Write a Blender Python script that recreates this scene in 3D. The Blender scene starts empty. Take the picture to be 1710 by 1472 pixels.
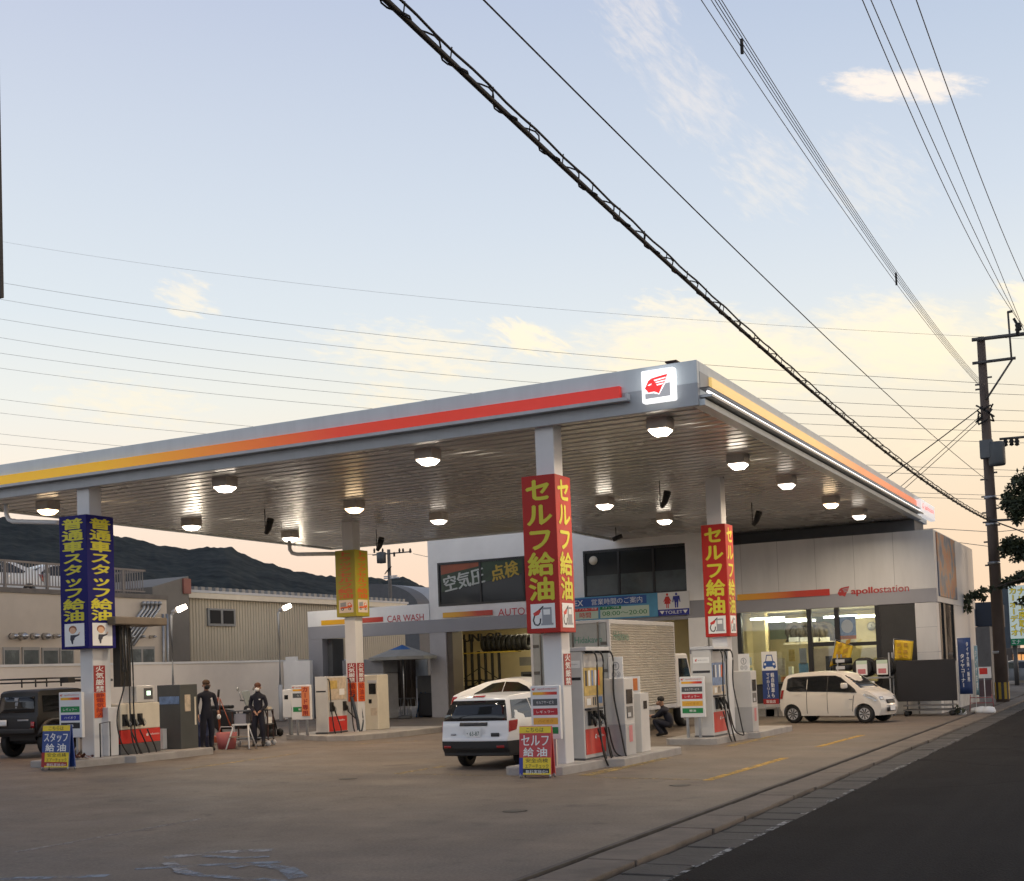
import bpy, bmesh, math, random
from mathutils import Vector, Matrix
R = math.radians
random.seed(7)
S_ = bpy.context.scene
COL = S_.collection

# ------------------------------------------------------------------ camera
IW, IH = 1710.0, 1472.0
CAMH = 1.9
FPX, PITCH, ROLL, YAW, PPX, PPY = 2113.29, 0.0477391, 0.0376391, 0.4700959, 855.0, 1017.314
_fwd = Vector((-math.sin(YAW) * math.cos(PITCH), math.cos(YAW) * math.cos(PITCH), math.sin(PITCH)))
_r0 = Vector((math.cos(YAW), math.sin(YAW), 0))
_u0 = _r0.cross(_fwd)
_r = _r0 * math.cos(ROLL) - _u0 * math.sin(ROLL)
_u = _r0 * math.sin(ROLL) + _u0 * math.cos(ROLL)
cd = bpy.data.cameras.new('camera')
cam = bpy.data.objects.new('camera', cd)
COL.objects.link(cam)
M = Matrix(((_r.x, _u.x, -_fwd.x, 0), (_r.y, _u.y, -_fwd.y, 0), (_r.z, _u.z, -_fwd.z, CAMH), (0, 0, 0, 1)))
cam.matrix_world = M
cd.sensor_width = 36
cd.lens = 36 * FPX / IW
cd.shift_x = (IW / 2 - PPX) / IW
cd.shift_y = (PPY - IH / 2) / IW
cd.clip_end = 6000
cd.clip_start = 0.1
S_.camera = cam

# ------------------------------------------------------------------ world: dusk sky
def lin(c):
    f = lambda v: v / 12.92 if v <= 0.04045 else ((v + 0.055) / 1.055) ** 2.4
    return tuple(f(v / 255.0) for v in c)
W = bpy.data.worlds.new('World')
S_.world = W
W.use_nodes = True
nt = W.node_tree
nt.nodes.clear()
def N(tree, t, **kw):
    n = tree.nodes.new(t)
    for k, v in kw.items():
        setattr(n, k, v)
    return n
def mth(op, a, b=None, c=None, clamp=False, tree=None):
    tree = tree or nt
    n = N(tree, 'ShaderNodeMath', operation=op, use_clamp=clamp)
    for i, v in enumerate((a, b, c)):
        if v is None:
            continue
        if isinstance(v, (int, float)):
            n.inputs[i].default_value = v
        else:
            tree.links.new(v, n.inputs[i])
    return n.outputs[0]
def ramp(tree, fac, stops):
    n = N(tree, 'ShaderNodeValToRGB')
    e = n.color_ramp.elements
    while len(e) < len(stops):
        e.new(0.5)
    for el, (p, c) in zip(e, stops):
        el.position = p
        el.color = (*c, 1)
    if fac is not None:
        tree.links.new(fac, n.inputs[0])
    return n.outputs[0]
def mix(tree, fac, a, b, mode='MIX'):
    n = N(tree, 'ShaderNodeMix', data_type='RGBA', blend_type=mode)
    for i, v in ((0, fac), (6, a), (7, b)):
        if isinstance(v, (int, float)):
            n.inputs[i].default_value = v
        elif isinstance(v, tuple):
            n.inputs[i].default_value = (*v, 1)
        else:
            tree.links.new(v, n.inputs[i])
    return n.outputs[2]
tc = N(nt, 'ShaderNodeTexCoord')
sep = N(nt, 'ShaderNodeSeparateXYZ')
nt.links.new(tc.outputs['Generated'], sep.inputs[0])
dx, dy, dz = sep.outputs
hyp = mth('SQRT', mth('ADD', mth('MULTIPLY', dx, dx), mth('MULTIPLY', dy, dy)))
az = mth('ARCTAN2', dx, dy)                       # 0 = +Y, negative to the left
el = mth('ARCTAN2', dz, hyp)
sky_l = ramp(nt, mth('MULTIPLY', el, 1.6, clamp=True), [(0.0, lin((240, 208, 190))), (0.12, lin((243, 214, 196))), (0.25, lin((243, 231, 215))), (0.34, lin((231, 232, 227))), (0.44, lin((216, 224, 230))), (0.58, lin((205, 214, 226))), (0.78, lin((189, 198, 218))), (0.9, lin((176, 188, 214))), (1.0, lin((128, 136, 158)))])
sky_r = ramp(nt, mth('MULTIPLY', el, 1.6, clamp=True), [(0.0, lin((236, 206, 178))), (0.14, lin((238, 212, 184))), (0.26, lin((240, 224, 198))), (0.36, lin((233, 229, 214))), (0.43, lin((216, 222, 227))), (0.54, lin((202, 212, 225))), (0.76, lin((179, 193, 215))), (0.88, lin((166, 182, 211))), (1.0, lin((126, 135, 158)))])
azf = mth('MULTIPLY_ADD', az, 1.25, 1.05, clamp=True)
sky = mix(nt, azf, sky_l, sky_r)
# the eastern sky behind the viewer is blue grey by now
back = mth('MULTIPLY_ADD', mth('DIVIDE', dy, mth('ADD', hyp, 0.001)), -1.4, 0.1, clamp=True)
sky = mix(nt, back, sky, ramp(nt, mth('MULTIPLY', el, 1.6, clamp=True), [(0.0, lin((228, 229, 236))), (0.4, lin((226, 232, 242))), (0.75, lin((204, 213, 230))), (1.0, lin((128, 136, 158)))]))
# afterglow low in the west, out of the frame to the right
glow = mth('MULTIPLY', mth('SUBTRACT', 1.0, mth('DIVIDE', mth('ABSOLUTE', mth('SUBTRACT', az, 1.05)), 0.75), clamp=True), mth('SUBTRACT', 1.0, mth('MULTIPLY', el, 1.1), clamp=True))
sky = mix(nt, mth('MULTIPLY', glow, 1.0, clamp=True), sky, (1.55, 1.22, 0.88))
# clouds: rotated ellipses in (azimuth, elevation), broken up by noise
def px_dir(x, y):
    return (_r * (x - PPX) / FPX - _u * (y - PPY) / FPX + _fwd)
seed = 0
def cloud(x0, y0, x1, y1, half, gain, sharp=1.3, lo=0.12, rag=3.0):
    # a streak between two directions of the sky
    a, b = px_dir(x0, y0), px_dir(x1, y1)
    A = (math.atan2(a.x, a.y), math.atan2(a.z, math.hypot(a.x, a.y)))
    B = (math.atan2(b.x, b.y), math.atan2(b.z, math.hypot(b.x, b.y)))
    cx, cy = (A[0] + B[0]) / 2, (A[1] + B[1]) / 2
    ln = math.hypot(B[0] - A[0], B[1] - A[1]) / 2
    ux, uy = (B[0] - A[0]) / ln / 2, (B[1] - A[1]) / ln / 2
    hw = half / FPX
    p, q = mth('SUBTRACT', az, cx), mth('SUBTRACT', el, cy)
    s = mth('DIVIDE', mth('ADD', mth('MULTIPLY', p, ux), mth('MULTIPLY', q, uy)), ln * 0.5)
    t = mth('DIVIDE', mth('SUBTRACT', mth('MULTIPLY', q, ux), mth('MULTIPLY', p, uy)), hw * 0.5)
    d2 = mth('ADD', mth('MULTIPLY', s, s), mth('MULTIPLY', t, t))
    global seed
    seed += 1
    env = mth('SUBTRACT', 1.0, d2)
    vec = N(nt, 'ShaderNodeCombineXYZ')
    nt.links.new(mth('MULTIPLY_ADD', s, ln * 26.0, seed * 7.3), vec.inputs[0])
    nt.links.new(mth('ADD', mth('MULTIPLY', t, hw * 80.0), mth('MULTIPLY', s, 0.4)), vec.inputs[1])
    nz = N(nt, 'ShaderNodeTexNoise')
    nz.inputs['Scale'].default_value = 1.0
    nz.inputs['Detail'].default_value = 7
    nz.inputs['Roughness'].default_value = 0.62
    nz.inputs['Distortion'].default_value = 0.35
    nt.links.new(vec.outputs[0], nz.inputs['Vector'])
    v = mth('ADD', mth('MULTIPLY', mth('SUBTRACT', nz.outputs[0], 0.5), rag), mth('MULTIPLY', env, 0.75))
    v = mth('MULTIPLY', mth('SUBTRACT', v, lo), sharp, clamp=True)
    sm = N(nt, 'ShaderNodeMapRange', interpolation_type='SMOOTHSTEP')
    nt.links.new(v, sm.inputs['Value'])
    return mth('MULTIPLY', sm.outputs[0], gain)
cl = None
for args in ((1240, 126, 1790, 148, 52, 0.95, 1.3, -0.08, 1.7), (930, -80, 1210, 160, 130, 0.42, 0.8, 0.0, 3.0), (980, 10, 1330, 300, 130, 0.45, 0.7, -0.04, 2.6), (1120, 190, 1440, 390, 140, 0.42, 0.7, 0.0), (1240, 170, 1680, 420, 150, 0.34, 0.7, 0.0),
             (730, 500, 1040, 628, 62, 0.9, 1.3, 0.0, 2.2), (740, 560, 1680, 612, 150, 0.95, 0.9, -0.3, 1.8), (1200, 525, 1850, 605, 140, 0.9, 0.9, -0.25, 1.8), (1590, 488, 1840, 534, 90, 0.85, 1.1, -0.1), (940, 490, 1340, 565, 80, 0.7, 1.0, -0.05),
             (340, 550, 1040, 612, 100, 0.65, 0.8, -0.18), (200, 465, 430, 530, 75, 0.6, 1.1, 0.02), (1360, 770, 1800, 705, 80, 0.4), (-120, 640, 520, 695, 90, 0.5, 0.8, -0.05), (480, 640, 820, 690, 70, 0.45)):
    c = cloud(*args)
    cl = c if cl is None else mth('MAXIMUM', cl, c)
ccol = ramp(nt, mth('MULTIPLY', el, 1.6, clamp=True), [(0.0, lin((250, 216, 188))), (0.3, lin((252, 236, 204))), (0.42, lin((254, 241, 214))), (0.62, lin((250, 238, 226))), (0.8, lin((248, 236, 226)))])
sky = mix(nt, cl, sky, ccol)
nish = N(nt, 'ShaderNodeTexSky', sky_type='NISHITA', sun_disc=False)
nish.sun_elevation = R(2.0)
nish.sun_rotation = R(38)
nish.air_density = 1.2
bg1 = N(nt, 'ShaderNodeBackground')
bg1.inputs[1].default_value = 0.85
nt.links.new(sky, bg1.inputs[0])
bg2 = N(nt, 'ShaderNodeBackground')
bg2.inputs[1].default_value = 0.02
nt.links.new(nish.outputs[0], bg2.inputs[0])
ads = N(nt, 'ShaderNodeAddShader')
nt.links.new(bg1.outputs[0], ads.inputs[0])
nt.links.new(bg2.outputs[0], ads.inputs[1])
wo = N(nt, 'ShaderNodeOutputWorld')
nt.links.new(ads.outputs[0], wo.inputs[0])
sd = bpy.data.lights.new('sun', 'SUN')
sd.energy = 0.25
sd.angle = R(12)
sd.color = (1.0, 0.78, 0.55)
sun = bpy.data.objects.new('sun', sd)
COL.objects.link(sun)
sun.rotation_euler = Vector((-math.sin(R(38)) * math.cos(R(4)), -math.cos(R(38)) * math.cos(R(4)), -math.sin(R(4)))).to_track_quat('-Z', 'Y').to_euler()
S_.view_settings.view_transform = 'Standard'
S_.view_settings.look = 'None'
S_.view_settings.exposure = 0.35
S_.view_settings.gamma = 1.0
S_.view_settings.use_curve_mapping = False
S_.render.engine = 'CYCLES'
S_.cycles.max_bounces = 5
S_.cycles.use_adaptive_sampling = True
S_.cycles.adaptive_threshold = 0.03
S_.cycles.sample_clamp_indirect = 4.0
S_.cycles.use_denoising = True

# ------------------------------------------------------------------ reading positions off the photograph
def gz(x):
    return 0.012 * max(0.0, -x - 10.0)            # the forecourt falls 1.2 % towards the road
def atY(x, y, Y):
    d = px_dir(x, y); t = Y / d.y
    return t * d.x, CAMH + t * d.z
def atX(x, y, X):
    d = px_dir(x, y); t = X / d.x
    return t * d.y, CAMH + t * d.z
def atZ(x, y, z):
    d = px_dir(x, y); t = (z - CAMH) / d.z
    return t * d.x, t * d.y
def onG(x, y):
    z = 0.0
    for _ in range(25):
        X, Y = atZ(x, y, z); z = gz(X)
    return X, Y

# ------------------------------------------------------------------ materials
MATS = {}
def pbr(name, col, rough=0.5, metal=0.0, var=0.10, scale=2.5, bump=0.0, bscale=30.0, emit=0.0, ecol=None, coat=0.0, spec=0.5, stretch=None):
    if name in MATS:
        return MATS[name]
    m = bpy.data.materials.new(name)
    m.use_nodes = True
    t = m.node_tree
    b = t.nodes['Principled BSDF']
    b.inputs['Roughness'].default_value = rough
    b.inputs['Metallic'].default_value = metal
    b.inputs['Specular IOR Level'].default_value = spec
    b.inputs['Coat Weight'].default_value = coat
    b.inputs['Coat Roughness'].default_value = 0.06
    b.inputs['Base Color'].default_value = (*col, 1)
    if var > 0:
        co = N(t, 'ShaderNodeTexCoord')
        n = N(t, 'ShaderNodeTexNoise')
        n.inputs['Scale'].default_value = scale
        n.inputs['Detail'].default_value = 5
        n.inputs['Roughness'].default_value = 0.62
        src = co.outputs['Object']
        if stretch:
            mp = N(t, 'ShaderNodeMapping')
            mp.inputs['Scale'].default_value = stretch
            t.links.new(src, mp.inputs[0]); src = mp.outputs[0]
        t.links.new(src, n.inputs['Vector'])
        c = ramp(t, n.outputs[0], [(0.28, tuple(v * (1 - var * 1.6) for v in col)), (0.55, col), (0.78, tuple(min(1, v * (1 + var)) for v in col))])
        t.links.new(c, b.inputs['Base Color'])
        t.links.new(mth('MULTIPLY_ADD', n.outputs[0], 0.25, rough - 0.12, clamp=True, tree=t), b.inputs['Roughness'])
        if bump > 0:
            n2 = N(t, 'ShaderNodeTexNoise')
            n2.inputs['Scale'].default_value = bscale
            n2.inputs['Detail'].default_value = 4
            t.links.new(src, n2.inputs['Vector'])
            bp = N(t, 'ShaderNodeBump')
            bp.inputs['Strength'].default_value = bump
            bp.inputs['Distance'].default_value = 0.02
            t.links.new(n2.outputs[0], bp.inputs['Height'])
            t.links.new(bp.outputs[0], b.inputs['Normal'])
    if emit > 0:
        b.inputs['Emission Color'].default_value = (*(ecol or col), 1)
        b.inputs['Emission Strength'].default_value = emit
    MATS[name] = m
    return m
def glass(name, tint=(0.9, 0.95, 0.95), refl=0.12):
    if name in MATS:
        return MATS[name]
    m = bpy.data.materials.new(name)
    m.use_nodes = True
    t = m.node_tree
    t.nodes.clear()
    tr = N(t, 'ShaderNodeBsdfTransparent')
    tr.inputs[0].default_value = (*tint, 1)
    gl = N(t, 'ShaderNodeBsdfGlossy')
    gl.inputs['Roughness'].default_value = 0.03
    lw = N(t, 'ShaderNodeLayerWeight')
    lw.inputs[0].default_value = 0.35
    f = mth('MULTIPLY_ADD', lw.outputs['Fresnel'], 0.6, refl * 0.5, clamp=True, tree=t)
    ms = N(t, 'ShaderNodeMixShader')
    t.links.new(f, ms.inputs[0]); t.links.new(tr.outputs[0], ms.inputs[1]); t.links.new(gl.outputs[0], ms.inputs[2])
    o = N(t, 'ShaderNodeOutputMaterial')
    t.links.new(ms.outputs[0], o.inputs[0])
    MATS[name] = m
    return m
def gradient(name, stops, axis, a, b, emit=0.0, rough=0.35):
    """a printed band that runs through several colours along one object axis from a to b"""
    m = bpy.data.materials.new(name)
    m.use_nodes = True
    t = m.node_tree
    bs = t.nodes['Principled BSDF']
    bs.inputs['Roughness'].default_value = rough
    co = N(t, 'ShaderNodeTexCoord'); s = N(t, 'ShaderNodeSeparateXYZ')
    t.links.new(co.outputs['Object'], s.inputs[0])
    f = mth('DIVIDE', mth('SUBTRACT', s.outputs[axis], a, tree=t), b - a, clamp=True, tree=t)
    c = ramp(t, f, stops)
    t.links.new(c, bs.inputs['Base Color'])
    if emit:
        t.links.new(c, bs.inputs['Emission Color'])
        bs.inputs['Emission Strength'].default_value = emit
    return m

# ------------------------------------------------------------------ mesh building
class MB:
    def __init__(self):
        self.bm = bmesh.new(); self.mats = []
    def mi(self, m):
        if m not in self.mats:
            self.mats.append(m)
        return self.mats.index(m)
    def face(self, pts, m):
        vs = [self.bm.verts.new(p) for p in pts]
        f = self.bm.faces.new(vs); f.material_index = self.mi(m)
        return f
    def box(self, x0, x1, y0, y1, z0, z1, m):
        x0, x1 = sorted((x0, x1)); y0, y1 = sorted((y0, y1)); z0, z1 = sorted((z0, z1))
        v = [self.bm.verts.new((x, y, z)) for z in (z0, z1) for y in (y0, y1) for x in (x0, x1)]
        k = self.mi(m)
        for q in ((0, 2, 3, 1), (4, 5, 7, 6), (0, 1, 5, 4), (2, 6, 7, 3), (0, 4, 6, 2), (1, 3, 7, 5)):
            self.bm.faces.new([v[i] for i in q]).material_index = k
        return self
    def tube(self, pts, r, m, n=8, r1=None, cap=True):
        pts = [Vector(p) for p in pts]; k = self.mi(m); rings = []
        r1 = r if r1 is None else r1
        up = Vector((0, 0, 1))
        for i, p in enumerate(pts):
            d = (pts[min(i + 1, len(pts) - 1)] - pts[max(i - 1, 0)]).normalized()
            a = d.cross(up)
            if a.length < 1e-3:
                a = d.cross(Vector((1, 0, 0)))
            a.normalize(); b = d.cross(a)
            rr = r + (r1 - r) * i / max(1, len(pts) - 1)
            rings.append([self.bm.verts.new(p + a * rr * math.cos(2 * math.pi * j / n) + b * rr * math.sin(2 * math.pi * j / n)) for j in range(n)])
        for i in range(len(rings) - 1):
            for j in range(n):
                f = self.bm.faces.new((rings[i][j], rings[i][(j + 1) % n], rings[i + 1][(j + 1) % n], rings[i + 1][j])); f.material_index = k; f.smooth = n > 5
        if cap:
            for rg in (rings[0], rings[-1]):
                self.bm.faces.new(rg).material_index = k
        return self
    def prism(self, poly, axis, a, b, m):
        """polygon of 2-D points extruded along axis 'x' (poly is y,z), 'y' (x,z) or 'z' (x,y)"""
        P = {'x': lambda p, t: (t, p[0], p[1]), 'y': lambda p, t: (p[0], t, p[1]), 'z': lambda p, t: (p[0], p[1], t)}[axis]
        k = self.mi(m)
        va = [self.bm.verts.new(P(p, a)) for p in poly]; vb = [self.bm.verts.new(P(p, b)) for p in poly]
        n = len(poly)
        self.bm.faces.new(va).material_index = k
        self.bm.faces.new(vb[::-1]).material_index = k
        for i in range(n):
            self.bm.faces.new((va[i], va[(i + 1) % n], vb[(i + 1) % n], vb[i])).material_index = k
        return self
    def lathe(self, prof, c, m, n=16, axis='z', smooth=True, cap=True):
        k = self.mi(m); rings = []
        for r, z in prof:
            ring = []
            for j in range(n):
                a = 2 * math.pi * j / n; u, v = r * math.cos(a), r * math.sin(a)
                p = {'z': (u, v, z), 'y': (u, z, v), 'x': (z, u, v)}[axis]
                ring.append(self.bm.verts.new((c[0] + p[0], c[1] + p[1], c[2] + p[2])))
            rings.append(ring)
        for i in range(len(rings) - 1):
            for j in range(n):
                f = self.bm.faces.new((rings[i][j], rings[i][(j + 1) % n], rings[i + 1][(j + 1) % n], rings[i + 1][j])); f.material_index = k; f.smooth = smooth
        for rg in (rings[0], rings[-1]) if cap else ():
            if (rg[0].co - rg[1].co).length > 1e-5:
                self.bm.faces.new(rg).material_index = k
        return self
    def ball(self, c, r, m, seg=12, rings=8):
        mat = Matrix.Translation(c) @ Matrix.Diagonal((*((r, r, r) if isinstance(r, (int, float)) else r), 1))
        g = bmesh.ops.create_uvsphere(self.bm, u_segments=seg, v_segments=rings, radius=1.0, matrix=mat)
        k = self.mi(m)
        for f in {f for v in g['verts'] for f in v.link_faces}:
            f.material_index = k; f.smooth = True
        return self
    def _ink(self, vs, fs, m, c, right, up, w, h, off, bold):
        right, up, c = Vector(right), Vector(up), Vector(c)
        nrm = right.cross(up); k = self.mi(m)
        b = bold * 0.75
        for q, (bx_, by_) in enumerate(((0, 0), (b, 0), (-b, 0), (0, b), (0, -b)) if bold > 0.006 else ((0, 0),)):
            nv = [self.bm.verts.new(c + right * ((x - 0.5 + bx_) * w) + up * ((y - 0.5 + by_) * h) + nrm * (off + 0.0005 * q)) for x, y in vs]
            for f in fs:
                try:
                    self.bm.faces.new([nv[i] for i in f]).material_index = k
                except ValueError:
                    pass
        return self
    def text(self, body, m, c, right, up, w, h, off=0.004, bold=0.0, spacing=1.0):
        vs, fs, asp = glyphs(body, False)
        s_ = 1.0 / max(1.0, asp)
        return self._ink(vs, fs, m, c, right, up, w, h, off, bold * s_)
    def char(self, ch, m, c, right, up, w, h, off=0.004, bold=0.0):
        vs, fs, _ = glyphs(ch, True)
        if ch in 'ー～':
            vs = [(y, 1 - x) for x, y in vs]
        return self._ink(vs, fs, m, c, right, up, w, h, off, bold)
    def sign(self, pts, m, c, right, up, w, h, off=0.003):
        """flat polygon printed on a board, points in 0..1 of its width and height"""
        right, up, c = Vector(right), Vector(up), Vector(c)
        nrm = right.cross(up)
        self.face([c + right * ((x - 0.5) * w) + up * ((y - 0.5) * h) + nrm * off for x, y in pts], m)
        return self
    def build(self, name, parent=None, world=False, bevel=0.0, smooth=False, label=None, loc=None, fix=True):
        if fix:
            bmesh.ops.recalc_face_normals(self.bm, faces=[f for f in self.bm.faces])
        me = bpy.data.meshes.new(name)
        if world and parent is not None:
            bmesh.ops.transform(self.bm, matrix=ROOTM[parent.name].inverted(), verts=self.bm.verts)
        if loc is not None:
            bmesh.ops.translate(self.bm, vec=-Vector(loc), verts=self.bm.verts)
        if smooth:
            for f in self.bm.faces:
                f.smooth = True
        self.bm.to_mesh(me); self.bm.free()
        for m in self.mats:
            me.materials.append(m)
        o = bpy.data.objects.new(name, me)
        COL.objects.link(o)
        if parent is not None:
            o.parent = parent
        if loc is not None:
            o.location = loc
        if bevel:
            b = o.modifiers.new('bevel', 'BEVEL'); b.width = bevel; b.segments = 2; b.limit_method = 'ANGLE'; b.angle_limit = R(40)
        if label:
            o['label'] = label
        return o
ROOTM = {}
def thing(name, label, cat, loc=(0, 0, 0), rz=0.0, group=None):
    o = bpy.data.objects.new(name, None)
    o.empty_display_size = 0.2
    COL.objects.link(o)
    o.location = loc; o.rotation_euler = (0, 0, rz)
    o['label'] = label; o['category'] = cat
    if group:
        o['group'] = group
    ROOTM[o.name] = Matrix.Translation(loc) @ Matrix.Rotation(rz, 4, 'Z')
    return o
def tag(o, label, cat, group=None):
    o['label'] = label; o['category'] = cat
    if group:
        o['group'] = group
    return o
def structure(o):
    o['kind'] = 'structure'
    return o
_gl = {}
def glyphs(body, em):
    """outline of a word in its bounding box, or of one character in its em square"""
    key = (body, em)
    if key in _gl:
        return _gl[key]
    c = bpy.data.curves.new('lettering', 'FONT')
    c.body = body; c.align_x = 'CENTER'; c.resolution_u = 3; c.fill_mode = 'FRONT'
    o = bpy.data.objects.new('lettering', c)
    COL.objects.link(o)
    dg = bpy.context.evaluated_depsgraph_get()
    me = bpy.data.meshes.new_from_object(o.evaluated_get(dg))
    bpy.data.objects.remove(o); bpy.data.curves.remove(c)
    xs = [v.co.x for v in me.vertices]; ys = [v.co.y for v in me.vertices]
    x0, x1, y0, y1 = (-0.5, 0.5, -0.12, 0.88) if em else (min(xs), max(xs), min(ys), max(ys))
    vs = [((v.co.x - x0) / (x1 - x0), (v.co.y - y0) / (y1 - y0)) for v in me.vertices]
    fs = [tuple(p.vertices) for p in me.polygons]
    bpy.data.meshes.remove(me)
    _gl[key] = (vs, fs, (x1 - x0) / (y1 - y0))
    return _gl[key]
XR, YR, ZU = (1, 0, 0), (0, 1, 0), (0, 0, 1)

# common materials
WHITE = pbr('white_paint', (0.72, 0.72, 0.71), 0.45, var=0.05, scale=0.8)
WALLW = pbr('white_wall_paint', (0.86, 0.85, 0.83), 0.7, var=0.09, scale=0.5)
GREY = pbr('grey_paint', (0.33, 0.33, 0.36), 0.45, var=0.06)
LGREY = pbr('light_grey_paint', (0.52, 0.53, 0.55), 0.45, var=0.06)
DGREY = pbr('dark_grey_paint', (0.09, 0.092, 0.095), 0.5, var=0.1)
BLACK = pbr('black_rubber', (0.012, 0.012, 0.012), 0.6, var=0.15)
BLACKG = pbr('black_gloss', (0.012, 0.012, 0.013), 0.2, var=0.05)
STEEL = pbr('galvanised_steel', (0.42, 0.43, 0.44), 0.4, metal=0.8, var=0.12)
RED = pbr('red_print', (0.60, 0.035, 0.025), 0.4, var=0.05)
DRED = pbr('dark_red_print', (0.33, 0.02, 0.02), 0.45, var=0.05)
ORANGE = pbr('orange_print', (0.75, 0.12, 0.02), 0.45, var=0.05)
YEL = pbr('yellow_print', (0.80, 0.60, 0.03), 0.45, var=0.05)
BLUE = pbr('blue_print', (0.02, 0.03, 0.28), 0.4, var=0.06)
GREEN = pbr('green_print', (0.01, 0.22, 0.06), 0.45, var=0.05)
WPRINT = pbr('white_print', (0.80, 0.80, 0.78), 0.5, var=0.0)
BPRINT = pbr('black_print', (0.02, 0.02, 0.025), 0.5, var=0.0)
GPRINT = pbr('grey_print', (0.30, 0.31, 0.33), 0.5, var=0.0)
CREAM = pbr('cream_paint', (0.66, 0.60, 0.48), 0.4, var=0.06)
GRADH = [(0.0, (0.80, 0.42, 0.02)), (0.35, (0.78, 0.40, 0.02)), (0.6, (0.75, 0.10, 0.02)), (0.8, (0.55, 0.03, 0.02)), (1.0, (0.50, 0.025, 0.02))]

# ------------------------------------------------------------------ ground
def concrete_mat():
    m = bpy.data.materials.new('forecourt_concrete')
    m.use_nodes = True
    t = m.node_tree; b = t.nodes['Principled BSDF']
    co = N(t, 'ShaderNodeTexCoord')
    def noise(scale, detail, vec=None, rough=0.6):
        n = N(t, 'ShaderNodeTexNoise'); n.inputs['Scale'].default_value = scale; n.inputs['Detail'].default_value = detail; n.inputs['Roughness'].default_value = rough
        t.links.new(vec or co.outputs['Object'], n.inputs['Vector']); return n.outputs[0]
    mp = N(t, 'ShaderNodeMapping'); mp.inputs['Rotation'].default_value = (0, 0, R(-28)); mp.inputs['Scale'].default_value = (0.10, 0.75, 1)
    t.links.new(co.outputs['Object'], mp.inputs[0])
    mp2 = N(t, 'ShaderNodeMapping'); mp2.inputs['Rotation'].default_value = (0, 0, R(20)); mp2.inputs['Scale'].default_value = (0.9, 0.07, 1)
    t.links.new(co.outputs['Object'], mp2.inputs[0])
    c = ramp(t, noise(0.35, 6), [(0.3, (0.112, 0.087, 0.067)), (0.55, (0.150, 0.119, 0.091)), (0.75, (0.182, 0.146, 0.112))])
    c = mix(t, ramp(t, noise(1.0, 5, mp.outputs[0]), [(0.42, (0, 0, 0)), (0.70, (0.75, 0.75, 0.75))]), c, (0.10, 0.085, 0.076))
    c = mix(t, ramp(t, noise(1.0, 4, mp2.outputs[0]), [(0.50, (0, 0, 0)), (0.78, (0.55, 0.55, 0.55))]), c, (0.085, 0.073, 0.066))
    c = mix(t, ramp(t, noise(28.0, 4), [(0.40, (0, 0, 0)), (0.72, (0.5, 0.5, 0.5))]), c, (0.25, 0.21, 0.17))
    c = mix(t, ramp(t, noise(3.2, 7, None, 0.7), [(0.58, (0, 0, 0)), (0.68, (0.6, 0.6, 0.6))]), c, (0.080, 0.066, 0.056))
    c = mix(t, ramp(t, noise(0.9, 3, None, 0.5), [(0.66, (0, 0, 0)), (0.74, (0.6, 0.6, 0.6))]), c, (0.06, 0.05, 0.044))
    t.links.new(c, b.inputs['Base Color'])
    t.links.new(mth('MULTIPLY_ADD', noise(0.8, 5), 0.5, 0.42, clamp=True, tree=t), b.inputs['Roughness'])
    b.inputs['Specular IOR Level'].default_value = 0.35
    bp = N(t, 'ShaderNodeBump'); bp.inputs['Strength'].default_value = 0.35; bp.inputs['Distance'].default_value = 0.01
    t.links.new(noise(45, 4), bp.inputs['Height']); t.links.new(bp.outputs[0], b.inputs['Normal'])
    return m
CONC = concrete_mat()
CONC2 = pbr('kerb_concrete', (0.165, 0.133, 0.104), 0.8, var=0.28, scale=1.6, bump=0.4)
CONC3 = pbr('gutter_concrete', (0.068, 0.061, 0.053), 0.8, var=0.3, scale=2.2, bump=0.5)
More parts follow.
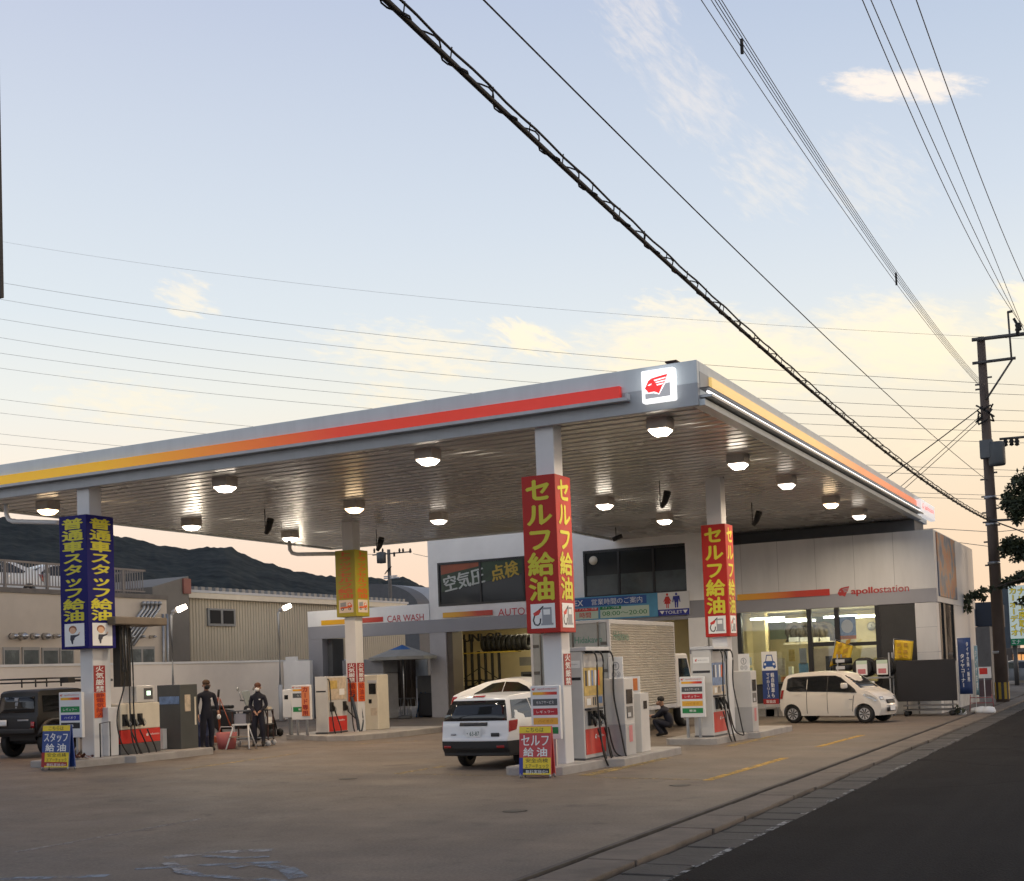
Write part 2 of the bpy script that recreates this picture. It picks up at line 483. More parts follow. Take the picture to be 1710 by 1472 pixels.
def asphalt_mat():
    m = bpy.data.materials.new('asphalt'); m.use_nodes = True
    t = m.node_tree; b = t.nodes['Principled BSDF']; co = N(t, 'ShaderNodeTexCoord')
    def noise(scale, detail, vec=None, rough=0.6):
        n = N(t, 'ShaderNodeTexNoise'); n.inputs['Scale'].default_value = scale; n.inputs['Detail'].default_value = detail; n.inputs['Roughness'].default_value = rough
        t.links.new(vec or co.outputs['Object'], n.inputs['Vector']); return n.outputs[0]
    mp = N(t, 'ShaderNodeMapping'); mp.inputs['Scale'].default_value = (0.9, 0.03, 1); t.links.new(co.outputs['Object'], mp.inputs[0])
    c = ramp(t, noise(0.5, 6), [(0.3, (0.0145, 0.013, 0.0122)), (0.55, (0.0195, 0.0176, 0.0165)), (0.75, (0.027, 0.0245, 0.023))])
    c = mix(t, ramp(t, noise(1.0, 3, mp.outputs[0]), [(0.45, (0, 0, 0)), (0.65, (0.55, 0.55, 0.55))]), c, (0.031, 0.028, 0.026))
    v = N(t, 'ShaderNodeTexVoronoi'); v.inputs['Scale'].default_value = 38; t.links.new(co.outputs['Object'], v.inputs['Vector'])
    c = mix(t, ramp(t, v.outputs['Distance'], [(0.05, (0.75, 0.75, 0.75)), (0.32, (0, 0, 0))]), c, (0.046, 0.042, 0.038))
    cr = N(t, 'ShaderNodeTexVoronoi', feature='DISTANCE_TO_EDGE'); cr.inputs['Scale'].default_value = 0.22
    w = N(t, 'ShaderNodeMix', data_type='VECTOR'); w.inputs[0].default_value = 0.35; nn = N(t, 'ShaderNodeTexNoise'); nn.inputs['Scale'].default_value = 1.6; nn.inputs['Detail'].default_value = 5
    t.links.new(co.outputs['Object'], nn.inputs['Vector']); t.links.new(co.outputs['Object'], w.inputs[4]); t.links.new(nn.outputs['Color'], w.inputs[5]); t.links.new(w.outputs[1], cr.inputs['Vector'])
    c = mix(t, ramp(t, cr.outputs['Distance'], [(0.0, (0.8, 0.8, 0.8)), (0.006, (0, 0, 0))]), c, (0.008, 0.007, 0.0065))
    t.links.new(c, b.inputs['Base Color']); b.inputs['Roughness'].default_value = 0.9; b.inputs['Specular IOR Level'].default_value = 0.12
    bp = N(t, 'ShaderNodeBump'); bp.inputs['Strength'].default_value = 0.6; bp.inputs['Distance'].default_value = 0.012
    t.links.new(v.outputs['Distance'], bp.inputs['Height']); t.links.new(bp.outputs[0], b.inputs['Normal'])
    return m
ASPH = asphalt_mat()
ISL = pbr('island_concrete', (0.34, 0.32, 0.30), 0.75, var=0.16, scale=2.5, bump=0.3)
EARTH = pbr('far_ground', (0.07, 0.068, 0.06), 0.9, var=0.3, scale=0.05)
mb = MB(); mb.face([(-2500, -800, -0.12), (2500, -800, -0.12), (2500, 3000, -0.12), (-2500, 3000, -0.12)], EARTH)
structure(mb.build('ground'))
mb = MB()
xs = [-80, -50, -30, -20, -15, -10, -5.24]
for a, b in zip(xs, xs[1:]):
    mb.face([(a, -40, gz(a)), (b, -40, gz(b)), (b, 130, gz(b)), (a, 130, gz(a))], CONC)
structure(mb.build('forecourt_pavement'))
mb = MB()
mb.box(-5.24, -5.17, -40, 130, -0.08, -0.055, pbr('gutter_slot_floor', (0.02, 0.018, 0.016), 0.9))  # near-black floor of the slot
mb.box(-5.30, -5.24, -40, 130, -0.08, 0.004, pbr('slot_edge', (0.085, 0.072, 0.06), 0.8, var=0.4, scale=2))
structure(mb.build('gutter_slot'))
mb = MB(); y = -40.0
while y < 130:
    L = 1.98 if y > 20 else 1.2
    mb.box(-5.17, -4.62 + random.uniform(-0.03, 0.02), y, y + L - 0.02, -0.08, random.uniform(-0.006, 0.004), CONC2); y += L
structure(mb.build('kerb_strip', bevel=0.012))
mb = MB(); y = -40.0
while y < 60:
    mb.box(-4.55 + random.uniform(-0.03, 0.02), -4.02 + random.uniform(-0.03, 0.02), y, y + 0.56, -0.09, -0.03 + random.uniform(-0.006, 0.006), CONC3); y += 0.6
structure(mb.build('gutter_covers', bevel=0.01))
mb = MB(); mb.box(-4.62, -3.9, -40, 130, -0.13, -0.06, pbr('gutter_bed', (0.03, 0.028, 0.026), 0.9))
structure(mb.build('gutter_bed'))
mb = MB(); mb.face([(-4.01, -60, -0.035), (14, -60, -0.035), (14, 400, -0.035), (-4.01, 400, -0.035)], ASPH)
structure(mb.build('road'))
# worn edge line of the road
WORN = bpy.data.materials.new('worn_white_line'); WORN.use_nodes = True
def worn(m, col, lo, hi, scale=6.0):
    t = m.node_tree; b = t.nodes['Principled BSDF']; b.inputs['Base Color'].default_value = (*col, 1); b.inputs['Roughness'].default_value = 0.75
    co = N(t, 'ShaderNodeTexCoord'); n = N(t, 'ShaderNodeTexNoise'); n.inputs['Scale'].default_value = scale; n.inputs['Detail'].default_value = 7; n.inputs['Roughness'].default_value = 0.7
    t.links.new(co.outputs['Object'], n.inputs['Vector'])
    t.links.new(ramp(t, n.outputs[0], [(lo, (0, 0, 0)), (hi, (1, 1, 1))]), b.inputs['Alpha'])
    return m
worn(WORN, (0.30, 0.30, 0.29), 0.44, 0.60)
def worn_mat(name, col, lo, hi, scale=6.0):
    m = bpy.data.materials.new(name); m.use_nodes = True
    return worn(m, col, lo, hi, scale)
YLINE = worn_mat('worn_yellow_line', (0.52, 0.31, 0.04), 0.33, 0.58)
YLINE2 = worn_mat('faint_yellow_line', (0.38, 0.27, 0.09), 0.38, 0.62)
WLINE2 = worn_mat('faint_white_line', (0.30, 0.28, 0.26), 0.42, 0.62, 5)
BLUEP = worn_mat('faded_blue_paint', (0.23, 0.275, 0.33), 0.40, 0.60, 3.0)
BLUEP2 = worn_mat('faded_pale_paint', (0.33, 0.33, 0.335), 0.42, 0.62, 3.5)
def ribbon(px, wid, m, lift=0.004, name='painted_line'):
    """a painted line on the ground through points read off the photograph"""
    P = [Vector((*onG(x, y), 0)) for x, y in px]
    mb = MB(); L, Rr = [], []
    for i, p in enumerate(P):
        d = (P[min(i + 1, len(P) - 1)] - P[max(i - 1, 0)]).normalized(); n = Vector((-d.y, d.x, 0)) * wid / 2
        for lst, q in ((L, p + n), (Rr, p - n)):
            lst.append((q.x, q.y, gz(q.x) + lift))
    for i in range(len(P) - 1):
        mb.face([L[i], Rr[i], Rr[i + 1], L[i + 1]], m)
    o = structure(mb.build(name))
    return o
mb = MB(); mb.face([(-4.0, -20, -0.031), (-3.9, -20, -0.031), (-4.05, 30, -0.031), (-4.12, 30, -0.031)], WORN)
structure(mb.build('road_edge_line'))
ribbon([(1180, 1304), (1312, 1266)], 0.17, YLINE)
ribbon([(1365, 1248), (1440, 1228)], 0.16, YLINE)
ribbon([(976, 1296), (1060, 1278), (1112, 1266)], 0.3, YLINE2, 0.005)
ribbon([(1215, 1247), (1290, 1230)], 0.2, YLINE2)
ribbon([(660, 1293), (742, 1280)], 0.12, YLINE2)
ribbon([(660, 1293), (720, 1294), (860, 1297)], 0.06, YLINE2, 0.006)
ribbon([(303, 1286), (400, 1272), (503, 1258)], 0.14, YLINE2)
ribbon([(600, 1243), (700, 1238)], 0.12, YLINE2)
ribbon([(25, 1424), (150, 1402), (335, 1368)], 0.10, WLINE2)
ribbon([(990, 1299), (1175, 1303)], 0.10, YLINE2, 0.005)
ribbon([(0, 1468), (60, 1467), (180, 1463)], 0.16, BLUEP)
ribbon([(225, 1452), (330, 1446), (470, 1440)], 0.14, BLUEP)
ribbon([(275, 1433), (360, 1424), (455, 1420)], 0.22, BLUEP2)
ribbon([(300, 1455), (330, 1462), (420, 1468), (470, 1474)], 0.16, BLUEP, 0.006)
ribbon([(385, 1450), (430, 1444), (480, 1452), (500, 1468)], 0.2, BLUEP, 0.008)
ribbon([(280, 1442), (300, 1452), (310, 1462)], 0.14, BLUEP2, 0.01)
ribbon([(340, 1430), (400, 1434), (450, 1431)], 0.12, BLUEP, 0.006)
DARKIRON = pbr('drain_iron', (0.035, 0.033, 0.03), 0.6, var=0.2)
for px, lab in (((1136, 1312), 'small dark drain lid in the forecourt concrete between the two yellow lines'), ((860, 1355), 'small dark drain lid in the open concrete in front of the red self service sign'), ((581, 1301), 'small dark drain lid in the concrete left of the white van')):
    X, Y = onG(*px); mb = MB()
    mb.lathe([(0.0001, 0.008), (0.13, 0.008), (0.15, 0.003), (0.17, 0.003)], (X, Y, gz(X)), DARKIRON, 20, smooth=False)
    tag(mb.build('drain_lid', loc=(X, Y, gz(X))), lab, 'drain lid', 'drain lids in the forecourt')
# ------------------------------------------------------------------ canopy
ZC, ZT = 6.35, 7.147
CXR, CXL, CYF, CY1, CXS, CY2 = -6.85, -25.8, 20.9, 36.85, -17.0, 45.3
cp = thing('fuel_canopy', 'large flat white and grey canopy with red and yellow stripes over the whole forecourt', 'canopy', (-16, 21.2, 0))
FASC = pbr('fascia_white', (0.69, 0.745, 0.765), 0.4, var=0.06, scale=0.8, stretch=(3, 3, 0.35))
FASG = pbr('fascia_grey', (0.40, 0.425, 0.45), 0.4, var=0.06, scale=0.8, stretch=(3, 3, 0.35))
SOFF = pbr('soffit_steel', (0.50, 0.49, 0.475), 0.26, metal=0.25, var=0.03, scale=0.3, spec=0.6)
def fasc(name, x0, x1, y0, y1):
    mb = MB(); mb.box(x0, x1, y0, y1, ZC + 0.395, ZT, FASC)
    e = 0.003
    mb.box(x0 - e, x1 + e, y0 - e, y1 + e, ZC, ZC + 0.395, FASG)
    return mb.build(name, cp, True, bevel=0.006)
fasc('front_fascia', CXL, CXR, CYF, CYF + 0.12)
mb = MB()
mb.box(CXR - 0.12, CXR + 0.002, CYF + 0.13, CY2, ZC + 0.62, ZT - 0.002, FASC)
mb.box(CXR - 0.12, CXR, CYF + 0.13, CY2, ZC + 0.002, ZC + 0.617, FASC)
mb.box(CXR - 0.10, CXR + 0.006, CYF + 0.13, CYF + 0.62, ZC + 0.30, ZC + 0.62, FASG)
mb.build('side_fascia', cp, True, bevel=0.005)
mb = MB()
for (a, b, c, d) in ((CXL, CXL + 0.12, CYF + 0.13, CY1), (CXL + 0.13, CXS, CY1 - 0.12, CY1), (CXS - 0.12, CXS, CY1 + 0.01, CY2), (CXS + 0.01, CXR - 0.13, CY2 - 0.12, CY2)):
    mb.box(a, b, c, d, ZC, ZT - 0.2, FASC)
mb.build('rear_fascia', cp, True)
def soffit(mb, xa, xb, ya, yb):
    y = ya
    while y < yb - 0.01:
        for (a, za_, b, zb_) in ((0, 6.39, 0.29, 6.39), (0.29, 6.39, 0.305, 6.45), (0.305, 6.45, 0.405, 6.45), (0.405, 6.45, 0.42, 6.39)):
            mb.face([(xa, y + a, za_), (xb, y + a, za_), (xb, y + b, zb_), (xa, y + b, zb_)], SOFF)
        y += 0.42
mb = MB(); soffit(mb, CXL + 0.12, CXR - 0.12, CYF + 0.12, CY1); soffit(mb, CXS, CXR - 0.12, CY1, CY2 - 0.12)
mb.build('soffit', cp, True)
mb = MB(); mb.box(CXL + 0.12, CXR - 0.12, CYF + 0.12, CY1 - 0.12, 6.86, 6.92, GREY); mb.box(CXS, CXR - 0.12, CY1 - 0.11, CY2 - 0.12, 6.86, 6.92, GREY)
mb.build('roof_deck', cp, True)
STR = gradient('front_stripe_print_glow', [(0.0, (0.90, 0.52, 0.01)), (0.30, (0.90, 0.47, 0.01)), (0.50, (0.86, 0.22, 0.02)), (0.66, (0.80, 0.06, 0.025)), (1.0, (0.78, 0.035, 0.022))], 0, -10.0, 7.7, emit=0.22)  # printed band; its weak glow stands in for light falling on it
mb = MB(); mb.box(CXL + 0.5, -8.26, CYF - 0.09, CYF - 0.004, 6.63, 6.864, STR)
mb.build('front_stripe', cp, True, bevel=0.01)
mb = MB(); mb.box(CXL + 0.5, -8.10, CYF - 0.17, CYF - 0.005, 6.565, 6.60, STEEL); mb.box(CXL + 0.5, -8.10, CYF - 0.20, CYF - 0.175, 6.565, 6.625, LGREY); mb.box(-8.13, -8.10, CYF - 0.172, CYF - 0.006, 6.601, 6.70, LGREY)
mb.build('stripe_lamp_tray', cp, True)
STR2 = gradient('side_stripe_print_glow', [(0.0, (0.93, 0.62, 0.22)), (0.35, (0.92, 0.56, 0.18)), (0.6, (0.90, 0.32, 0.12)), (1.0, (0.86, 0.20, 0.10))], 1, 0.2, 22.2, emit=0.45)  # printed band; the tube lamp's light on it is put in as glow
mb = MB(); mb.box(CXR + 0.004, CXR + 0.06, 21.53, 43.0, 6.69, 6.955, STR2)
mb.build('side_stripe', cp, True, bevel=0.008)
TUBE = pbr('lit_tube', (0.95, 0.95, 1.0), 0.4, var=0, emit=1.5, ecol=(1.0, 0.95, 0.93))
mb = MB(); mb.tube([(CXR + 0.13, 21.05, 6.60), (CXR + 0.13, 43.2, 6.60)], 0.024, TUBE, 8)
mb.build('side_tube_lamp', cp, True)
mb = MB(); mb.box(CXR + 0.005, CXR + 0.22, 21.0, 43.3, 6.50, 6.545, STEEL); mb.box(CXR + 0.005, CXR + 0.18, 20.99, 43.3, 6.655, 6.675, DGREY)
mb.build('side_lamp_tray', cp, True)
mb = MB(); mb.box(CXR - 0.01, CXR + 0.10, 20.97, 43.6, 6.352, 6.47, FASC)
mb.build('side_drip_edge', cp, True, bevel=0.01)
# illuminated emblem at the corner
LITW = pbr('lit_sign_face', (0.9, 0.9, 0.9), 0.4, var=0, emit=0.85, ecol=(1, 0.99, 0.98))
LITR = pbr('lit_sign_red', (0.75, 0.03, 0.03), 0.4, var=0, emit=0.75)
LITG = pbr('lit_sign_grey', (0.35, 0.35, 0.37), 0.4, var=0, emit=0.55)
EMB_RED = [(345, 345), (362, 308), (372, 285), (395, 268), (440, 259), (512, 248), (505, 268), (497, 292), (487, 320), (470, 342), (446, 398), (412, 378), (370, 382), (358, 362)]
EMB_CUT = [[(412, 283), (500, 270), (497, 281), (418, 295)], [(424, 302), (494, 293), (489, 305), (428, 312)], [(430, 322), (484, 315), (479, 327), (434, 333)], [(367, 320), (396, 308), (393, 320), (376, 327)]]
def emblem(mb, c, right, up, w, h, red, cut, grey=None, off=0.004):
    x0, x1, y0, y1 = (325, 550, 455, 203) if grey else (345, 512, 398, 248)
    f = lambda p: ((p[0] - x0) / (x1 - x0), (p[1] - y0) / (y1 - y0))
    if grey:
        mb.sign([f(p) for p in [(346, 388), (410, 392), (447, 408), (494, 322), (527, 318), (527, 428), (346, 432)]], grey, c, right, up, w, h, off)
    # the head, cut as a fan of convex pieces
    pts = [f(p) for p in EMB_RED]
    mb.sign(pts, red, c, right, up, w, h, off * 1.5)
    for q in EMB_CUT:
        mb.sign([f(p) for p in q], cut, c, right, up, w, h, off * 2)
lx0, lx1, lz0, lz1 = -7.83, -7.215, 6.475, 7.05
mb = MB(); mb.box(lx0, lx1, CYF - 0.16, CYF - 0.006, lz0, lz1, LITW)
sg = mb.build('emblem_sign', cp, True, bevel=0.03)
mb = MB(); emblem(mb, ((lx0 + lx1) / 2, CYF - 0.161, (lz0 + lz1) / 2), XR, ZU, (lx1 - lx0) * 0.94, (lz1 - lz0) * 0.94, LITR, LITW, LITG)
o = mb.build('emblem', sg, fix=False); o.matrix_parent_inverse = Matrix.Identity(4); o.location = -Vector((-16, 21.2, 0))
mb = MB(); mb.box(CXR + 0.02, CXR + 0.20, 43.0, 45.85, 6.49, 7.0, pbr('lit_side_face', (0.85, 0.82, 0.8), 0.4, var=0, emit=0.4, ecol=(1, 0.95, 0.93)))
sg = mb.build('side_sign', cp, True, bevel=0.03)
mb = MB(); c = (CXR + 0.201, 44.42, 6.77)
mb.text('apollostation', LITR, (c[0], c[1] + 0.2, c[2]), YR, ZU, 1.9, 0.22, 0.006, 0.02); emblem(mb, (c[0], 43.35, 6.78), YR, ZU, 0.26, 0.22, LITR, LITW)
o = mb.build('lettering', sg, fix=False); o.location = -Vector((-16, 21.2, 0))
mb = MB(); mb.box(-7.47, -7.30, 21.1, 21.3, ZT, ZT + 0.07, pbr('brown_box', (0.05, 0.025, 0.02), 0.7))
mb.box(-7.49, -7.28, 21.08, 21.32, ZT + 0.07, ZT + 0.10, pbr('brown_box', (0, 0, 0)))
mb.build('roof_box', cp, True)
# columns, part of the canopy
COLW = pbr('column_white', (0.66, 0.66, 0.66), 0.35, var=0.06, scale=0.7)
COLS = {'b': (-9.90, 21.24), 'a': (-21.49, 21.24), 'c': (-20.91, 30.89), 'd': (-9.44, 29.8)}
for k, (x, y) in COLS.items():
    mb = MB(); mb.box(x - 0.19, x + 0.19, y - 0.19, y + 0.19, gz(x) + 0.1, 6.43, COLW)
    mb.build('column', cp, True, bevel=0.02)
def pipe(px, Y, r=0.055):
    pts = [(atY(x, y, Y)[0], Y, atY(x, y, Y)[1]) for x, y in px]
    mb = MB(); mb.tube(pts, r, COLW, 10); mb.build('drain_pipe', cp, True)
pipe([(10, 842), (11, 860), (15, 868), (22, 871), (97, 873)], 21.5)
pipe([(483, 903), (484, 918), (488, 924), (497, 926), (566, 925)], 30.9, 0.06)

# ------------------------------------------------------------------ lamps under the canopy
LENS = pbr('lit_lens', (1, 0.95, 0.85), 0.4, var=0, emit=9.0, ecol=(1.0, 0.88, 0.72))
LENSW = pbr('lit_lens_warm', (1, 0.9, 0.75), 0.4, var=0, emit=7.0, ecol=(1.0, 0.72, 0.42))
LENSD = pbr('lit_lens_dim', (1, 0.95, 0.85), 0.4, var=0, emit=3.0, ecol=(1.0, 0.9, 0.78))
HOUS = pbr('lamp_housing', (0.50, 0.46, 0.42), 0.5, var=0.1)
al = bpy.data.lights.new('canopy_lamp_light', 'AREA'); al.energy = 82; al.size = 0.36; al.color = (1.0, 0.83, 0.62); al.shape = 'SQUARE'; al.spread = R(165)
al2 = bpy.data.lights.new('warm_lamp_light', 'AREA'); al2.energy = 82; al2.size = 0.36; al2.color = (1.0, 0.62, 0.34); al2.shape = 'SQUARE'; al2.spread = R(165)
LX = {-24.8: 'nearest the left canopy edge', -19: 'left of centre', -13.45: 'right of centre', -8.24: 'along the right canopy edge'}
lamps = [((80, 860), 1, 'beside the blue wrapped column'), ((376, 822), 0, 'alone in the open ceiling between the blue and yellow column signs'), ((320, 886), 0, 'small and far, above the hill right of the blue column sign'), ((485, 905), 0, 'small and far, above the end of the white elbow drain pipe'), ((592, 857), 1, 'directly above the yellow column sign'), ((715, 777), 0, 'left of the front red column sign, nearest the front red stripe'), ((733, 876), 0, 'dim, over the left window of the white building'),
         ((1010, 851), 0, 'right of the front red column sign'), ((1110, 876), 0, 'below the hanging speaker, left of the rear red column sign'), ((1103, 728), 0, 'directly below the lit corner emblem'), ((1233, 784), 0, 'second behind the corner emblem, along the right canopy edge'), ((1314, 817), 0, 'dim, third behind the corner emblem, along the right canopy edge'), ((1388, 849), 1, 'orange glow, fourth behind the corner emblem along the right canopy edge'), ((1435, 868), 0, 'faint, over the shop front at the far right canopy corner')]
for (px, warm, where) in lamps:
    x, y = atZ(*px, 6.08)
    t = thing('canopy_lamp', ('square lit ceiling lamp ' + where), 'lamp', (x, y, 6.39), 0, 'lamps under the canopy')
    mb = MB(); mb.box(-0.205, 0.205, -0.205, 0.205, -0.20, 0.02, HOUS); mb.build('housing', t, bevel=0.02)
    mb = MB()
    a, b = 0.172, 0.10
    top = [(-a, -a, -0.202), (a, -a, -0.202), (a, a, -0.202), (-a, a, -0.202)]; mid = [(p[0], p[1], -0.222) for p in top]; bot = [(math.copysign(b, p[0]), math.copysign(b, p[1]), -0.31) for p in top]
    Lm = LENSW if warm else (LENSD if where.startswith(('dim', 'faint')) else LENS)
    for A, B in ((top, mid), (mid, bot)):
        for i in range(4):
            mb.face([A[i], A[(i + 1) % 4], B[(i + 1) % 4], B[i]], Lm)
    mb.face(bot, Lm)
    mb.build('lens', t)
    lo = bpy.data.objects.new('lamp_light', al2 if warm else al); COL.objects.link(lo); lo.parent = t; lo.location = (0, 0, -0.36)
for (px, where) in (((442, 850), 'before the hill, left of the yellow sign'), ((628, 884), 'right of the yellow column sign'), ((1101, 803), 'between the two red column signs'), ((1255, 839), 'right of the rear red column sign')):
    x, y = atZ(*px, 6.41)
    t = thing('hanging_speaker', 'black horn speaker under the canopy ' + where, 'speaker', (x, y, 6.41), 0, 'speakers under the canopy')
    mb = MB(); mb.tube([(0, 0, 0), (0, 0, -0.62), (0.05, 0, -0.66)], 0.012, BLACK, 6); mb.build('rod', t)
    mb = MB(); mb.tube([(0.02, 0.0, -0.66), (0.12, -0.02, -0.55), (0.2, -0.04, -0.35)], 0.06, BLACK, 10, 0.095); mb.tube([(0.2, -0.04, -0.35), (0.225, -0.045, -0.28)], 0.1, BLACK, 10, 0.085); mb.build('body', t)
x, y = atZ(1028, 880, 6.41)
t = thing('dome_camera', 'small black camera under the canopy ceiling above the right window of the white building', 'camera', (x, y, 6.41))
mb = MB(); mb.tube([(0, 0, 0), (0, 0, -0.3)], 0.015, BLACK, 6); mb.build('stem', t)
mb = MB(); mb.tube([(-0.1, -0.05, -0.42), (0.2, 0.05, -0.3)], 0.07, BLACK, 10); mb.build('body', t)

# ------------------------------------------------------------------ kerb islands
def island(label, pts, z0, h=0.15):
    mb = MB(); mb.prism(pts, 'z', z0 - 0.1, z0 + h, ISL)
    return tag(mb.build('pump_island', bevel=0.02), label, 'kerb island', 'concrete pump islands')
island('low concrete island under the front red column and its white pump', [(-10.62, 20.42), (-10.5, 20.28), (-9.6, 20.25), (-9.47, 20.38), (-9.36, 22.1), (-9.05, 22.25), (-9.0, 25.3), (-9.1, 25.42), (-10.5, 25.42), (-10.62, 25.3)], 0)
island('low concrete island under the rear red column and its white pump', [(-10.40, 28.2), (-10.28, 28.06), (-9.25, 28.0), (-9.13, 28.12), (-9.02, 30.2), (-8.75, 30.35), (-8.7, 33.2), (-10.25, 33.3), (-10.4, 33.2)], 0)
za = gz(-21.6)
island('low concrete island under the blue column, staff pump and grey cabinet', [(-22.3, 20.2), (-22.2, 20.05), (-21.02, 20.0), (-20.9, 20.12), (-20.75, 21.4), (-20.5, 21.5), (-20.5, 24.1), (-20.6, 24.2), (-22.2, 24.2), (-22.3, 24.1)], za)
zc = gz(-20.5)
island('low concrete island under the yellow column and the card pump', [(-22.55, 29.7), (-22.45, 29.55), (-20.35, 28.6), (-20.2, 28.7), (-19.6, 28.85), (-19.2, 30.4), (-19.1, 33.2), (-22.4, 33.3), (-22.55, 33.2)], zc)

# ------------------------------------------------------------------ wrapped column signs
def icon_pump(mb, c, right, up, w, h):
    S = lambda pts, m, off=0.008: mb.sign(pts, m, c, right, up, w, h, off)
    S([(0, 0), (1, 0), (1, 1), (0, 1)], WPRINT, 0.005)
    S([(0.42, 0.12), (0.92, 0.12), (0.92, 0.20), (0.42, 0.20)], GPRINT); S([(0.47, 0.20), (0.86, 0.20), (0.86, 0.84), (0.47, 0.84)], GPRINT)
    S([(0.53, 0.54), (0.80, 0.54), (0.80, 0.76), (0.53, 0.76)], WPRINT, 0.011)
    S([(0.10, 0.62), (0.36, 0.78), (0.42, 0.70), (0.34, 0.56), (0.14, 0.50)], RED); S([(0.34, 0.76), (0.52, 0.92), (0.54, 0.87), (0.40, 0.72)], BPRINT)
    ring = [(0.16, 0.52), (0.10, 0.34), (0.16, 0.16), (0.30, 0.12), (0.38, 0.22), (0.40, 0.40)]
    for a, b in zip(ring, ring[1:]):
        d = Vector((b[0] - a[0], b[1] - a[1])).normalized() * 0.028; n = (-d.y, d.x)
        S([(a[0] + n[0], a[1] + n[1]), (a[0] - n[0], a[1] - n[1]), (b[0] - n[0], b[1] - n[1]), (b[0] + n[0], b[1] + n[1])], BPRINT)
SKINP = pbr('printed_skin', (0.70, 0.42, 0.26), 0.5, var=0); HAIRP = pbr('printed_hair', (0.28, 0.09, 0.03), 0.5, var=0); SUITP = pbr('printed_suit', (0.03, 0.035, 0.06), 0.5, var=0)
def oval(cx, cy, rx, ry, n=14):
    return [(cx + rx * math.cos(2 * math.pi * i / n), cy + ry * math.sin(2 * math.pi * i / n)) for i in range(n)]
def icon_staff(mb, c, right, up, w, h):
    S = lambda pts, m, off=0.008: mb.sign(pts, m, c, right, up, w, h, off)
    S([(0, 0), (1, 0), (1, 1), (0, 1)], WPRINT, 0.005)
    S([(0.36, 0.10), (0.42, 0.10), (0.45, 0.30), (0.30, 0.30)], SUITP); S([(0.28, 0.28), (0.48, 0.28), (0.55, 0.50), (0.30, 0.50)], SUITP)
    S([(0.50, 0.38), (0.74, 0.48), (0.76, 0.54), (0.52, 0.48)], SUITP); S([(0.70, 0.50), (0.80, 0.60), (0.76, 0.62), (0.68, 0.54)], SKINP)
    S(oval(0.42, 0.74, 0.20, 0.17), HAIRP); S(oval(0.42, 0.69, 0.16, 0.14), SKINP, 0.011)
def icon_truck(mb, c, right, up, w, h):
    S = lambda pts, m, off=0.008: mb.sign(pts, m, c, right, up, w, h, off)
    S([(0, 0), (1, 0), (1, 1), (0, 1)], pbr('printed_pale', (0.74, 0.62, 0.52), 0.5, var=0), 0.005)
    S([(0.10, 0.30), (0.62, 0.36), (0.62, 0.50), (0.10, 0.44)], ORANGE); S([(0.10, 0.46), (0.50, 0.50), (0.50, 0.84), (0.10, 0.78)], GPRINT); S([(0.62, 0.36), (0.92, 0.40), (0.92, 0.58), (0.78, 0.78), (0.62, 0.74)], ORANGE); S([(0.67, 0.56), (0.86, 0.58), (0.76, 0.72), (0.67, 0.70)], WPRINT, 0.011)
    for cx in (0.25, 0.75):
        S(oval(cx, 0.28, 0.10, 0.10), BPRINT, 0.011); S(oval(cx, 0.28, 0.05, 0.05), WPRINT, 0.014)
def wrap_sign(label, xl, xs, zt_, zb_, yf, body, base, ink, icon, chars_top, chars_bot, icon_rng, border=None):
    w = xs - xl
    t = thing('column_sign', label, 'sign', ((xl + xs) / 2, yf + w / 2, zb_), 0, 'square signs wrapped round the canopy columns')
    mb = MB(); mb.box(-w / 2, w / 2, -w / 2, w / 2, 0, zt_ - zb_, base)
    mb.build('panel', t, bevel=0.012)
    H = zt_ - zb_
    n = len(body)
    for (c, rt) in (((0, -w / 2, 0), XR), ((w / 2, 0, 0), YR)):
        mb = MB()
        for i, ch in enumerate(body):
            z = H * (chars_top - (chars_top - chars_bot) * (i + 0.5) / n); ph = H * (chars_top - chars_bot) / n
            mb.char(ch, ink, (c[0], c[1], z), rt, ZU, w * 0.80, ph * 0.98, 0.005, 0.045)
        mb.build('lettering', t, fix=False)
        mb = MB(); ic = (icon_rng[0] + icon_rng[1]) / 2 * H
        icon(mb, (c[0], c[1], ic), rt, ZU, w * 0.72, H * (icon_rng[1] - icon_rng[0])); mb.build('picture', t, fix=False)
    return t
YTEXT = pbr('yellow_lettering', (0.62, 0.56, 0.03), 0.5, var=0.0)
RTEXT = pbr('red_lettering', (0.62, 0.13, 0.02), 0.5, var=0.0)
REDB = pbr('banner_red', (0.42, 0.020, 0.014), 0.45, spec=0.3, var=0.05)
BLUEB = pbr('banner_blue', (0.006, 0.006, 0.12), 0.5, spec=0.2, var=0.05)
YELB = pbr('banner_yellow', (0.37, 0.315, 0.02), 0.5, var=0.05)
wrap_sign('red square column sign with yellow lettering on the front column beside the white van', -10.24, -9.56, 5.42, 2.54, 20.72, 'セルフ給油', REDB, YTEXT, icon_pump, 0.985, 0.20, (0.03, 0.185))
wrap_sign('red square column sign with yellow lettering on the rear column beside the shop', -9.75, -9.14, 5.23, 2.50, 29.5, 'セルフ給油', REDB, YTEXT, icon_pump, 0.985, 0.20, (0.03, 0.185))
wrap_sign('dark blue square column sign with yellow full service lettering on the left column', -21.90, -21.07, 5.71, 2.72, 20.72, '普通車スタッフ給油', BLUEB, YTEXT, icon_staff, 0.98, 0.205, (0.02, 0.19))
wrap_sign('yellow square column sign with red truck self service lettering on the far column', -21.26, -20.57, 5.55, 3.61, 30.55, 'トラックセルフ給油', YELB, RTEXT, icon_truck, 0.985, 0.27, (0.06, 0.25))

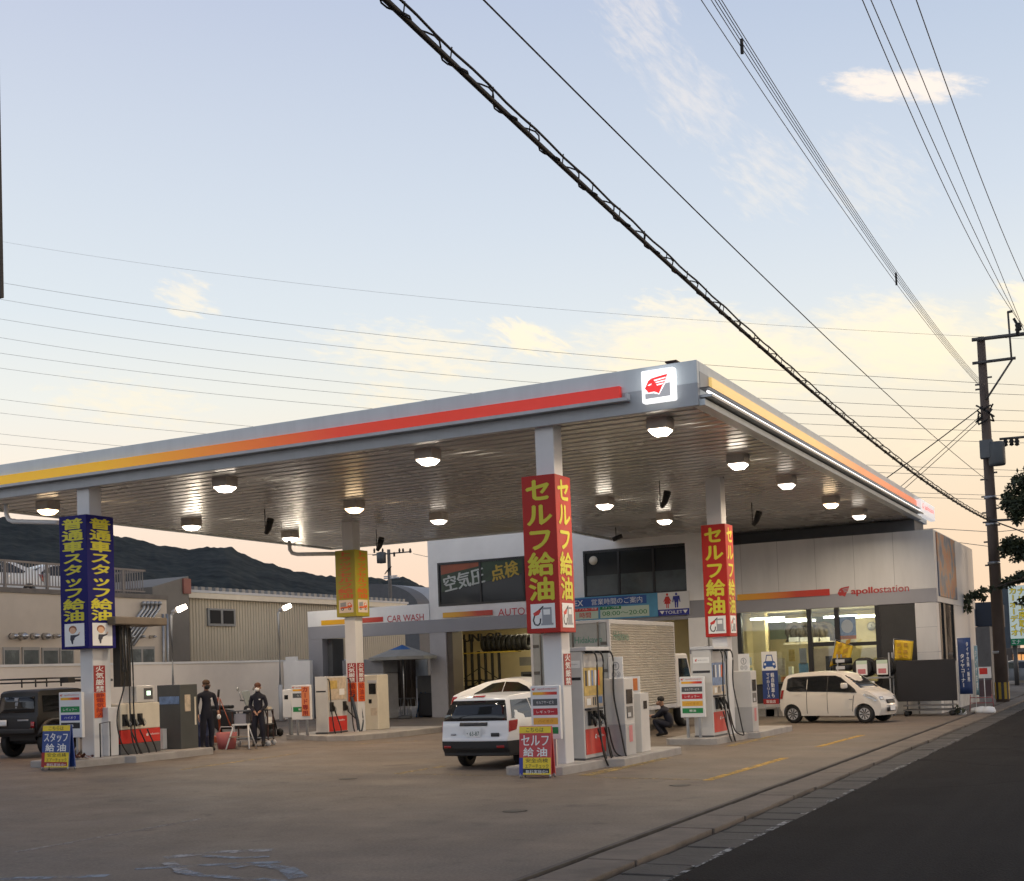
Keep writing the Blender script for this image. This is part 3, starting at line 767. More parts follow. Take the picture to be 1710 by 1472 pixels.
# no-fire strips on the columns
def strip(label, lo, hi, c, rt, w, body, m, ink=WPRINT):
    c = Vector(c); rtv = Vector(rt); nrm = rtv.cross(Vector(ZU))
    t = thing('warning_strip', label, 'sign', (c.x, c.y, lo), 0, 'no fire strips on the columns')
    mb = MB(); p = [Vector((0, 0, 0)) + rtv * s * w / 2 + nrm * q for s in (-1, 1) for q in (0.004, 0.014)]
    mb.prism([(v.x, v.y) for v in (p[0], p[2], p[3], p[1])], 'z', 0, hi - lo, m)
    mb.build('plate', t)
    mb = MB(); n = len(body)
    for i, ch in enumerate(body):
        mb.char(ch, ink, nrm * 0.014 + Vector((0, 0, (hi - lo) * (1 - (i + 0.5) / n))), rt, ZU, w * 0.78, (hi - lo) / n * 0.95, 0.004, 0.02)
    mb.build('lettering', t, fix=False)
def zx(x, y, X): return atX(x, y, X)[1]
bx, by = COLS['b']; X = bx + 0.19
strip('narrow dark red strip with white no fire lettering on the front red column', zx(936, 1145, X), zx(936, 1092, X), (X, by + 0.02, 0), YR, 0.30, '火気厳禁', DRED)
ax_, ay = COLS['a']; X = ax_ + 0.19
strip('dark red strip with white no fire lettering on the blue column', zx(150, 1157, X), zx(150, 1112, X), (X, ay, 0), YR, 0.34, '火気厳禁', DRED)
strip('orange strip with dark lettering below the red strip on the blue column', zx(150, 1200, X), zx(150, 1158, X), (X, ay, 0), YR, 0.34, '静電気除去', ORANGE, DRED)
cx_, cy_ = COLS['c']; Z1 = atY(585, 1108, cy_ - 0.19)[1]; Z2 = atY(585, 1140, cy_ - 0.19)[1]; Z3 = atY(590, 1172, cy_ - 0.19)[1]
strip('dark red strip with white no fire lettering on the front of the yellow column', Z2, Z1, (cx_ + 0.02, cy_ - 0.19, 0), XR, 0.30, '火気厳禁', DRED)
strip('dark red strip with white no fire lettering on the right side of the yellow column', Z2, Z1, (cx_ + 0.19, cy_, 0), YR, 0.34, '火気厳禁', DRED)
strip('orange red strip on the front of the yellow column, below the dark red one', Z3, Z2 - 0.01, (cx_ + 0.02, cy_ - 0.19, 0), XR, 0.30, '給油中', ORANGE, DRED)
strip('orange red strip on the right side of the yellow column, below the dark red one', Z3, Z2 - 0.01, (cx_ + 0.19, cy_, 0), YR, 0.34, '給油中', ORANGE, DRED)
dx_, dy_ = COLS['d']

# ------------------------------------------------------------------ price boards
HEADC = pbr('header_red', (0.55, 0.06, 0.04), 0.5, var=0)
def price_board(label, tl, br, Y, zground, bars, slanted=None):
    x0, z1 = atY(*tl, Y); x1, z0 = atY(*br, Y)
    w, h = x1 - x0, z1 - z0
    t = thing('price_board', label, 'sign', ((x0 + x1) / 2, Y, zground), 0, 'fuel name boards on posts')
    zb = z0 - zground
    mb = MB(); mb.box(-w / 2, w / 2, 0, 0.09, zb, zb + h, WHITE); mb.build('board', t, bevel=0.012)
    for s in (-0.25, 0.25):
        mb = MB(); mb.box(s * w - 0.03, s * w + 0.03, 0.02, 0.07, 0, zb, STEEL); mb.build('post', t)
    mb = MB()
    c = lambda v: (0, 0, zb + h * v)
    emblem(mb, (-0.38 * w, 0, zb + h * 0.935), XR, ZU, w * 0.13, h * 0.05, HEADC, WPRINT); mb.build('emblem', t, fix=False); mb = MB()
    mb.text('apollostation', HEADC, (0.08 * w, 0, zb + h * 0.935), XR, ZU, w * 0.66, h * 0.045, 0.004, 0.02)
    mb.build('header', t, fix=False)
    gm = gradient('board_gradient', GRADH, 0, -w * 0.42, w * 0.42)
    mb = MB(); mb.sign([(0, 0), (1, 0), (1, 1), (0, 1)], gm, c(0.855), XR, ZU, w * 0.84, h * 0.055, 0.003); mb.build('gradient_bar', t, fix=False)
    for (v, hh, m, body, ink) in bars:
        mb = MB(); mb.sign([(0, 0), (1, 0), (1, 1), (0, 1)], m, c(v), XR, ZU, w * 0.84, h * hh, 0.003)
        if body:
            mb.text(body, ink, c(v), XR, ZU, w * 0.13 * min(4.6, len(body)), h * hh * 0.45, 0.006, 0.02)
        mb.build('fuel_bar', t, fix=False)
    return t
SLATE = pbr('slate_print', (0.075, 0.085, 0.09), 0.5, var=0); AMB = pbr('amber_print', (0.70, 0.38, 0.04), 0.5, var=0); AMBT = pbr('amber_ink', (0.45, 0.2, 0.02), 0.5, var=0); CRIM = pbr('crimson_print', (0.45, 0.02, 0.03), 0.5, var=0)
selfbars = [(0.69, 0.125, SLATE, 'セルフサービス', WPRINT), (0.515, 0.125, CRIM, 'レギュラー', WPRINT), (0.34, 0.125, AMB, 'ハイオク', AMBT), (0.165, 0.125, GREEN, '軽油', WPRINT)]
price_board('white fuel name board with four colour bars in front of the front red column', (885, 1146), (937, 1235), 20.62, 0.15, selfbars)
price_board('white fuel name board with four colour bars in front of the rear red column', (1134, 1131), (1178, 1198), 28.2, 0.15, selfbars)
price_board('white fuel name board with green, blue and black bars beside the blue column', (98, 1157), (137, 1232), 20.62, za + 0.15, [(0.62, 0.13, GREEN, 'レギュラー', WPRINT), (0.44, 0.13, BLUE, 'ハイオク', WPRINT), (0.265, 0.13, BPRINT, '軽油', WPRINT)])
pc = price_board('white board with slate and green bars and an orange notice beside the yellow column', (486, 1145), (519, 1202), 29.0, zc + 0.15, [(0.70, 0.13, SLATE, 'セルフ', WPRINT), (0.30, 0.14, GREEN, '軽油', WPRINT)])
x0, z1 = atY(503, 1147, 28.98); x1, z0 = atY(517, 1196, 28.98)
mb = MB(); mb.box(x0 - pc.location.x, x1 - pc.location.x, -0.025, -0.008, z0 - pc.location.z, z1 - pc.location.z, pbr('card_orange', (0.70, 0.22, 0.08), 0.5, var=0))
nt_ = mb.build('notice', pc)
mb = MB()
for i, ch in enumerate('カード専用'):
    mb.char(ch, DRED, ((x0 + x1) / 2 - pc.location.x, -0.025, (z1 - (z1 - z0) * (i + 0.5) / 5) - pc.location.z), XR, ZU, (x1 - x0) * 0.8, (z1 - z0) / 5 * 0.95, 0.004, 0.03)
mb.build('lettering', nt_, fix=False)
mb = MB(); x0, z1 = atY(471, 1152, 29.3); x1, z0 = atY(487, 1199, 29.3)
t = thing('card_reader', 'small white box with a dark display left of the card only board', 'terminal', ((x0 + x1) / 2, 29.3, zc + 0.15))
mb.box(-(x1 - x0) / 2, (x1 - x0) / 2, 0, 0.3, z0 - zc - 0.15, z1 - zc - 0.15, WHITE); mb.build('box', t, bevel=0.02)
mb = MB(); mb.box(-0.08, 0.05, -0.006, 0.004, z1 - zc - 0.15 - 0.28, z1 - zc - 0.15 - 0.16, BLACKG); mb.build('display', t)
mb = MB(); mb.box(-0.04, 0.04, 0.1, 0.2, 0, z0 - zc - 0.15, STEEL); mb.build('post', t)

# ------------------------------------------------------------------ A-frame signs
def a_frame(label, tl, br, Y, zg, mainbody, mainm, minor):
    x0, z1 = atY(*tl, Y); x1, z0 = atY(*br, Y); w = x1 - x0; h = z1 - zg
    t = thing('a_frame_sign', label, 'sandwich board', ((x0 + x1) / 2, Y, zg), 0, 'sandwich boards on the forecourt')
    lean = R(5)
    up = Vector((0, math.sin(lean), math.cos(lean))); nrm = Vector((0, -math.cos(lean), math.sin(lean)))
    hh = h / math.cos(lean)
    for k, s in enumerate((1, -1)):
        mb = MB()
        u = Vector((0, math.sin(lean) * s, math.cos(lean))); off = Vector((0, 0 if s == 1 else 2 * math.sin(lean) * hh + 0.03, 0)); th = Vector((0, 0.025, 0))
        A = [off + u * (0.07 * hh) + Vector((q * w / 2, 0, 0)) for q in (-1, 1)]; B = [off + u * hh + Vector((q * w / 2, 0, 0)) for q in (-1, 1)]
        mb.prism([(-w / 2, 0), (w / 2, 0), (w / 2, 1), (-w / 2, 1)], 'y', 0, 0.025, mainm)
        for v in mb.bm.verts:
            v.co = off + u * (0.06 * hh + v.co.z * 0.94 * hh) + Vector((v.co.x, v.co.y, 0))
        mb.build('panel', t)
        mb = MB()
        for q in (-1, 1):
            p0 = off + Vector((q * w * 0.47, 0.012, 0)); mb.tube([p0, p0 + u * (0.08 * hh)], 0.018, STEEL, 8)
        mb.build('legs_frame', t)
    P = lambda v, dxx=0: up * (v * hh) + Vector((dxx, 0, 0))
    mb = MB(); mb.sign([(0, 0), (1, 0), (1, 1), (0, 1)], YEL, P(0.93), XR, up, w, hh * 0.125, 0.004); mb.text('こちらは', BPRINT, P(0.93), XR, up, w * 0.55, hh * 0.085, 0.008, 0.02); mb.build('top_strip', t, fix=False)
    mb = MB(); mb.text(mainbody, WPRINT, P(0.725), XR, up, w * 0.86, hh * 0.20, 0.006, 0.035)
    mb.text('給', WPRINT, P(0.50, -w * 0.20), XR, up, w * 0.32, hh * 0.17, 0.006, 0.03); mb.text('油', WPRINT, P(0.50, w * 0.22), XR, up, w * 0.32, hh * 0.17, 0.006, 0.03); mb.build('lettering', t, fix=False)
    mb = MB(); mb.sign([(0.12, 0), (1, 0), (1, 1), (0.12, 1)], YEL, P(0.225), XR, up, w, hh * 0.33, 0.004); mb.sign([(0, 0), (0.12, 0), (0.12, 1), (0, 1)], minor, P(0.225), XR, up, w, hh * 0.33, 0.004)
    mb.text('安全点検', BPRINT, P(0.335, w * 0.06), XR, up, w * 0.70, hh * 0.085, 0.008, 0.02); mb.text('エアーチェック', BPRINT, P(0.225, w * 0.06), XR, up, w * 0.74, hh * 0.08, 0.008, 0.025); mb.text('無料実施中!!', WPRINT, P(0.115, w * 0.06), XR, up, w * 0.70, hh * 0.075, 0.010, 0.02)
    mb.sign([(0.12, 0.10), (0.95, 0.10), (0.95, 0.36), (0.12, 0.36)], BPRINT if minor is BLUE else DRED, P(0.225), XR, up, w, hh * 0.33, 0.006)
    mb.build('bottom_strip', t, fix=False)
PINKR = pbr('panel_red', (0.52, 0.055, 0.06), 0.45, var=0.05); PANB = pbr('panel_blue', (0.03, 0.07, 0.26), 0.45, var=0.05)
a_frame('red sandwich board for self service in front of the front red column', (864, 1214), (920, 1300), 19.9, 0, 'セルフ', PINKR, BLUE)
a_frame('blue sandwich board for full service in front of the blue column', (67, 1212), (114, 1288), 19.6, gz(-21), 'スタッフ', PANB, DRED)

# ------------------------------------------------------------------ fuel pumps
PUMPW = pbr('pump_white', (0.56, 0.55, 0.53), 0.35, var=0.06, scale=1.5)
PUMPG = pbr('pump_grey', (0.40, 0.40, 0.40), 0.4, var=0.06)
RUB = pbr('hose_rubber', (0.018, 0.018, 0.018), 0.45, var=0.1)
def hose(t, pts, r=0.017, name='hose', m=None):
    """smooth tube through control points"""
    P = [Vector(p) for p in pts]; out = []
    for i in range(len(P) - 1):
        p0, p1, p2, p3 = P[max(i - 1, 0)], P[i], P[i + 1], P[min(i + 2, len(P) - 1)]
        for k in range(6):
            s = k / 6
            out.append(0.5 * ((2 * p1) + (p2 - p0) * s + (2 * p0 - 5 * p1 + 4 * p2 - p3) * s * s + (-p0 + 3 * p1 - 3 * p2 + p3) * s ** 3))
    out.append(P[-1])
    mb = MB(); mb.tube(out, r, m or RUB, 7); return mb.build(name, t)
def nozzle(t, y, z, x=0.0, col=None):
    mb = MB(); mb.box(x - 0.01, x + 0.07, y - 0.055, y + 0.055, z - 0.10, z + 0.17, BLACK)
    n = mb.build('nozzle_holder', t, bevel=0.01)
    mb = MB(); mb.tube([(x + 0.06, y - 0.02, z + 0.12), (x + 0.12, y, z + 0.0), (x + 0.13, y + 0.02, z - 0.12)], 0.028, BLACK, 8, 0.022)
    mb.tube([(x + 0.11, y + 0.04, z + 0.05), (x + 0.16, y + 0.06, z - 0.05), (x + 0.13, y + 0.03, z - 0.12)], 0.010, STEEL, 6)
    mb.build('nozzle', n)
POSTY = pbr('poster_yellow', (0.60, 0.42, 0.12), 0.55, var=0.25, scale=6); POSTC = pbr('poster_cream', (0.58, 0.48, 0.36), 0.5, var=0.2, scale=8); POSTB = pbr('poster_blue', (0.15, 0.24, 0.42), 0.5, var=0.3, scale=7)
PORG = pbr('poster_orange', (0.62, 0.20, 0.06), 0.5, var=0.2, scale=7)
def self_pump(label, tlabel, t2label, loc, up_poster, gap=0.0):
    t = thing('fuel_pump', label, 'fuel pump', loc, 0, 'self service fuel pumps')
    mb = MB(); mb.box(-0.47, 0, 0, 1.02, 0, 2.04, PUMPW); mb.box(-0.48, 0.006, -0.012, 1.03, 0.0, 0.04, DGREY); mb.build('cabinet', t, bevel=0.012)
    mb = MB(); mb.box(-0.50, 0.10, -0.02, 1.12, 2.045, 2.12, LGREY); mb.build('top_slab', t, bevel=0.01)
    mb = MB(); mb.box(-0.45, -0.03, -0.006, 0.01, 1.50, 1.555, BPRINT); mb.build('card_slot', t)
    mb = MB(); mb.sign([(0, 0), (1, 0), (1, 1), (0, 1)], WPRINT, (-0.235, 0, 1.80), XR, ZU, 0.40, 0.14, 0.003)
    emblem(mb, (-0.36, 0, 1.80), XR, ZU, 0.06, 0.07, HEADC, WPRINT); mb.text('apollostation', GPRINT, (-0.20, 0, 1.80), XR, ZU, 0.24, 0.035, 0.006); mb.build('brand_plate', t, fix=False)
    def panel(name, y0, y1, z0, z1, m, parts=()):
        mb = MB(); mb.box(-0.004, 0.012, y0, y1, z0, z1, m)
        for (a, b, c, d, mm) in parts:
            mb.sign([(a, c), (b, c), (b, d), (a, d)], mm, (0.012, (y0 + y1) / 2, (z0 + z1) / 2), YR, ZU, y1 - y0, z1 - z0, 0.003)
        return mb.build(name, t)
    panel('hose_panel', 0.05, 0.98, 1.74, 2.03, PUMPG)
    rnd = random.Random(len(label))
    panel('upper_poster', 0.05, 0.98, 1.20, 1.73, up_poster, [(0.05 + 0.16 * i, 0.15 + 0.16 * i, 0.35, 0.9, (BPRINT, WPRINT, POSTB, WPRINT, ORANGE)[i]) for i in range(5)])
    panel('lower_poster', 0.05, 0.98, 0.98, 1.19, POSTC, [(0.1, 0.3, 0.2, 0.8, WPRINT), (0.4, 0.46, 0.15, 0.9, BPRINT), (0.5, 0.56, 0.15, 0.9, BPRINT), (0.68, 0.9, 0.3, 0.9, POSTB)])
    mb = MB(); mb.box(-0.004, 0.14, 0.05, 0.62, 0.93, 0.965, BPRINT); mb.build('shelf', t)
    panel('nozzle_panel', 0.05, 0.98, 0.58, 0.925, PUMPW)
    panel('red_panel', 0.05, 0.98, 0.10, 0.575, RED)
    mb = MB(); emblem(mb, (0.012, 0.50, 0.42), YR, ZU, 0.10, 0.09, WPRINT, RED); mb.text('apollo', WPRINT, (0.012, 0.74, 0.42), YR, ZU, 0.32, 0.06, 0.004, 0.02); mb.build('red_panel_lettering', t, fix=False)
    for y in (0.22, 0.46, 0.72):
        nozzle(t, y, 0.74)
    for (ya, yb, dip) in ((0.20, 0.30, -0.12), (0.50, 0.62, -0.16), (1.00, 0.80, -0.02)):
        mb = MB(); mb.box(-0.05, 0.17, ya - 0.05, ya + 0.05, 2.00, 2.045, BLACK); mb.build('hose_arm', t, bevel=0.008)
        s = 0.10 if ya < 0.9 else 0.34
        hose(t, [(0.17, ya, 2.02), (0.21, ya + 0.04, 1.85), (0.20, ya + 0.02, 1.2), (0.21 + s * 0.3, ya, 0.55), (0.24 + s * 0.4, ya + 0.02, 0.12), (0.26 + s * 0.4, (ya + yb) / 2 + 0.12, dip), (0.22, yb + 0.12, 0.10), (0.15, yb, 0.58)])
    # payment terminal, a thing of its own
    g = thing('payment_terminal', tlabel, 'payment terminal', (loc[0] + 0.20, loc[1] + 1.06 + gap, loc[2]), 0, 'payment terminals beside the pumps')
    mb = MB(); mb.box(-0.45, 0.20, 0, 0.50, 0, 1.50, PUMPW); mb.box(-0.455, 0.206, -0.006, 0.506, 0.001, 0.62, PUMPG); mb.build('cabinet', g, bevel=0.012)
    mb = MB(); mb.box(0.198, 0.212, 0.10, 0.40, 1.0, 1.28, BLACKG); mb.build('screen', g)
    mb = MB(); mb.box(0.198, 0.212, 0.10, 0.40, 0.72, 0.95, DGREY); mb.sign([(0.1, 0.1), (0.6, 0.1), (0.6, 0.5), (0.1, 0.5)], LGREY, (0.212, 0.25, 0.83), YR, ZU, 0.3, 0.2, 0.003); mb.build('keypad', g)
    mb = MB(); mb.sign([(0, 0), (1, 0), (1, 1), (0, 1)], pbr('pink_print', (0.55, 0.18, 0.2), 0.5, var=0.1, scale=20), (0.206, 0.25, 0.42), YR, ZU, 0.18, 0.32, 0.004); mb.build('notice', g, fix=False)
    mb = MB(); mb.box(-0.12, 0.16, 0.08, 0.11, 1.50, 1.92, WPRINT); mb.text('①', GPRINT, (0.02, 0.08, 1.74), XR, ZU, 0.14, 0.16, 0.004, 0.02); mb.text('②③', GPRINT, (0.02, 0.08, 1.58), XR, ZU, 0.18, 0.10, 0.004, 0.02); mb.build('step_card', g, fix=False)
    if gap:
        return t
    k = thing('change_machine', t2label, 'change machine', (loc[0] + 0.24, loc[1] + 2.0, loc[2]), 0, 'change machines beside the pumps')
    mb = MB(); mb.box(-0.40, 0.12, 0, 0.48, 0, 1.18, PUMPW); mb.build('cabinet', k, bevel=0.012)
    mb = MB(); mb.box(-0.25, 0.11, 0.02, 0.06, 1.18, 1.52, WHITE); mb.box(-0.21, 0.07, 0.012, 0.02, 1.24, 1.48, PORG); mb.build('notice', k)
    mb = MB(); mb.box(0.118, 0.13, 0.16, 0.34, 0.86, 1.02, BLACKG); mb.build('slot', k)
    return t
self_pump('white self service pump with yellow posters and black hoses beside the front red column', 'white and grey payment terminal with white step card beside the front pump', 'white change machine with orange notice behind the front payment terminal', (-9.63, 21.75, 0.15), POSTY)
self_pump('white self service pump with blue poster and black hoses beside the rear red column', 'white payment terminal beside the rear pump, nearest the parked hatchback', '', (-9.32, 28.5, 0.15), POSTB, 0.75)

# staff pump on the left island
zs = za + 0.15
t = thing('staff_pump', 'cream and red full service pump with three nozzles below an overhead hose tower', 'fuel pump', (-21.1, 21.65, zs))
mb = MB(); mb.box(-0.55, 0, 0, 1.3, 0.0, 0.24, DGREY); mb.build('base', t, bevel=0.01)
mb = MB(); mb.box(-0.55, 0.004, 0.02, 1.29, 0.245, 0.56, RED); mb.build('red_band', t, bevel=0.01)
mb = MB(); emblem(mb, (0.005, 0.86, 0.42), YR, ZU, 0.10, 0.08, WPRINT, RED); mb.text('apollostation', WPRINT, (0.005, 1.08, 0.42), YR, ZU, 0.34, 0.06, 0.004, 0.02); mb.build('red_band_lettering', t, fix=False)
mb = MB(); mb.box(-0.55, 0.0, 0.02, 1.29, 0.565, 1.16, CREAM); mb.build('body', t, bevel=0.015)
mb = MB(); mb.box(-0.45, -0.02, 0.55, 1.15, 1.165, 1.56, PUMPW); hd = mb.build('display_head', t, bevel=0.02)
mb = MB(); mb.box(-0.025, -0.008, 0.80, 1.08, 1.24, 1.50, DGREY); mb.build('display_frame', hd)
mb = MB(); mb.box(-0.01, -0.003, 0.88, 1.0, 1.33, 1.43, pbr('lit_display', (0.5, 0.8, 0.5), 0.4, var=0, emit=1.6, ecol=(0.7, 0.95, 0.7))); mb.build('display', hd)
for y in (0.12, 0.36, 0.60):
    nozzle(t, y, 0.75)
mb = MB(); mb.box(-0.62, -0.20, -0.32, -0.05, 0, 2.95, COLW); mb.box(-0.64, -0.02, -0.34, -0.03, 0.001, 1.1, COLW); mb.build('tower', t, bevel=0.02)
mb = MB(); mb.box(-0.5, 0.28, -0.36, 1.32, 2.955, 3.14, pbr('tower_brown', (0.16, 0.13, 0.10), 0.6, var=0.15)); mb.build('overhead_arm', t, bevel=0.03)
mb = MB(); mb.box(-0.19, 0.02, 0.02, 0.36, 1.55, 2.95, pbr('hose_box', (0.03, 0.026, 0.022), 0.6)); 
for y in (0.10, 0.20):
    mb.tube([(0.03, y, 1.9), (0.03, y, 2.94)], 0.012, STEEL, 6)
mb.build('hose_guide', t)
for (ya, yb) in ((0.06, 0.12), (0.22, 0.40), (0.34, 0.64)):
    hose(t, [(0.04, ya, 2.9), (0.09, ya, 2.2), (0.08, ya + 0.02, 1.6), (0.10, ya + (0.0 if ya > 0.1 else -0.25), 0.9), (0.16, ya - (0.2 if ya < 0.1 else 0), 0.3), (0.22, (ya + yb) / 2 + 0.1, -0.14), (0.2, yb + 0.3, -0.02), (0.13, yb + 0.08, 0.55)])
mb = MB(); mb.tube([(-0.02, -0.6, 0), (-0.02, -0.6, 0.75), (-0.02, -0.3, 0.78), (-0.02, -0.3, 0)], 0.018, BLACK, 6); mb.build('guard_rail', t)
# card pump on the far island
t = thing('card_pump', 'white and red truck pump with two nozzles beside the yellow column', 'fuel pump', (-20.99, 29.58, zc + 0.15))
mb = MB(); mb.box(-0.42, 0, 0, 0.95, 0.02, 1.62, PUMPW); mb.box(-0.44, 0.01, -0.012, 0.96, 0, 0.05, DGREY); mb.build('cabinet', t, bevel=0.012)
mb = MB(); mb.box(-0.38, -0.05, -0.006, 0.01, 1.18, 1.22, BPRINT); mb.build('card_slot', t)
mb = MB(); mb.box(-0.004, 0.012, 0.04, 0.92, 0.95, 1.58, POSTC); mb.sign([(0.1, 0.5), (0.5, 0.5), (0.5, 0.9), (0.1, 0.9)], POSTY, (0.012, 0.48, 1.26), YR, ZU, 0.88, 0.6, 0.003); mb.sign([(0.6, 0.2), (0.9, 0.2), (0.9, 0.5), (0.6, 0.5)], WPRINT, (0.012, 0.48, 1.26), YR, ZU, 0.88, 0.6, 0.003); mb.build('poster', t)
mb = MB(); mb.box(-0.004, 0.012, 0.04, 0.92, 0.06, 0.48, RED); mb.text('apollo', WPRINT, (0.012, 0.62, 0.36), YR, ZU, 0.36, 0.06, 0.004, 0.02); mb.build('red_panel', t)
nozzle(t, 0.16, 0.72); nozzle(t, 0.80, 0.72)
hose(t, [(0.02, 0.0, 1.55), (0.10, -0.02, 1.45), (0.12, 0.0, 0.8), (0.18, 0.04, 0.1), (0.22, 0.2, -0.12), (0.2, 0.34, 0.1), (0.12, 0.2, 0.6)])
hose(t, [(0.02, 0.98, 1.55), (0.10, 1.0, 1.45), (0.14, 0.98, 0.8), (0.18, 1.0, 0.1), (0.22, 1.15, -0.1), (0.2, 1.3, 0.2), (0.12, 0.84, 0.6)])
hose(t, [(0.10, 1.05, 1.0), (0.22, 1.12, 0.4), (0.24, 1.2, -0.05), (0.24, 1.36, 0.3), (0.2, 1.25, 0.95), (0.14, 1.1, 1.05)], 0.05, 'hose_bundle', pbr('blue_grey_hose', (0.05, 0.065, 0.085), 0.5, var=0.2))
k = thing('card_terminal', 'cream payment terminal right of the yellow column', 'payment terminal', (-20.55, 31.5, zc + 0.15))
mb = MB(); mb.box(-1.15, 0.0, 0, 0.6, 0, 1.62, CREAM); mb.build('cabinet', k, bevel=0.02)
mb = MB(); mb.box(-0.30, -0.06, -0.015, 0.004, 1.05, 1.36, BLACKG); mb.build('screen', k)
mb = MB(); mb.box(-0.33, -0.03, -0.03, 0.004, 1.38, 1.46, LGREY); mb.build('hood', k)
mb = MB(); mb.box(-0.32, -0.22, -0.012, 0.004, 0.78, 0.9, BLACKG); mb.build('slot', k)
mb = MB(); mb.box(-0.26, -0.04, -0.008, 0.004, 0.42, 0.64, POSTC); mb.build('notice', k)
# dark cabinet at the rear end of the left island
x0, z1 = atY(262, 1145, 23.5); x1, _ = atY(300, 1145, 23.5)
t = thing('equipment_cabinet', 'dark grey upright cabinet with notices behind the staff pump', 'cabinet', ((x0 + x1) / 2, 23.5, zs))
w = x1 - x0; h = z1 - zs
CABG = pbr('cabinet_grey', (0.068, 0.072, 0.070), 0.45, var=0.1)
mb = MB(); mb.box(-w / 2, w / 2, 0, 0.62, 0.0, h, CABG); mb.build('body', t, bevel=0.01)
mb = MB(); mb.box(-w * 0.40, w * 0.46, -0.008, 0.004, h * 0.70, h * 0.82, POSTB); mb.build('blue_notice', t)
mb = MB(); mb.box(w / 2 - 0.004, w / 2 + 0.008, 0.16, 0.36, h * 0.58, h * 0.84, POSTC); mb.build('paper_notice', t)
mb = MB(); mb.box(w / 2 - 0.004, w / 2 + 0.012, 0.50, 0.55, h * 0.36, h * 0.80, CREAM); mb.build('handle_strip', t)
mb = MB(); mb.box(-w * 0.5 + 0.02, -w * 0.1, -0.15, -0.01, 0.02, 0.5, LGREY); mb.build('side_box', t)
# ------------------------------------------------------------------ station building (shop, service bay, car wash), front at y = 42
YB = 42.0
def FX(x, y, Y=YB): return atY(x, y, Y)[0]
def FZ(x, y, Y=YB): return atY(x, y, Y)[1]
WIND = pbr('dark_window', (0.018, 0.022, 0.024), 0.10, var=0.15, scale=0.6, spec=0.4)
FRAME = pbr('black_frame', (0.015, 0.015, 0.016), 0.4, var=0)
GLS = glass('shop_glass')
PANEL = pbr('wall_panel', (0.62, 0.61, 0.595), 0.40, var=0.08, scale=0.7, stretch=(2, 2, 0.4))
BGREY = pbr('building_grey', (0.30, 0.30, 0.325), 0.5, var=0.07, scale=0.5)
YWALL = pbr('warm_wall', (0.66, 0.56, 0.33), 0.7, var=0.1, scale=0.8)
sb = thing('service_building', 'white two storey service bay with dark upper windows and a grey car wash gate', 'building', (-20, YB, 0.1))
ZF, ZG, ZW = 3.42, 3.92, 4.55      # underside, top of grey band, top of the gate's white band
zg = 0.12
# upper storey with openings for two window bands (built round them)
w1 = (-24.45, -19.0, 4.47, 6.03); w2 = (-18.33, -14.36, 4.42, 6.02)
mb = MB()
xl, xr = -24.9, -13.8
mb.box(xl, w1[0], YB, YB + 0.2, ZG, 7.6, WALLW); mb.box(w1[1], w2[0], YB, YB + 0.2, ZG, 7.6, WALLW); mb.box(w2[1], xr, YB, YB + 0.2, ZG, 7.6, WALLW)
for w in (w1, w2):
    mb.box(w[0], w[1], YB, YB + 0.2, ZG, w[2], WALLW); mb.box(w[0], w[1], YB, YB + 0.2, w[3], 7.6, WALLW)
mb.build('upper_wall', sb, True)
mb = MB(); mb.box(xl, xl + 0.2, YB + 0.21, YB + 9, ZG + 0.3, 7.6, WALLW); mb.box(-29.2, xr, YB + 8.8, YB + 9, 0, ZG + 0.29, WALLW); mb.box(xl + 0.21, xr - 0.16, YB + 8.8, YB + 9, ZG + 0.295, 7.6, WALLW); mb.box(xr - 0.15, xr, YB + 0.21, YB + 9, 0, 7.6, WALLW); mb.build('rear_wall', sb, True)
mb = MB(); mb.box(xl - 0.02, xr + 0.02, YB - 0.02, YB + 9, 7.61, 7.75, LGREY); mb.build('roof', sb, True)
PO = [('空気圧', WPRINT), ('点検', YEL)]
for wi, w in enumerate((w1, w2)):
    mb = MB(); n = 3
    for i in range(n + 1):
        x = w[0] + (w[1] - w[0]) * i / n
        mb.box(x - 0.04, x + 0.04, YB - 0.012, YB + 0.1, w[2], w[3], FRAME)
    mb.box(w[0] - 0.04, w[1] + 0.04, YB - 0.014, YB + 0.1, w[2] - 0.06, w[2] + 0.03, FRAME); mb.box(w[0] - 0.04, w[1] + 0.04, YB - 0.014, YB + 0.1, w[3] - 0.03, w[3] + 0.06, FRAME)
    fr = mb.build('upper_window', sb, True)
    for i in range(n):
        a = w[0] + (w[1] - w[0]) * i / n + 0.04; b = w[0] + (w[1] - w[0]) * (i + 1) / n - 0.04
        mb = MB(); mb.box(a, b, YB + 0.03, YB + 0.05, w[2] + 0.03, w[3] - 0.03, WIND)
        if wi == 1:
            mb.box(a, b, YB + 0.022, YB + 0.028, w[2] + 0.03, w[2] + 0.75, pbr('window_film', (0.055, 0.07, 0.07), 0.15, var=0.2))
        o = mb.build('pane', fr); o.location = -Vector((-20, YB, 0.1))
pst = MB()
yy = YB + 0.02
pst.face([(-24.35, yy, 4.95), (-19.1, yy, 5.75), (-19.1, yy, 6.0), (-24.35, yy, 6.0)], pbr('poster_green', (0.02, 0.045, 0.02), 0.4, var=0.3))
pst.face([(-24.35, yy - 0.003, 5.62), (-22.7, yy - 0.003, 5.85), (-22.7, yy - 0.003, 6.0), (-24.35, yy - 0.003, 6.0)], pbr('poster_red', (0.28, 0.06, 0.02), 0.4, var=0.2))
pst.face([(-20.6, yy - 0.003, 5.15), (-19.1, yy - 0.003, 5.35), (-19.1, yy - 0.003, 5.85), (-20.6, yy - 0.003, 5.6)], pbr('poster_red', (0, 0, 0)))
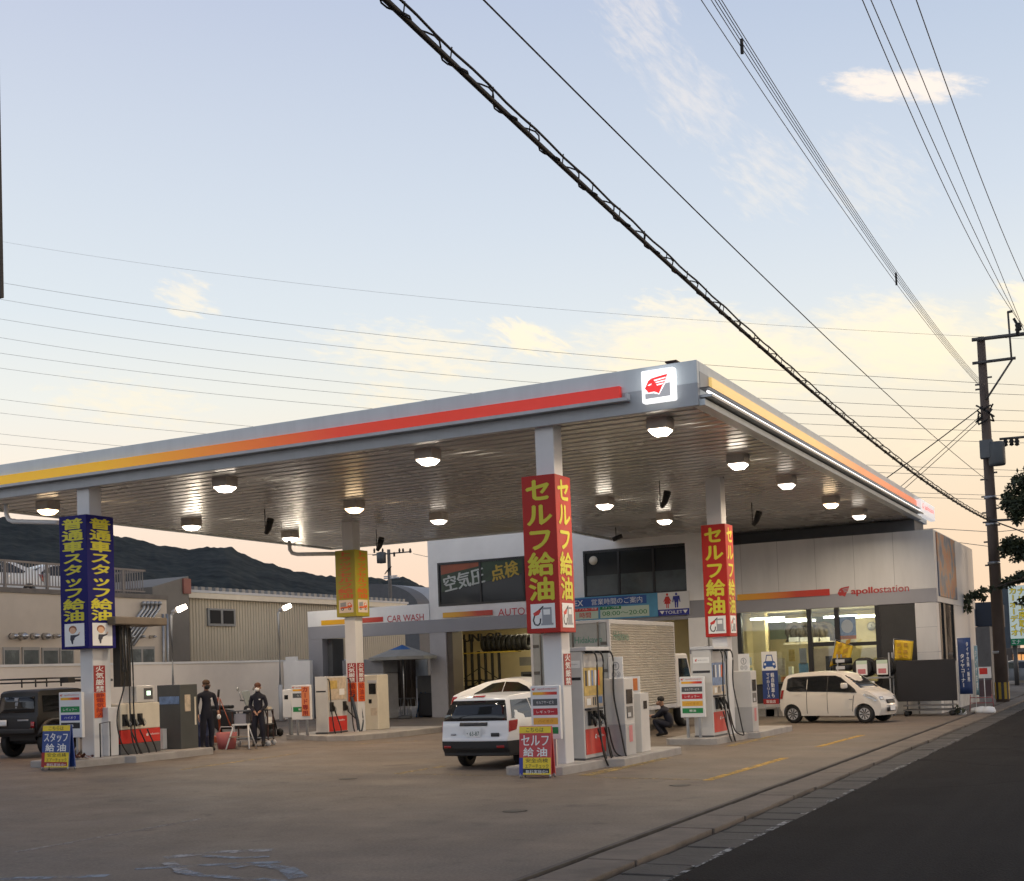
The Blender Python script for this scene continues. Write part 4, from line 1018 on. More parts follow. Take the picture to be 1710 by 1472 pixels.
tl = Vector((1, 0, 0.16)).normalized(); tu = Vector((-0.16, 0, 1)).normalized()
pst.text('空気圧', pbr('poster_white', (0.45, 0.47, 0.44), 0.4, var=0), (-23.35, yy - 0.006, 5.38), tl, tu, 1.75, 0.62, 0.003, 0.05)
pst.text('点検', pbr('poster_gold', (0.45, 0.30, 0.03), 0.4, var=0), (-21.60, yy - 0.006, 5.60), tl, tu, 1.15, 0.58, 0.003, 0.05)
pst.build('window_poster', sb, True, fix=False)
mb = MB(); mb.lathe([(0.001, 0), (0.16, 0), (0.16, 0.02)], (-17.98, YB + 0.0, 5.72), CREAM, 20, axis='y'); mb.build('window_sticker', sb, True)
# lower fascia: white band, grey band
mb = MB(); mb.box(-30.62, xl - 0.005, YB - 0.05, YB + 1.2, ZG + 0.003, ZW, WALLW); mb.build('gate_top', sb, True)
mb = MB(); mb.box(-30.62, xr, YB - 0.055, YB + 0.25, ZF, ZG, BGREY); mb.build('fascia_band', sb, True)
mb = MB(); mb.box(-30.62, -29.94, YB - 0.05, YB + 1.1, 0, ZF - 0.003, BGREY); mb.box(-29.935, -29.70, YB + 0.3, YB + 1.1, 0, ZF - 0.003, DGREY); mb.build('gate_pillar', sb, True, bevel=0.01)
mb = MB(); mb.box(-24.92, -24.2, YB - 0.05, YB + 0.9, 0, ZF - 0.003, pbr('pillar_grey', (0.40, 0.39, 0.40), 0.55, var=0.06)); mb.box(-24.195, -23.95, YB + 0.02, YB + 0.8, 0, ZF - 0.003, pbr('pillar_brown', (0.10, 0.08, 0.06), 0.6)); mb.build('bay_pillar', sb, True, bevel=0.01)
mb = MB(); mb.box(-14.45, -13.8, YB - 0.10, YB - 0.003, 0, 6.5, WALLW); mb.box(-14.452, -13.798, YB - 0.104, YB - 0.002, 3.45, 4.05, BGREY); mb.box(-14.452, -13.798, YB - 0.104, YB - 0.002, 2.2, 2.45, BGREY); mb.build('end_pillar', sb, True)
# car wash band and lettering
z = 4.03
g1 = gradient('gate_stripe', [(0, (0.78, 0.42, 0.02)), (0.45, (0.75, 0.36, 0.02)), (0.62, (0.62, 0.06, 0.02)), (1, (0.55, 0.03, 0.02))], 0, FX(540, 1040) + 20, FX(640, 1035) + 20)
mb = MB(); mb.box(FX(538, 1040), FX(641, 1035), YB - 0.075, YB - 0.057, FZ(600, 1041), FZ(600, 1033), g1); mb.build('gate_stripe', sb, True)
mb = MB(); mb.text('CAR WASH', pbr('sign_red', (0.50, 0.03, 0.05), 0.5, var=0), ((FX(649, 1033) + FX(708, 1032)) / 2, YB - 0.057, FZ(678, 1032.5)), XR, ZU, FX(709, 1032) - FX(648, 1033), 0.26, 0.006, 0.012); mb.build('car_wash_lettering', sb, True, fix=False)
g2 = gradient('bay_stripe', [(0, (0.78, 0.42, 0.02)), (0.3, (0.75, 0.36, 0.02)), (0.7, (0.55, 0.05, 0.02)), (1, (0.50, 0.03, 0.02))], 0, FX(741, 1028) + 20, FX(824, 1024) + 20)
mb = MB(); mb.box(FX(741, 1028), FX(824, 1024), YB - 0.075, YB - 0.057, FZ(780, 1030), FZ(780, 1021.5), g2); mb.build('bay_stripe', sb, True)
for i, wd_ in enumerate(('AUTO', 'CARE')):
    mb = MB(); mb.text(wd_, pbr('sign_red', (0, 0, 0)), (FX(833, 1022) + 0.56 + 1.24 * i, YB - 0.057, FZ(855, 1022)), XR, ZU, 1.12, 0.27, 0.006, 0.012); mb.build('service_lettering', sb, True, fix=False)
# service bay interior
mb = MB(); mb.box(-27.5, -14.2, YB + 6.2, YB + 6.3, 0.1, 4.6, YWALL); mb.build('bay_wall', sb, True)
mb = MB(); mb.prism([(-24.0, YB + 0.82), (-24.0, YB + 0.9), (-27.3, YB + 6.19), (-27.36, YB + 6.19)], 'z', 0.1, 4.6, YWALL); mb.build('bay_side_wall', sb, True)
mb = MB(); mb.prism([(-23.95, YB + 0.3), (-14.2, YB + 0.3), (-14.2, YB + 6.2), (-27.3, YB + 6.2), (-23.95, YB + 0.85)], 'z', 4.0, 4.1, pbr('bay_ceiling', (0.6, 0.55, 0.42), 0.7)); mb.build('bay_ceiling', sb, True)
bl = bpy.data.lights.new('bay_light', 'AREA'); bl.energy = 50; bl.size = 3; bl.shape = 'RECTANGLE'; bl.size_y = 0.3; bl.color = (1.0, 0.87, 0.60)
TUBEY = pbr('lit_bay_tube', (1, 0.95, 0.7), 0.4, var=0, emit=5, ecol=(1, 0.93, 0.68))
for yy2 in (YB + 1.6, YB + 4.2):
    mb = MB(); mb.tube([(-23, yy2, 3.93), (-20.2, yy2, 3.93)], 0.04, TUBEY, 8); mb.build('bay_tube', sb, True)
    lo = bpy.data.objects.new('bay_light', bl); COL.objects.link(lo); lo.location = (-21.6, yy2, 3.85); 
    lo.parent = sb; lo.location = Vector((-21.6, yy2, 3.85)) - Vector((-20, YB, 0.1))
# inner side wall of the car wash bay
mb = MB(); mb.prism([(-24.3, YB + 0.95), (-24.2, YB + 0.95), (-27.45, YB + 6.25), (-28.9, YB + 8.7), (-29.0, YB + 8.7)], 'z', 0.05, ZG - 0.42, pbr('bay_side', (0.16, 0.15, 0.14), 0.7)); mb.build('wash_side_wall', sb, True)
# hours board and toilet sign on the facade
SKYB = pbr('board_sky', (0.10, 0.33, 0.52), 0.5, var=0.12, scale=1.5)
PGREEN = pbr('pale_green_print', (0.55, 0.66, 0.52), 0.5, var=0)
hx0, hx1 = -19.6, FX(1100, 1005); hz0, hz1 = 3.56, 4.40
t = thing('hours_board', 'blue and green opening hours board on the wall above the truck', 'sign', ((hx0 + hx1) / 2, YB - 0.06, hz0))
hw = hx1 - hx0; hh = hz1 - hz0
mb = MB(); mb.box(-hw / 2, hw / 2, -0.06, -0.002, 0, hh, SKYB); mb.build('board', t)
HB = pbr('board_blue', (0.03, 0.10, 0.34), 0.5, var=0.05)
c = lambda u, v: ((u - 0.5) * hw, -0.06, v * hh)
mb = MB(); mb.sign([(0, 0.0), (0.9, 0.0), (0.9, 1), (0, 1)], HB, c(0.5, 0.77), XR, ZU, hw, hh * 0.36, 0.003)
mb.text('EX', WPRINT, c(0.255, 0.76), XR, ZU, 0.34, 0.20, 0.006, 0.03); mb.text('営業時間のご案内', WPRINT, c(0.62, 0.77), XR, ZU, hw * 0.48, 0.22, 0.006, 0.02)
mb.build('heading', t, fix=False)
mb = MB()
mb.sign([(0.05, 0), (0.44, 0), (0.44, 1), (0.05, 1)], PGREEN, c(0.5, 0.29), XR, ZU, hw, hh * 0.46, 0.003)
mb.sign([(0.46, 0), (0.92, 0), (0.92, 1), (0.46, 1)], PGREEN, c(0.5, 0.29), XR, ZU, hw, hh * 0.46, 0.003)
mb.sign([(0.05, 0.72), (0.44, 0.72), (0.44, 1.02), (0.05, 1.02)], RED, c(0.5, 0.29), XR, ZU, hw, hh * 0.46, 0.005)
mb.sign([(0.46, 0.78), (0.66, 0.78), (0.66, 1.06), (0.46, 1.06)], GREEN, c(0.5, 0.29), XR, ZU, hw, hh * 0.46, 0.005)
mb.text('ドライブスルー洗車', WPRINT, c(0.30, 0.49), XR, ZU, hw * 0.26, 0.075, 0.009, 0.01); mb.text('スタッフ給油', WPRINT, c(0.56, 0.50), XR, ZU, hw * 0.16, 0.07, 0.009, 0.01)
mb.text('時間', RED, c(0.315, 0.23), XR, ZU, hw * 0.11, 0.20, 0.007, 0.02); mb.text('08:00～20:00', GREEN, c(0.69, 0.25), XR, ZU, hw * 0.42, 0.155, 0.007, 0.015)
mb.build('times', t, fix=False)
tx0, tx1 = FX(1101, 1000), FX(1153, 998); tz0, tz1 = FZ(1127, 1028), FZ(1127, 989)
t = thing('toilet_sign', 'white toilet sign with red woman and blue man figures right of the hours board', 'sign', ((tx0 + tx1) / 2, YB - 0.11, tz0))
tw, th = tx1 - tx0, tz1 - tz0
mb = MB(); mb.box(-tw / 2, tw / 2, -0.06, -0.002, 0, th, WHITE); mb.build('board', t)
mb = MB(); mb.sign([(0, 0), (1, 0), (1, 0.27), (0, 0.27)], BLUE, (0, -0.06, th / 2), XR, ZU, tw, th, 0.003); mb.text('▼TOILET▼', WPRINT, (0, -0.06, th * 0.135), XR, ZU, tw * 0.9, th * 0.15, 0.006, 0.02); mb.build('blue_strip', t, fix=False)
mb = MB()
for cx, m, dress in ((0.31, RED, True), (0.60, BLUE, False)):
    S = lambda pts: mb.sign([(cx + a, b) for a, b in pts], m, (0, -0.06, th / 2), XR, ZU, tw, th, 0.004)
    S([(0.03 * math.cos(i * 0.7) * 1.2, 0.9 + 0.06 * math.sin(i * 0.7)) for i in range(9)])
    if dress:
        S([(-0.05, 0.82), (0.05, 0.82), (0.10, 0.50), (-0.10, 0.50)]); S([(-0.04, 0.5), (-0.01, 0.5), (-0.01, 0.32), (-0.04, 0.32)]); S([(0.01, 0.5), (0.04, 0.5), (0.04, 0.32), (0.01, 0.32)]); S([(-0.05, 0.82), (-0.04, 0.74), (-0.11, 0.58), (-0.13, 0.6)]); S([(0.05, 0.82), (0.04, 0.74), (0.11, 0.58), (0.13, 0.6)])
    else:
        S([(-0.10, 0.82), (0.10, 0.82), (0.06, 0.55), (-0.06, 0.55)]); S([(-0.06, 0.56), (-0.01, 0.56), (-0.01, 0.32), (-0.05, 0.32)]); S([(0.01, 0.56), (0.06, 0.56), (0.05, 0.32), (0.01, 0.32)]); S([(-0.10, 0.82), (-0.07, 0.78), (-0.10, 0.56), (-0.13, 0.56)]); S([(0.10, 0.82), (0.07, 0.78), (0.10, 0.56), (0.13, 0.56)])
mb.build('figures', t, fix=False)

# ------------------------------------------------------------------ shop
SX0, SX1, SZT = -13.78, -6.18, 5.87
sh = thing('shop_building', 'white panelled shop with lit windows and grey fascia at the roadside corner', 'building', (-10, YB, 0))
mb = MB(); mb.box(SX0 + 0.005, SX1, YB, YB + 0.15, 3.99, SZT, PANEL); mb.box(SX1 - 0.15, SX1 - 0.002, YB + 0.155, YB + 9.6, 3.56, SZT - 0.002, PANEL); mb.box(SX0 + 0.02, SX1 - 0.16, YB + 9.45, YB + 9.6, 0, SZT - 0.003, PANEL)
mb.build('upper_wall', sh, True)
for i in range(1, 6):
    x = SX0 + (SX1 - SX0) * i / 6; mb = MB(); mb.box(x - 0.006, x + 0.006, YB - 0.002, YB + 0.01, 3.992, SZT - 0.005, pbr('seam_grey', (0.30, 0.295, 0.29), 0.6, var=0)); mb.build('panel_seam', sh, True)
mb = MB(); mb.box(SX0, SX1 - 0.1, YB + 0.1, YB + 9.5, SZT - 0.35, SZT - 0.25, LGREY); mb.build('roof', sh, True)
mb = MB(); mb.box(SX0 + 0.05, SX1 - 0.75, YB + 1.2, YB + 3.0, SZT - 0.2, 6.345, pbr('gap_shade_dark', (0.16, 0.165, 0.17), 0.6)); mb.build('gap_shade_block', sh, True)  # dark block added in place of the shaded gap under the canopy
mb = MB(); mb.box(SX0 + 0.005, SX1 + 0.006, YB - 0.02, YB + 0.2, 3.54, 3.987, BGREY); mb.build('fascia', sh, True, bevel=0.01)
g3 = gradient('shop_stripe_print', [(0, (0.78, 0.40, 0.02)), (0.3, (0.75, 0.30, 0.02)), (0.65, (0.55, 0.05, 0.02)), (1, (0.50, 0.03, 0.02))], 0, -2.68, 0.46)
mb = MB(); mb.box(-12.68, -9.54, YB - 0.045, YB - 0.022, FZ(1310, 999), FZ(1310, 988.5), g3); mb.build('stripe', sh, True)
BRN = pbr('logo_red', (0.38, 0.03, 0.03), 0.5, var=0)
mb = MB(); ex0, ex1 = FX(1399, 990), FX(1419, 988); zc_ = FZ(1409, 988.5)
emblem(mb, ((ex0 + ex1) / 2, YB - 0.022, zc_), XR, ZU, ex1 - ex0, 0.34, BRN, BGREY, off=0.005)
ax0, ax1, ax2 = FX(1421, 988), FX(1469, 985), FX(1518, 982)
mb.text('apollo', BRN, ((ax0 + ax1) / 2, YB - 0.022, FZ(1445, 988)), XR, ZU, ax1 - ax0 - 0.03, 0.27, 0.006, 0.045); mb.text('station', BRN, ((ax1 + ax2) / 2, YB - 0.022, FZ(1493, 983.5)), XR, ZU, ax2 - ax1, 0.22, 0.006, 0.0)
mb.build('lettering', sh, True, fix=False)
# poster on the right-hand wall
py0, py1 = 42.5, 46.6
POSTX = bpy.data.materials.new('wall_poster_print'); POSTX.use_nodes = True
_t = POSTX.node_tree; _co = N(_t, 'ShaderNodeTexCoord'); _n = N(_t, 'ShaderNodeTexNoise'); _n.inputs['Scale'].default_value = 1.3; _n.inputs['Detail'].default_value = 4
_t.links.new(_co.outputs['Object'], _n.inputs['Vector'])
_t.links.new(ramp(_t, _n.outputs[0], [(0.35, (0.06, 0.09, 0.16)), (0.46, (0.16, 0.17, 0.20)), (0.52, (0.36, 0.18, 0.09)), (0.62, (0.40, 0.13, 0.05)), (0.7, (0.20, 0.19, 0.19))]), _t.nodes['Principled BSDF'].inputs['Base Color'])
mb = MB(); mb.box(SX1 + 0.002, SX1 + 0.03, py0, py1, 3.75, SZT - 0.05, POSTX); mb.build('side_poster', sh, True)
# shell below: plinth, posts, dark panel, rounded corner column, side windows
SOOT = pbr('dark_panel', (0.030, 0.030, 0.030), 0.5, var=0.15)
PLW = pbr('plinth_white', (0.48, 0.46, 0.43), 0.7, var=0.25, scale=1.5)
wx0, wx1 = -12.68, -8.05
mb = MB(); mb.box(SX0 + 0.02, wx0 + 0.05, YB + 0.02, YB + 0.2, 0, 3.535, PANEL); mb.build('left_wall', sh, True)
mb = MB(); mb.box(wx0 - 0.1, -6.9, YB - 0.05, YB + 0.25, -0.05, 0.42, PLW); mb.build('plinth', sh, True, bevel=0.015)
mb = MB(); mb.box(wx0, wx1, YB + 0.02, YB + 0.18, 0.43, 1.02, SOOT); mb.build('lower_panel', sh, True)
mb = MB(); mb.box(wx1 + 0.02, -6.86, YB + 0.01, YB + 0.2, 0.43, 3.535, SOOT); mb.build('dark_panel', sh, True)
mb = MB(); mb.box(-6.86, -6.2, YB - 0.01, YB + 0.55, -0.05, 3.535, PANEL); mb.box(-6.205, -6.19, YB + 0.0, YB + 0.5, 1.95, 1.975, GREY); mb.box(-6.862, -6.2, YB - 0.014, YB + 0.0, 1.95, 1.965, GREY); mb.box(-6.862, -6.2, YB - 0.014, YB + 0.0, 2.75, 2.765, GREY); mb.build('corner_column', sh, True, bevel=0.09)
mb = MB(); mb.box(-6.36, -6.19, YB + 0.56, YB + 9.4, -0.05, 1.62, PLW); mb.box(-6.36, -6.20, YB + 3.9, YB + 9.4, 1.625, 3.555, PANEL); mb.build('side_wall', sh, True)
mb = MB(); mb.box(-6.36, -6.24, YB + 0.56, YB + 3.89, 1.625, 3.55, WIND); sw = mb.build('side_window', sh, True)
mb = MB()
for a, b in ((0.56, 0.75), (1.5, 1.9), (3.75, 3.9)):
    mb.box(-6.30, -6.195, YB + a, YB + b, 1.63, 3.552, FRAME)
o = mb.build('frame', sw); o.location = -Vector((-10, YB, 0))
mb = MB()
for a in (wx0, FX(1350, 1018), FX(1396, 1016), wx1):
    mb.box(a - 0.075, a + 0.075, YB - 0.005, YB + 0.16, 1.021, 3.53, FRAME)
mb.box(wx0, wx1, YB + 0.0, YB + 0.15, 1.022, 1.08, FRAME)
mb.box(FX(1350, 1018) + 0.076, FX(1396, 1016) - 0.076, YB + 0.002, YB + 0.15, 2.28, 2.42, FRAME); mb.box(FX(1396, 1016) + 0.076, wx1 - 0.076, YB + 0.002, YB + 0.15, 2.25, 2.37, FRAME)
wf = mb.build('front_window', sh, True)
for a, b in ((wx0 + 0.075, FX(1350, 1018) - 0.075), (FX(1350, 1018) + 0.075, FX(1396, 1016) - 0.075), (FX(1396, 1016) + 0.075, wx1 - 0.075)):
    mb = MB(); mb.box(a, b, YB + 0.07, YB + 0.08, 1.081, 3.53, GLS); o = mb.build('pane', wf); o.location = -Vector((-10, YB, 0))
# interior
IY = YB + 6.0
mb = MB(); mb.box(wx0 - 0.6, -6.4, IY, IY + 0.1, 0.2, 3.6, YWALL); mb.box(wx0 - 0.7, wx0 - 0.6, YB + 0.25, IY, 0.2, 3.6, YWALL); mb.box(-6.5, -6.4, YB + 0.6, IY, 0.2, 3.6, YWALL)
mb.box(FX(1256, 1040, YB + 2.5), FX(1277, 1040, YB + 2.5), YB + 2.5, YB + 2.9, 0.2, 3.6, YWALL); mb.build('room_wall', sh, True)
mb = MB(); mb.box(wx0 - 0.7, -6.4, YB + 0.25, IY, 3.6, 3.7, pbr('room_ceiling', (0.62, 0.6, 0.5), 0.7)); mb.build('room_ceiling', sh, True)
mb = MB(); mb.box(wx0 - 0.7, -6.4, YB + 0.25, IY, 0.1, 0.2, pbr('room_floor', (0.3, 0.28, 0.24), 0.4)); mb.build('room_floor', sh, True)
mb = MB(); mb.box(FX(1280, 1050, IY), FX(1350, 1050, IY), IY - 0.02, IY - 0.002, FZ(1300, 1068, IY), FZ(1300, 1040, IY), pbr('room_green', (0.22, 0.27, 0.22), 0.6, var=0.15)); mb.box(FX(1352, 1050, IY), FX(1395, 1050, IY), IY - 0.02, IY - 0.002, FZ(1370, 1060, IY), FZ(1370, 1030, IY), pbr('room_green', (0, 0, 0))); mb.build('wall_panel', sh, True)
SHL = thing('display_shelf', 'dark counter holding coloured product boxes inside the left shop window', 'shelf', (-11.6, YB + 2.0, 0.2))
mb = MB(); mb.box(-0.9, 1.6, 0, 0.5, 0, 0.9, DGREY); mb.build('counter', SHL)
rr = random.Random(3)
pal = [POSTC, POSTB, PORG, WPRINT, GREEN, DRED, CREAM, GPRINT, SKYB, POSTY]
for i in range(9):
    mb = MB(); mb.box(0, rr.uniform(0.12, 0.24), 0.05, 0.35, 0, rr.uniform(0.15, 0.6), pal[i]); o = mb.build('product_box'); o.location = (-12.4 + i * 0.27, YB + 2.0, 1.105)
    tag(o, ('cream', 'blue', 'orange', 'white', 'green', 'dark red', 'pale yellow', 'grey', 'sky blue')[i] + ' product box on the dark counter inside the left shop window', 'box', 'products on the shop counter')
for i, (xa, xb, ya, yb2, m) in enumerate(((1318, 1328, 1105, 1085, POSTY), (1336, 1348, 1110, 1083, GPRINT), (1290, 1312, 1128, 1100, POSTC), (1335, 1351, 1128, 1108, SKYB), (1244, 1256, 1112, 1098, WPRINT), (1244, 1257, 1128, 1116, PGREEN))):
    mb = MB(); mb.box(FX(xa, ya, YB + 0.14), FX(xb, ya, YB + 0.14), YB + 0.12, YB + 0.135, FZ(xa, ya, YB + 0.14), FZ(xa, yb2, YB + 0.14), m)
    tag(mb.build('window_notice', loc=(FX(xa, ya, YB + .14), YB + .13, FZ(xa, ya, YB + .14))), ('yellow notice', 'grey notice', 'cream notice', 'sky blue notice', 'white notice', 'pale green notice')[i] + ' stuck inside the left shop window', 'notice', 'notices in the shop window')
# big paper sheet in the middle window
mb = MB(); mb.box(FX(1355, 1120), FX(1393, 1120), YB + 0.085, YB + 0.095, 1.09, 2.2, pbr('tan_paper', (0.60, 0.46, 0.30), 0.6, var=0.15)); mb.box(FX(1378, 1110), FX(1389, 1110), YB + 0.080, YB + 0.084, 1.3, 1.95, BPRINT)
tag(mb.build('paper_poster', loc=(FX(1370, 1120), YB + 0.09, 1.09)), 'large tan paper poster inside the middle shop window', 'poster')
mb = MB(); mb.box(FX(1400, 1060), FX(1429, 1060), YB + 0.085, YB + 0.095, FZ(1410, 1068), FZ(1410, 1030), POSTB); mb.box(FX(1400, 1060), FX(1429, 1060), YB + 0.080, YB + 0.084, FZ(1410, 1068), FZ(1410, 1062), PORG); mb.sign(oval(0.5, 0.6, 0.32, 0.3), LGREY, (FX(1414, 1050), YB + 0.085, FZ(1414, 1050)), XR, ZU, 0.6, 0.75, 0.006)
tag(mb.build('round_poster', loc=(FX(1414, 1060), YB + 0.09, 2.5)), 'poster with a pale round shape in the upper right shop window', 'poster')
mb = MB(); cc = (FX(1455, 1046, IY - 2), IY - 2.0, FZ(1455, 1046, IY - 2)); mb.box(cc[0] - 0.6, cc[0] + 0.5, cc[1] + 0.1, cc[1] + 0.2, 2.2, 3.55, YWALL); 
mb.build('room_partition', sh, True)
t = thing('wall_clock', 'round wall clock with pale face in the upper right shop window', 'clock', cc)
mb = MB(); mb.lathe([(0.001, 0.02), (0.13, 0.02), (0.16, 0.06), (0.16, 0.1)], (0, 0, 0), STEEL, 20, axis='y'); mb.build('rim', t)
mb = MB(); mb.lathe([(0.001, 0.005), (0.125, 0.01)], (0, 0, 0), WPRINT, 20, axis='y'); mb.box(-0.008, 0.008, -0.004, 0.0, 0, 0.09, BPRINT); mb.box(0, 0.07, -0.004, 0.0, -0.008, 0.008, BPRINT); mb.build('face', t)
# tall-backed tyres or car seats on the ledge
SEAT = pbr('display_tyre', (0.055, 0.045, 0.035), 0.7, var=0.2)
for i, px in enumerate((1328, 1345, 1362, 1378)):
    x = FX(px, 1070, YB + 3.6); z0 = FZ(px, 1072, YB + 3.6)
    t = thing('spare_tyre', ('first', 'second', 'third', 'fourth')[i] + ' from the left of four dark tyres standing on the ledge in the shop', 'tyre', (x, YB + 3.6, z0), 0, 'tyres on display in the shop')
    mb = MB(); mb.tube([(-0.27, 0, 0)] + [(-0.27 * math.cos(a * math.pi / 10), 0, 0.32 + 0.32 * math.sin(a * math.pi / 10)) for a in range(11)] + [(0.27, 0, 0)], 0.10, SEAT, 10); mb.ball((0, 0.03, 0.3), (0.2, 0.05, 0.28), SEAT); mb.build('tread', t)
    mb = MB(); mb.box(-0.2, 0.2, -0.15, -0.13, 0.0, 0.16, LGREY); mb.build('price_card', t)
mb = MB(); mb.box(FX(1312, 1072, YB + 3.6), FX(1396, 1072, YB + 3.6), YB + 3.3, YB + 3.9, FZ(1340, 1076, YB + 3.6), FZ(1340, 1073, YB + 3.6), CREAM); mb.build('ledge', sh, True)
FLU = pbr('lit_fluorescent', (1, 0.97, 0.85), 0.4, var=0, emit=7.0, ecol=(1.0, 0.96, 0.82))
sl = bpy.data.lights.new('shop_light', 'AREA'); sl.shape = 'RECTANGLE'; sl.size = 2.6; sl.size_y = 0.3; sl.energy = 62; sl.color = (1.0, 0.80, 0.42)
TW = {(1252, 1311): 'nearest the glass in the left shop window', (1272, 1350): 'in the middle of the left shop window, second row', (1311, 1363): 'low, crossing the left black window post', (1374, 1432): 'nearest the glass in the right shop window', (1398, 1466): 'longest one in the right shop window, second row', (1405, 1462): 'lowest and deepest in the right shop window', (1252, 1270): 'small and lowest at the left end of the left window'}
for (xa, xb, yp, Y) in ((1252, 1311, 1033, YB + 1.6), (1272, 1350, 1037, YB + 2.9), (1311, 1363, 1038.5, YB + 4.3), (1374, 1432, 1030, YB + 1.6), (1398, 1466, 1032, YB + 3.0), (1405, 1462, 1035, YB + 4.4), (1252, 1270, 1042, YB + 5.2)):
    x0, z0 = atY(xa, yp + 1, Y); x1, _ = atY(xb, yp - 1, Y); zz = 3.5
    zz = min(3.56, max(3.3, z0))
    t = thing('tube_light', 'lit fluorescent ceiling light ' + TW[xa, xb], 'lamp', ((x0 + x1) / 2, Y, zz), 0, 'fluorescent lights in the shop')
    mb = MB(); mb.box(-(x1 - x0) / 2, (x1 - x0) / 2, -0.11, 0.11, 0.02, 0.05, WHITE); mb.build('fitting', t)
    mb = MB(); 
    for q in (-0.06, 0.06):
        mb.tube([(-(x1 - x0) / 2 + 0.04, q, -0.02), ((x1 - x0) / 2 - 0.04, q, -0.02)], 0.035, FLU, 8)
    mb.build('tubes', t)
for x in (-11.6, -8.9):
    lo = bpy.data.objects.new('shop_light', sl); COL.objects.link(lo); lo.parent = sh; lo.location = (x + 10, 2.8, 3.42)

# ------------------------------------------------------------------ in front of the shop
def tyre(mb, c, R0, w, axis='z', m=None):
    m = m or BLACK
    mb.lathe([(R0 * 0.58, -w * 0.42), (R0 * 0.9, -w * 0.5), (R0, -w * 0.36), (R0, w * 0.36), (R0 * 0.9, w * 0.5), (R0 * 0.58, w * 0.42), (R0 * 0.58, -w * 0.42)], c, m, 20, axis, cap=False)
YT = YB - 1.1
X0 = FX(1402, 1130, YT); X1 = FX(1490, 1130, YT); zs2 = FZ(1450, 1131, YT)
rk = thing('tyre_rack', 'grey metal rack in front of the shop window beside the dark board', 'rack', ((X0 + X1) / 2, YT, 0))
w = X1 - X0
mb = MB(); mb.box(-w / 2, w / 2, -0.3, 0.3, zs2 - 0.05, zs2, STEEL); mb.build('top_shelf', rk)
mb = MB(); mb.box(-w / 2, w / 2, -0.3, 0.3, 0.45, 0.49, STEEL); mb.build('low_shelf', rk)
for a in (-w / 2, w / 2 - 0.04):
    for b in (-0.3, 0.26):
        mb = MB(); mb.box(a, a + 0.04, b, b + 0.04, 0, zs2 + 0.75, STEEL); mb.build('post', rk)
for i in range(4):
    mb = MB(); x = -w / 2 + 0.35 + i * 0.5; mb.box(x - 0.16, x + 0.16, -0.25, 0.15, 0.495, 0.495 + rr.uniform(0.2, 0.4), (WPRINT, DGREY, POSTC, DGREY)[i])
    tag(mb.build('product_box', loc=(rk.location.x, YT, 0)), ('white', 'charcoal', 'cream', 'dark grey')[i] + ' carton on the lower shelf of the tyre rack', 'carton', 'cartons on the tyre rack').location = (rk.location.x, YT, 0)
lab = ('three stacked tyres at the left end of the rack', 'upright tyre with a white price card in the middle of the rack', 'upright tyre with a white price card at the right end of the rack')
for i, px in enumerate((1404, 1442, 1476)):
    x = FX(px + 3, 1115, YT)
    if i == 0:
        for k in range(3):
            t = thing('stacked_tyre', ('bottom', 'middle', 'top')[k] + ' tyre of the stack at the left end of the rack', 'tyre', (x, YT, zs2 + 0.11 + 0.215 * k), 0, 'tyres on the rack outside')
            mb = MB(); tyre(mb, (0, 0, 0), 0.31, 0.20); mb.build('tread', t)
            mb = MB(); mb.box(-0.14, 0.14, -0.318, -0.308, -0.05, 0.05, LGREY); mb.build('label_card', t)
    else:
        for k in range(2):
            t = thing('upright_tyre', ('front' if k == 0 else 'rear') + ' upright tyre ' + ('in the middle' if i == 1 else 'at the right end') + ' of the rack', 'tyre', (x - 0.06 + 0.08 * k, YT - 0.14 + 0.26 * k, zs2 + 0.31), 0, 'tyres on the rack outside')
            mb = MB(); tyre(mb, (0, 0, 0), 0.31, 0.20, 'y'); mb.build('tread', t)
            mb = MB(); mb.lathe([(0.001, -0.02), (0.19, -0.03)], (0, 0, 0), DGREY, 16, 'y'); mb.build('hub', t)
            if k == 0:
                mb = MB(); mb.box(-0.17, 0.17, -0.125, -0.115, -0.24, 0.14, WPRINT); mb.sign([(0.15, 0.1), (0.85, 0.1), (0.85, 0.5), (0.15, 0.5)], pbr('pink_print', (0, 0, 0)), (0, -0.125, -0.05), XR, ZU, 0.34, 0.38, 0.003); mb.sign([(0, 0.9), (1, 0.9), (1, 1.2), (0, 1.2)], PGREEN, (0, -0.125, -0.05), XR, ZU, 0.34, 0.38, 0.003); mb.build('price_card', t)
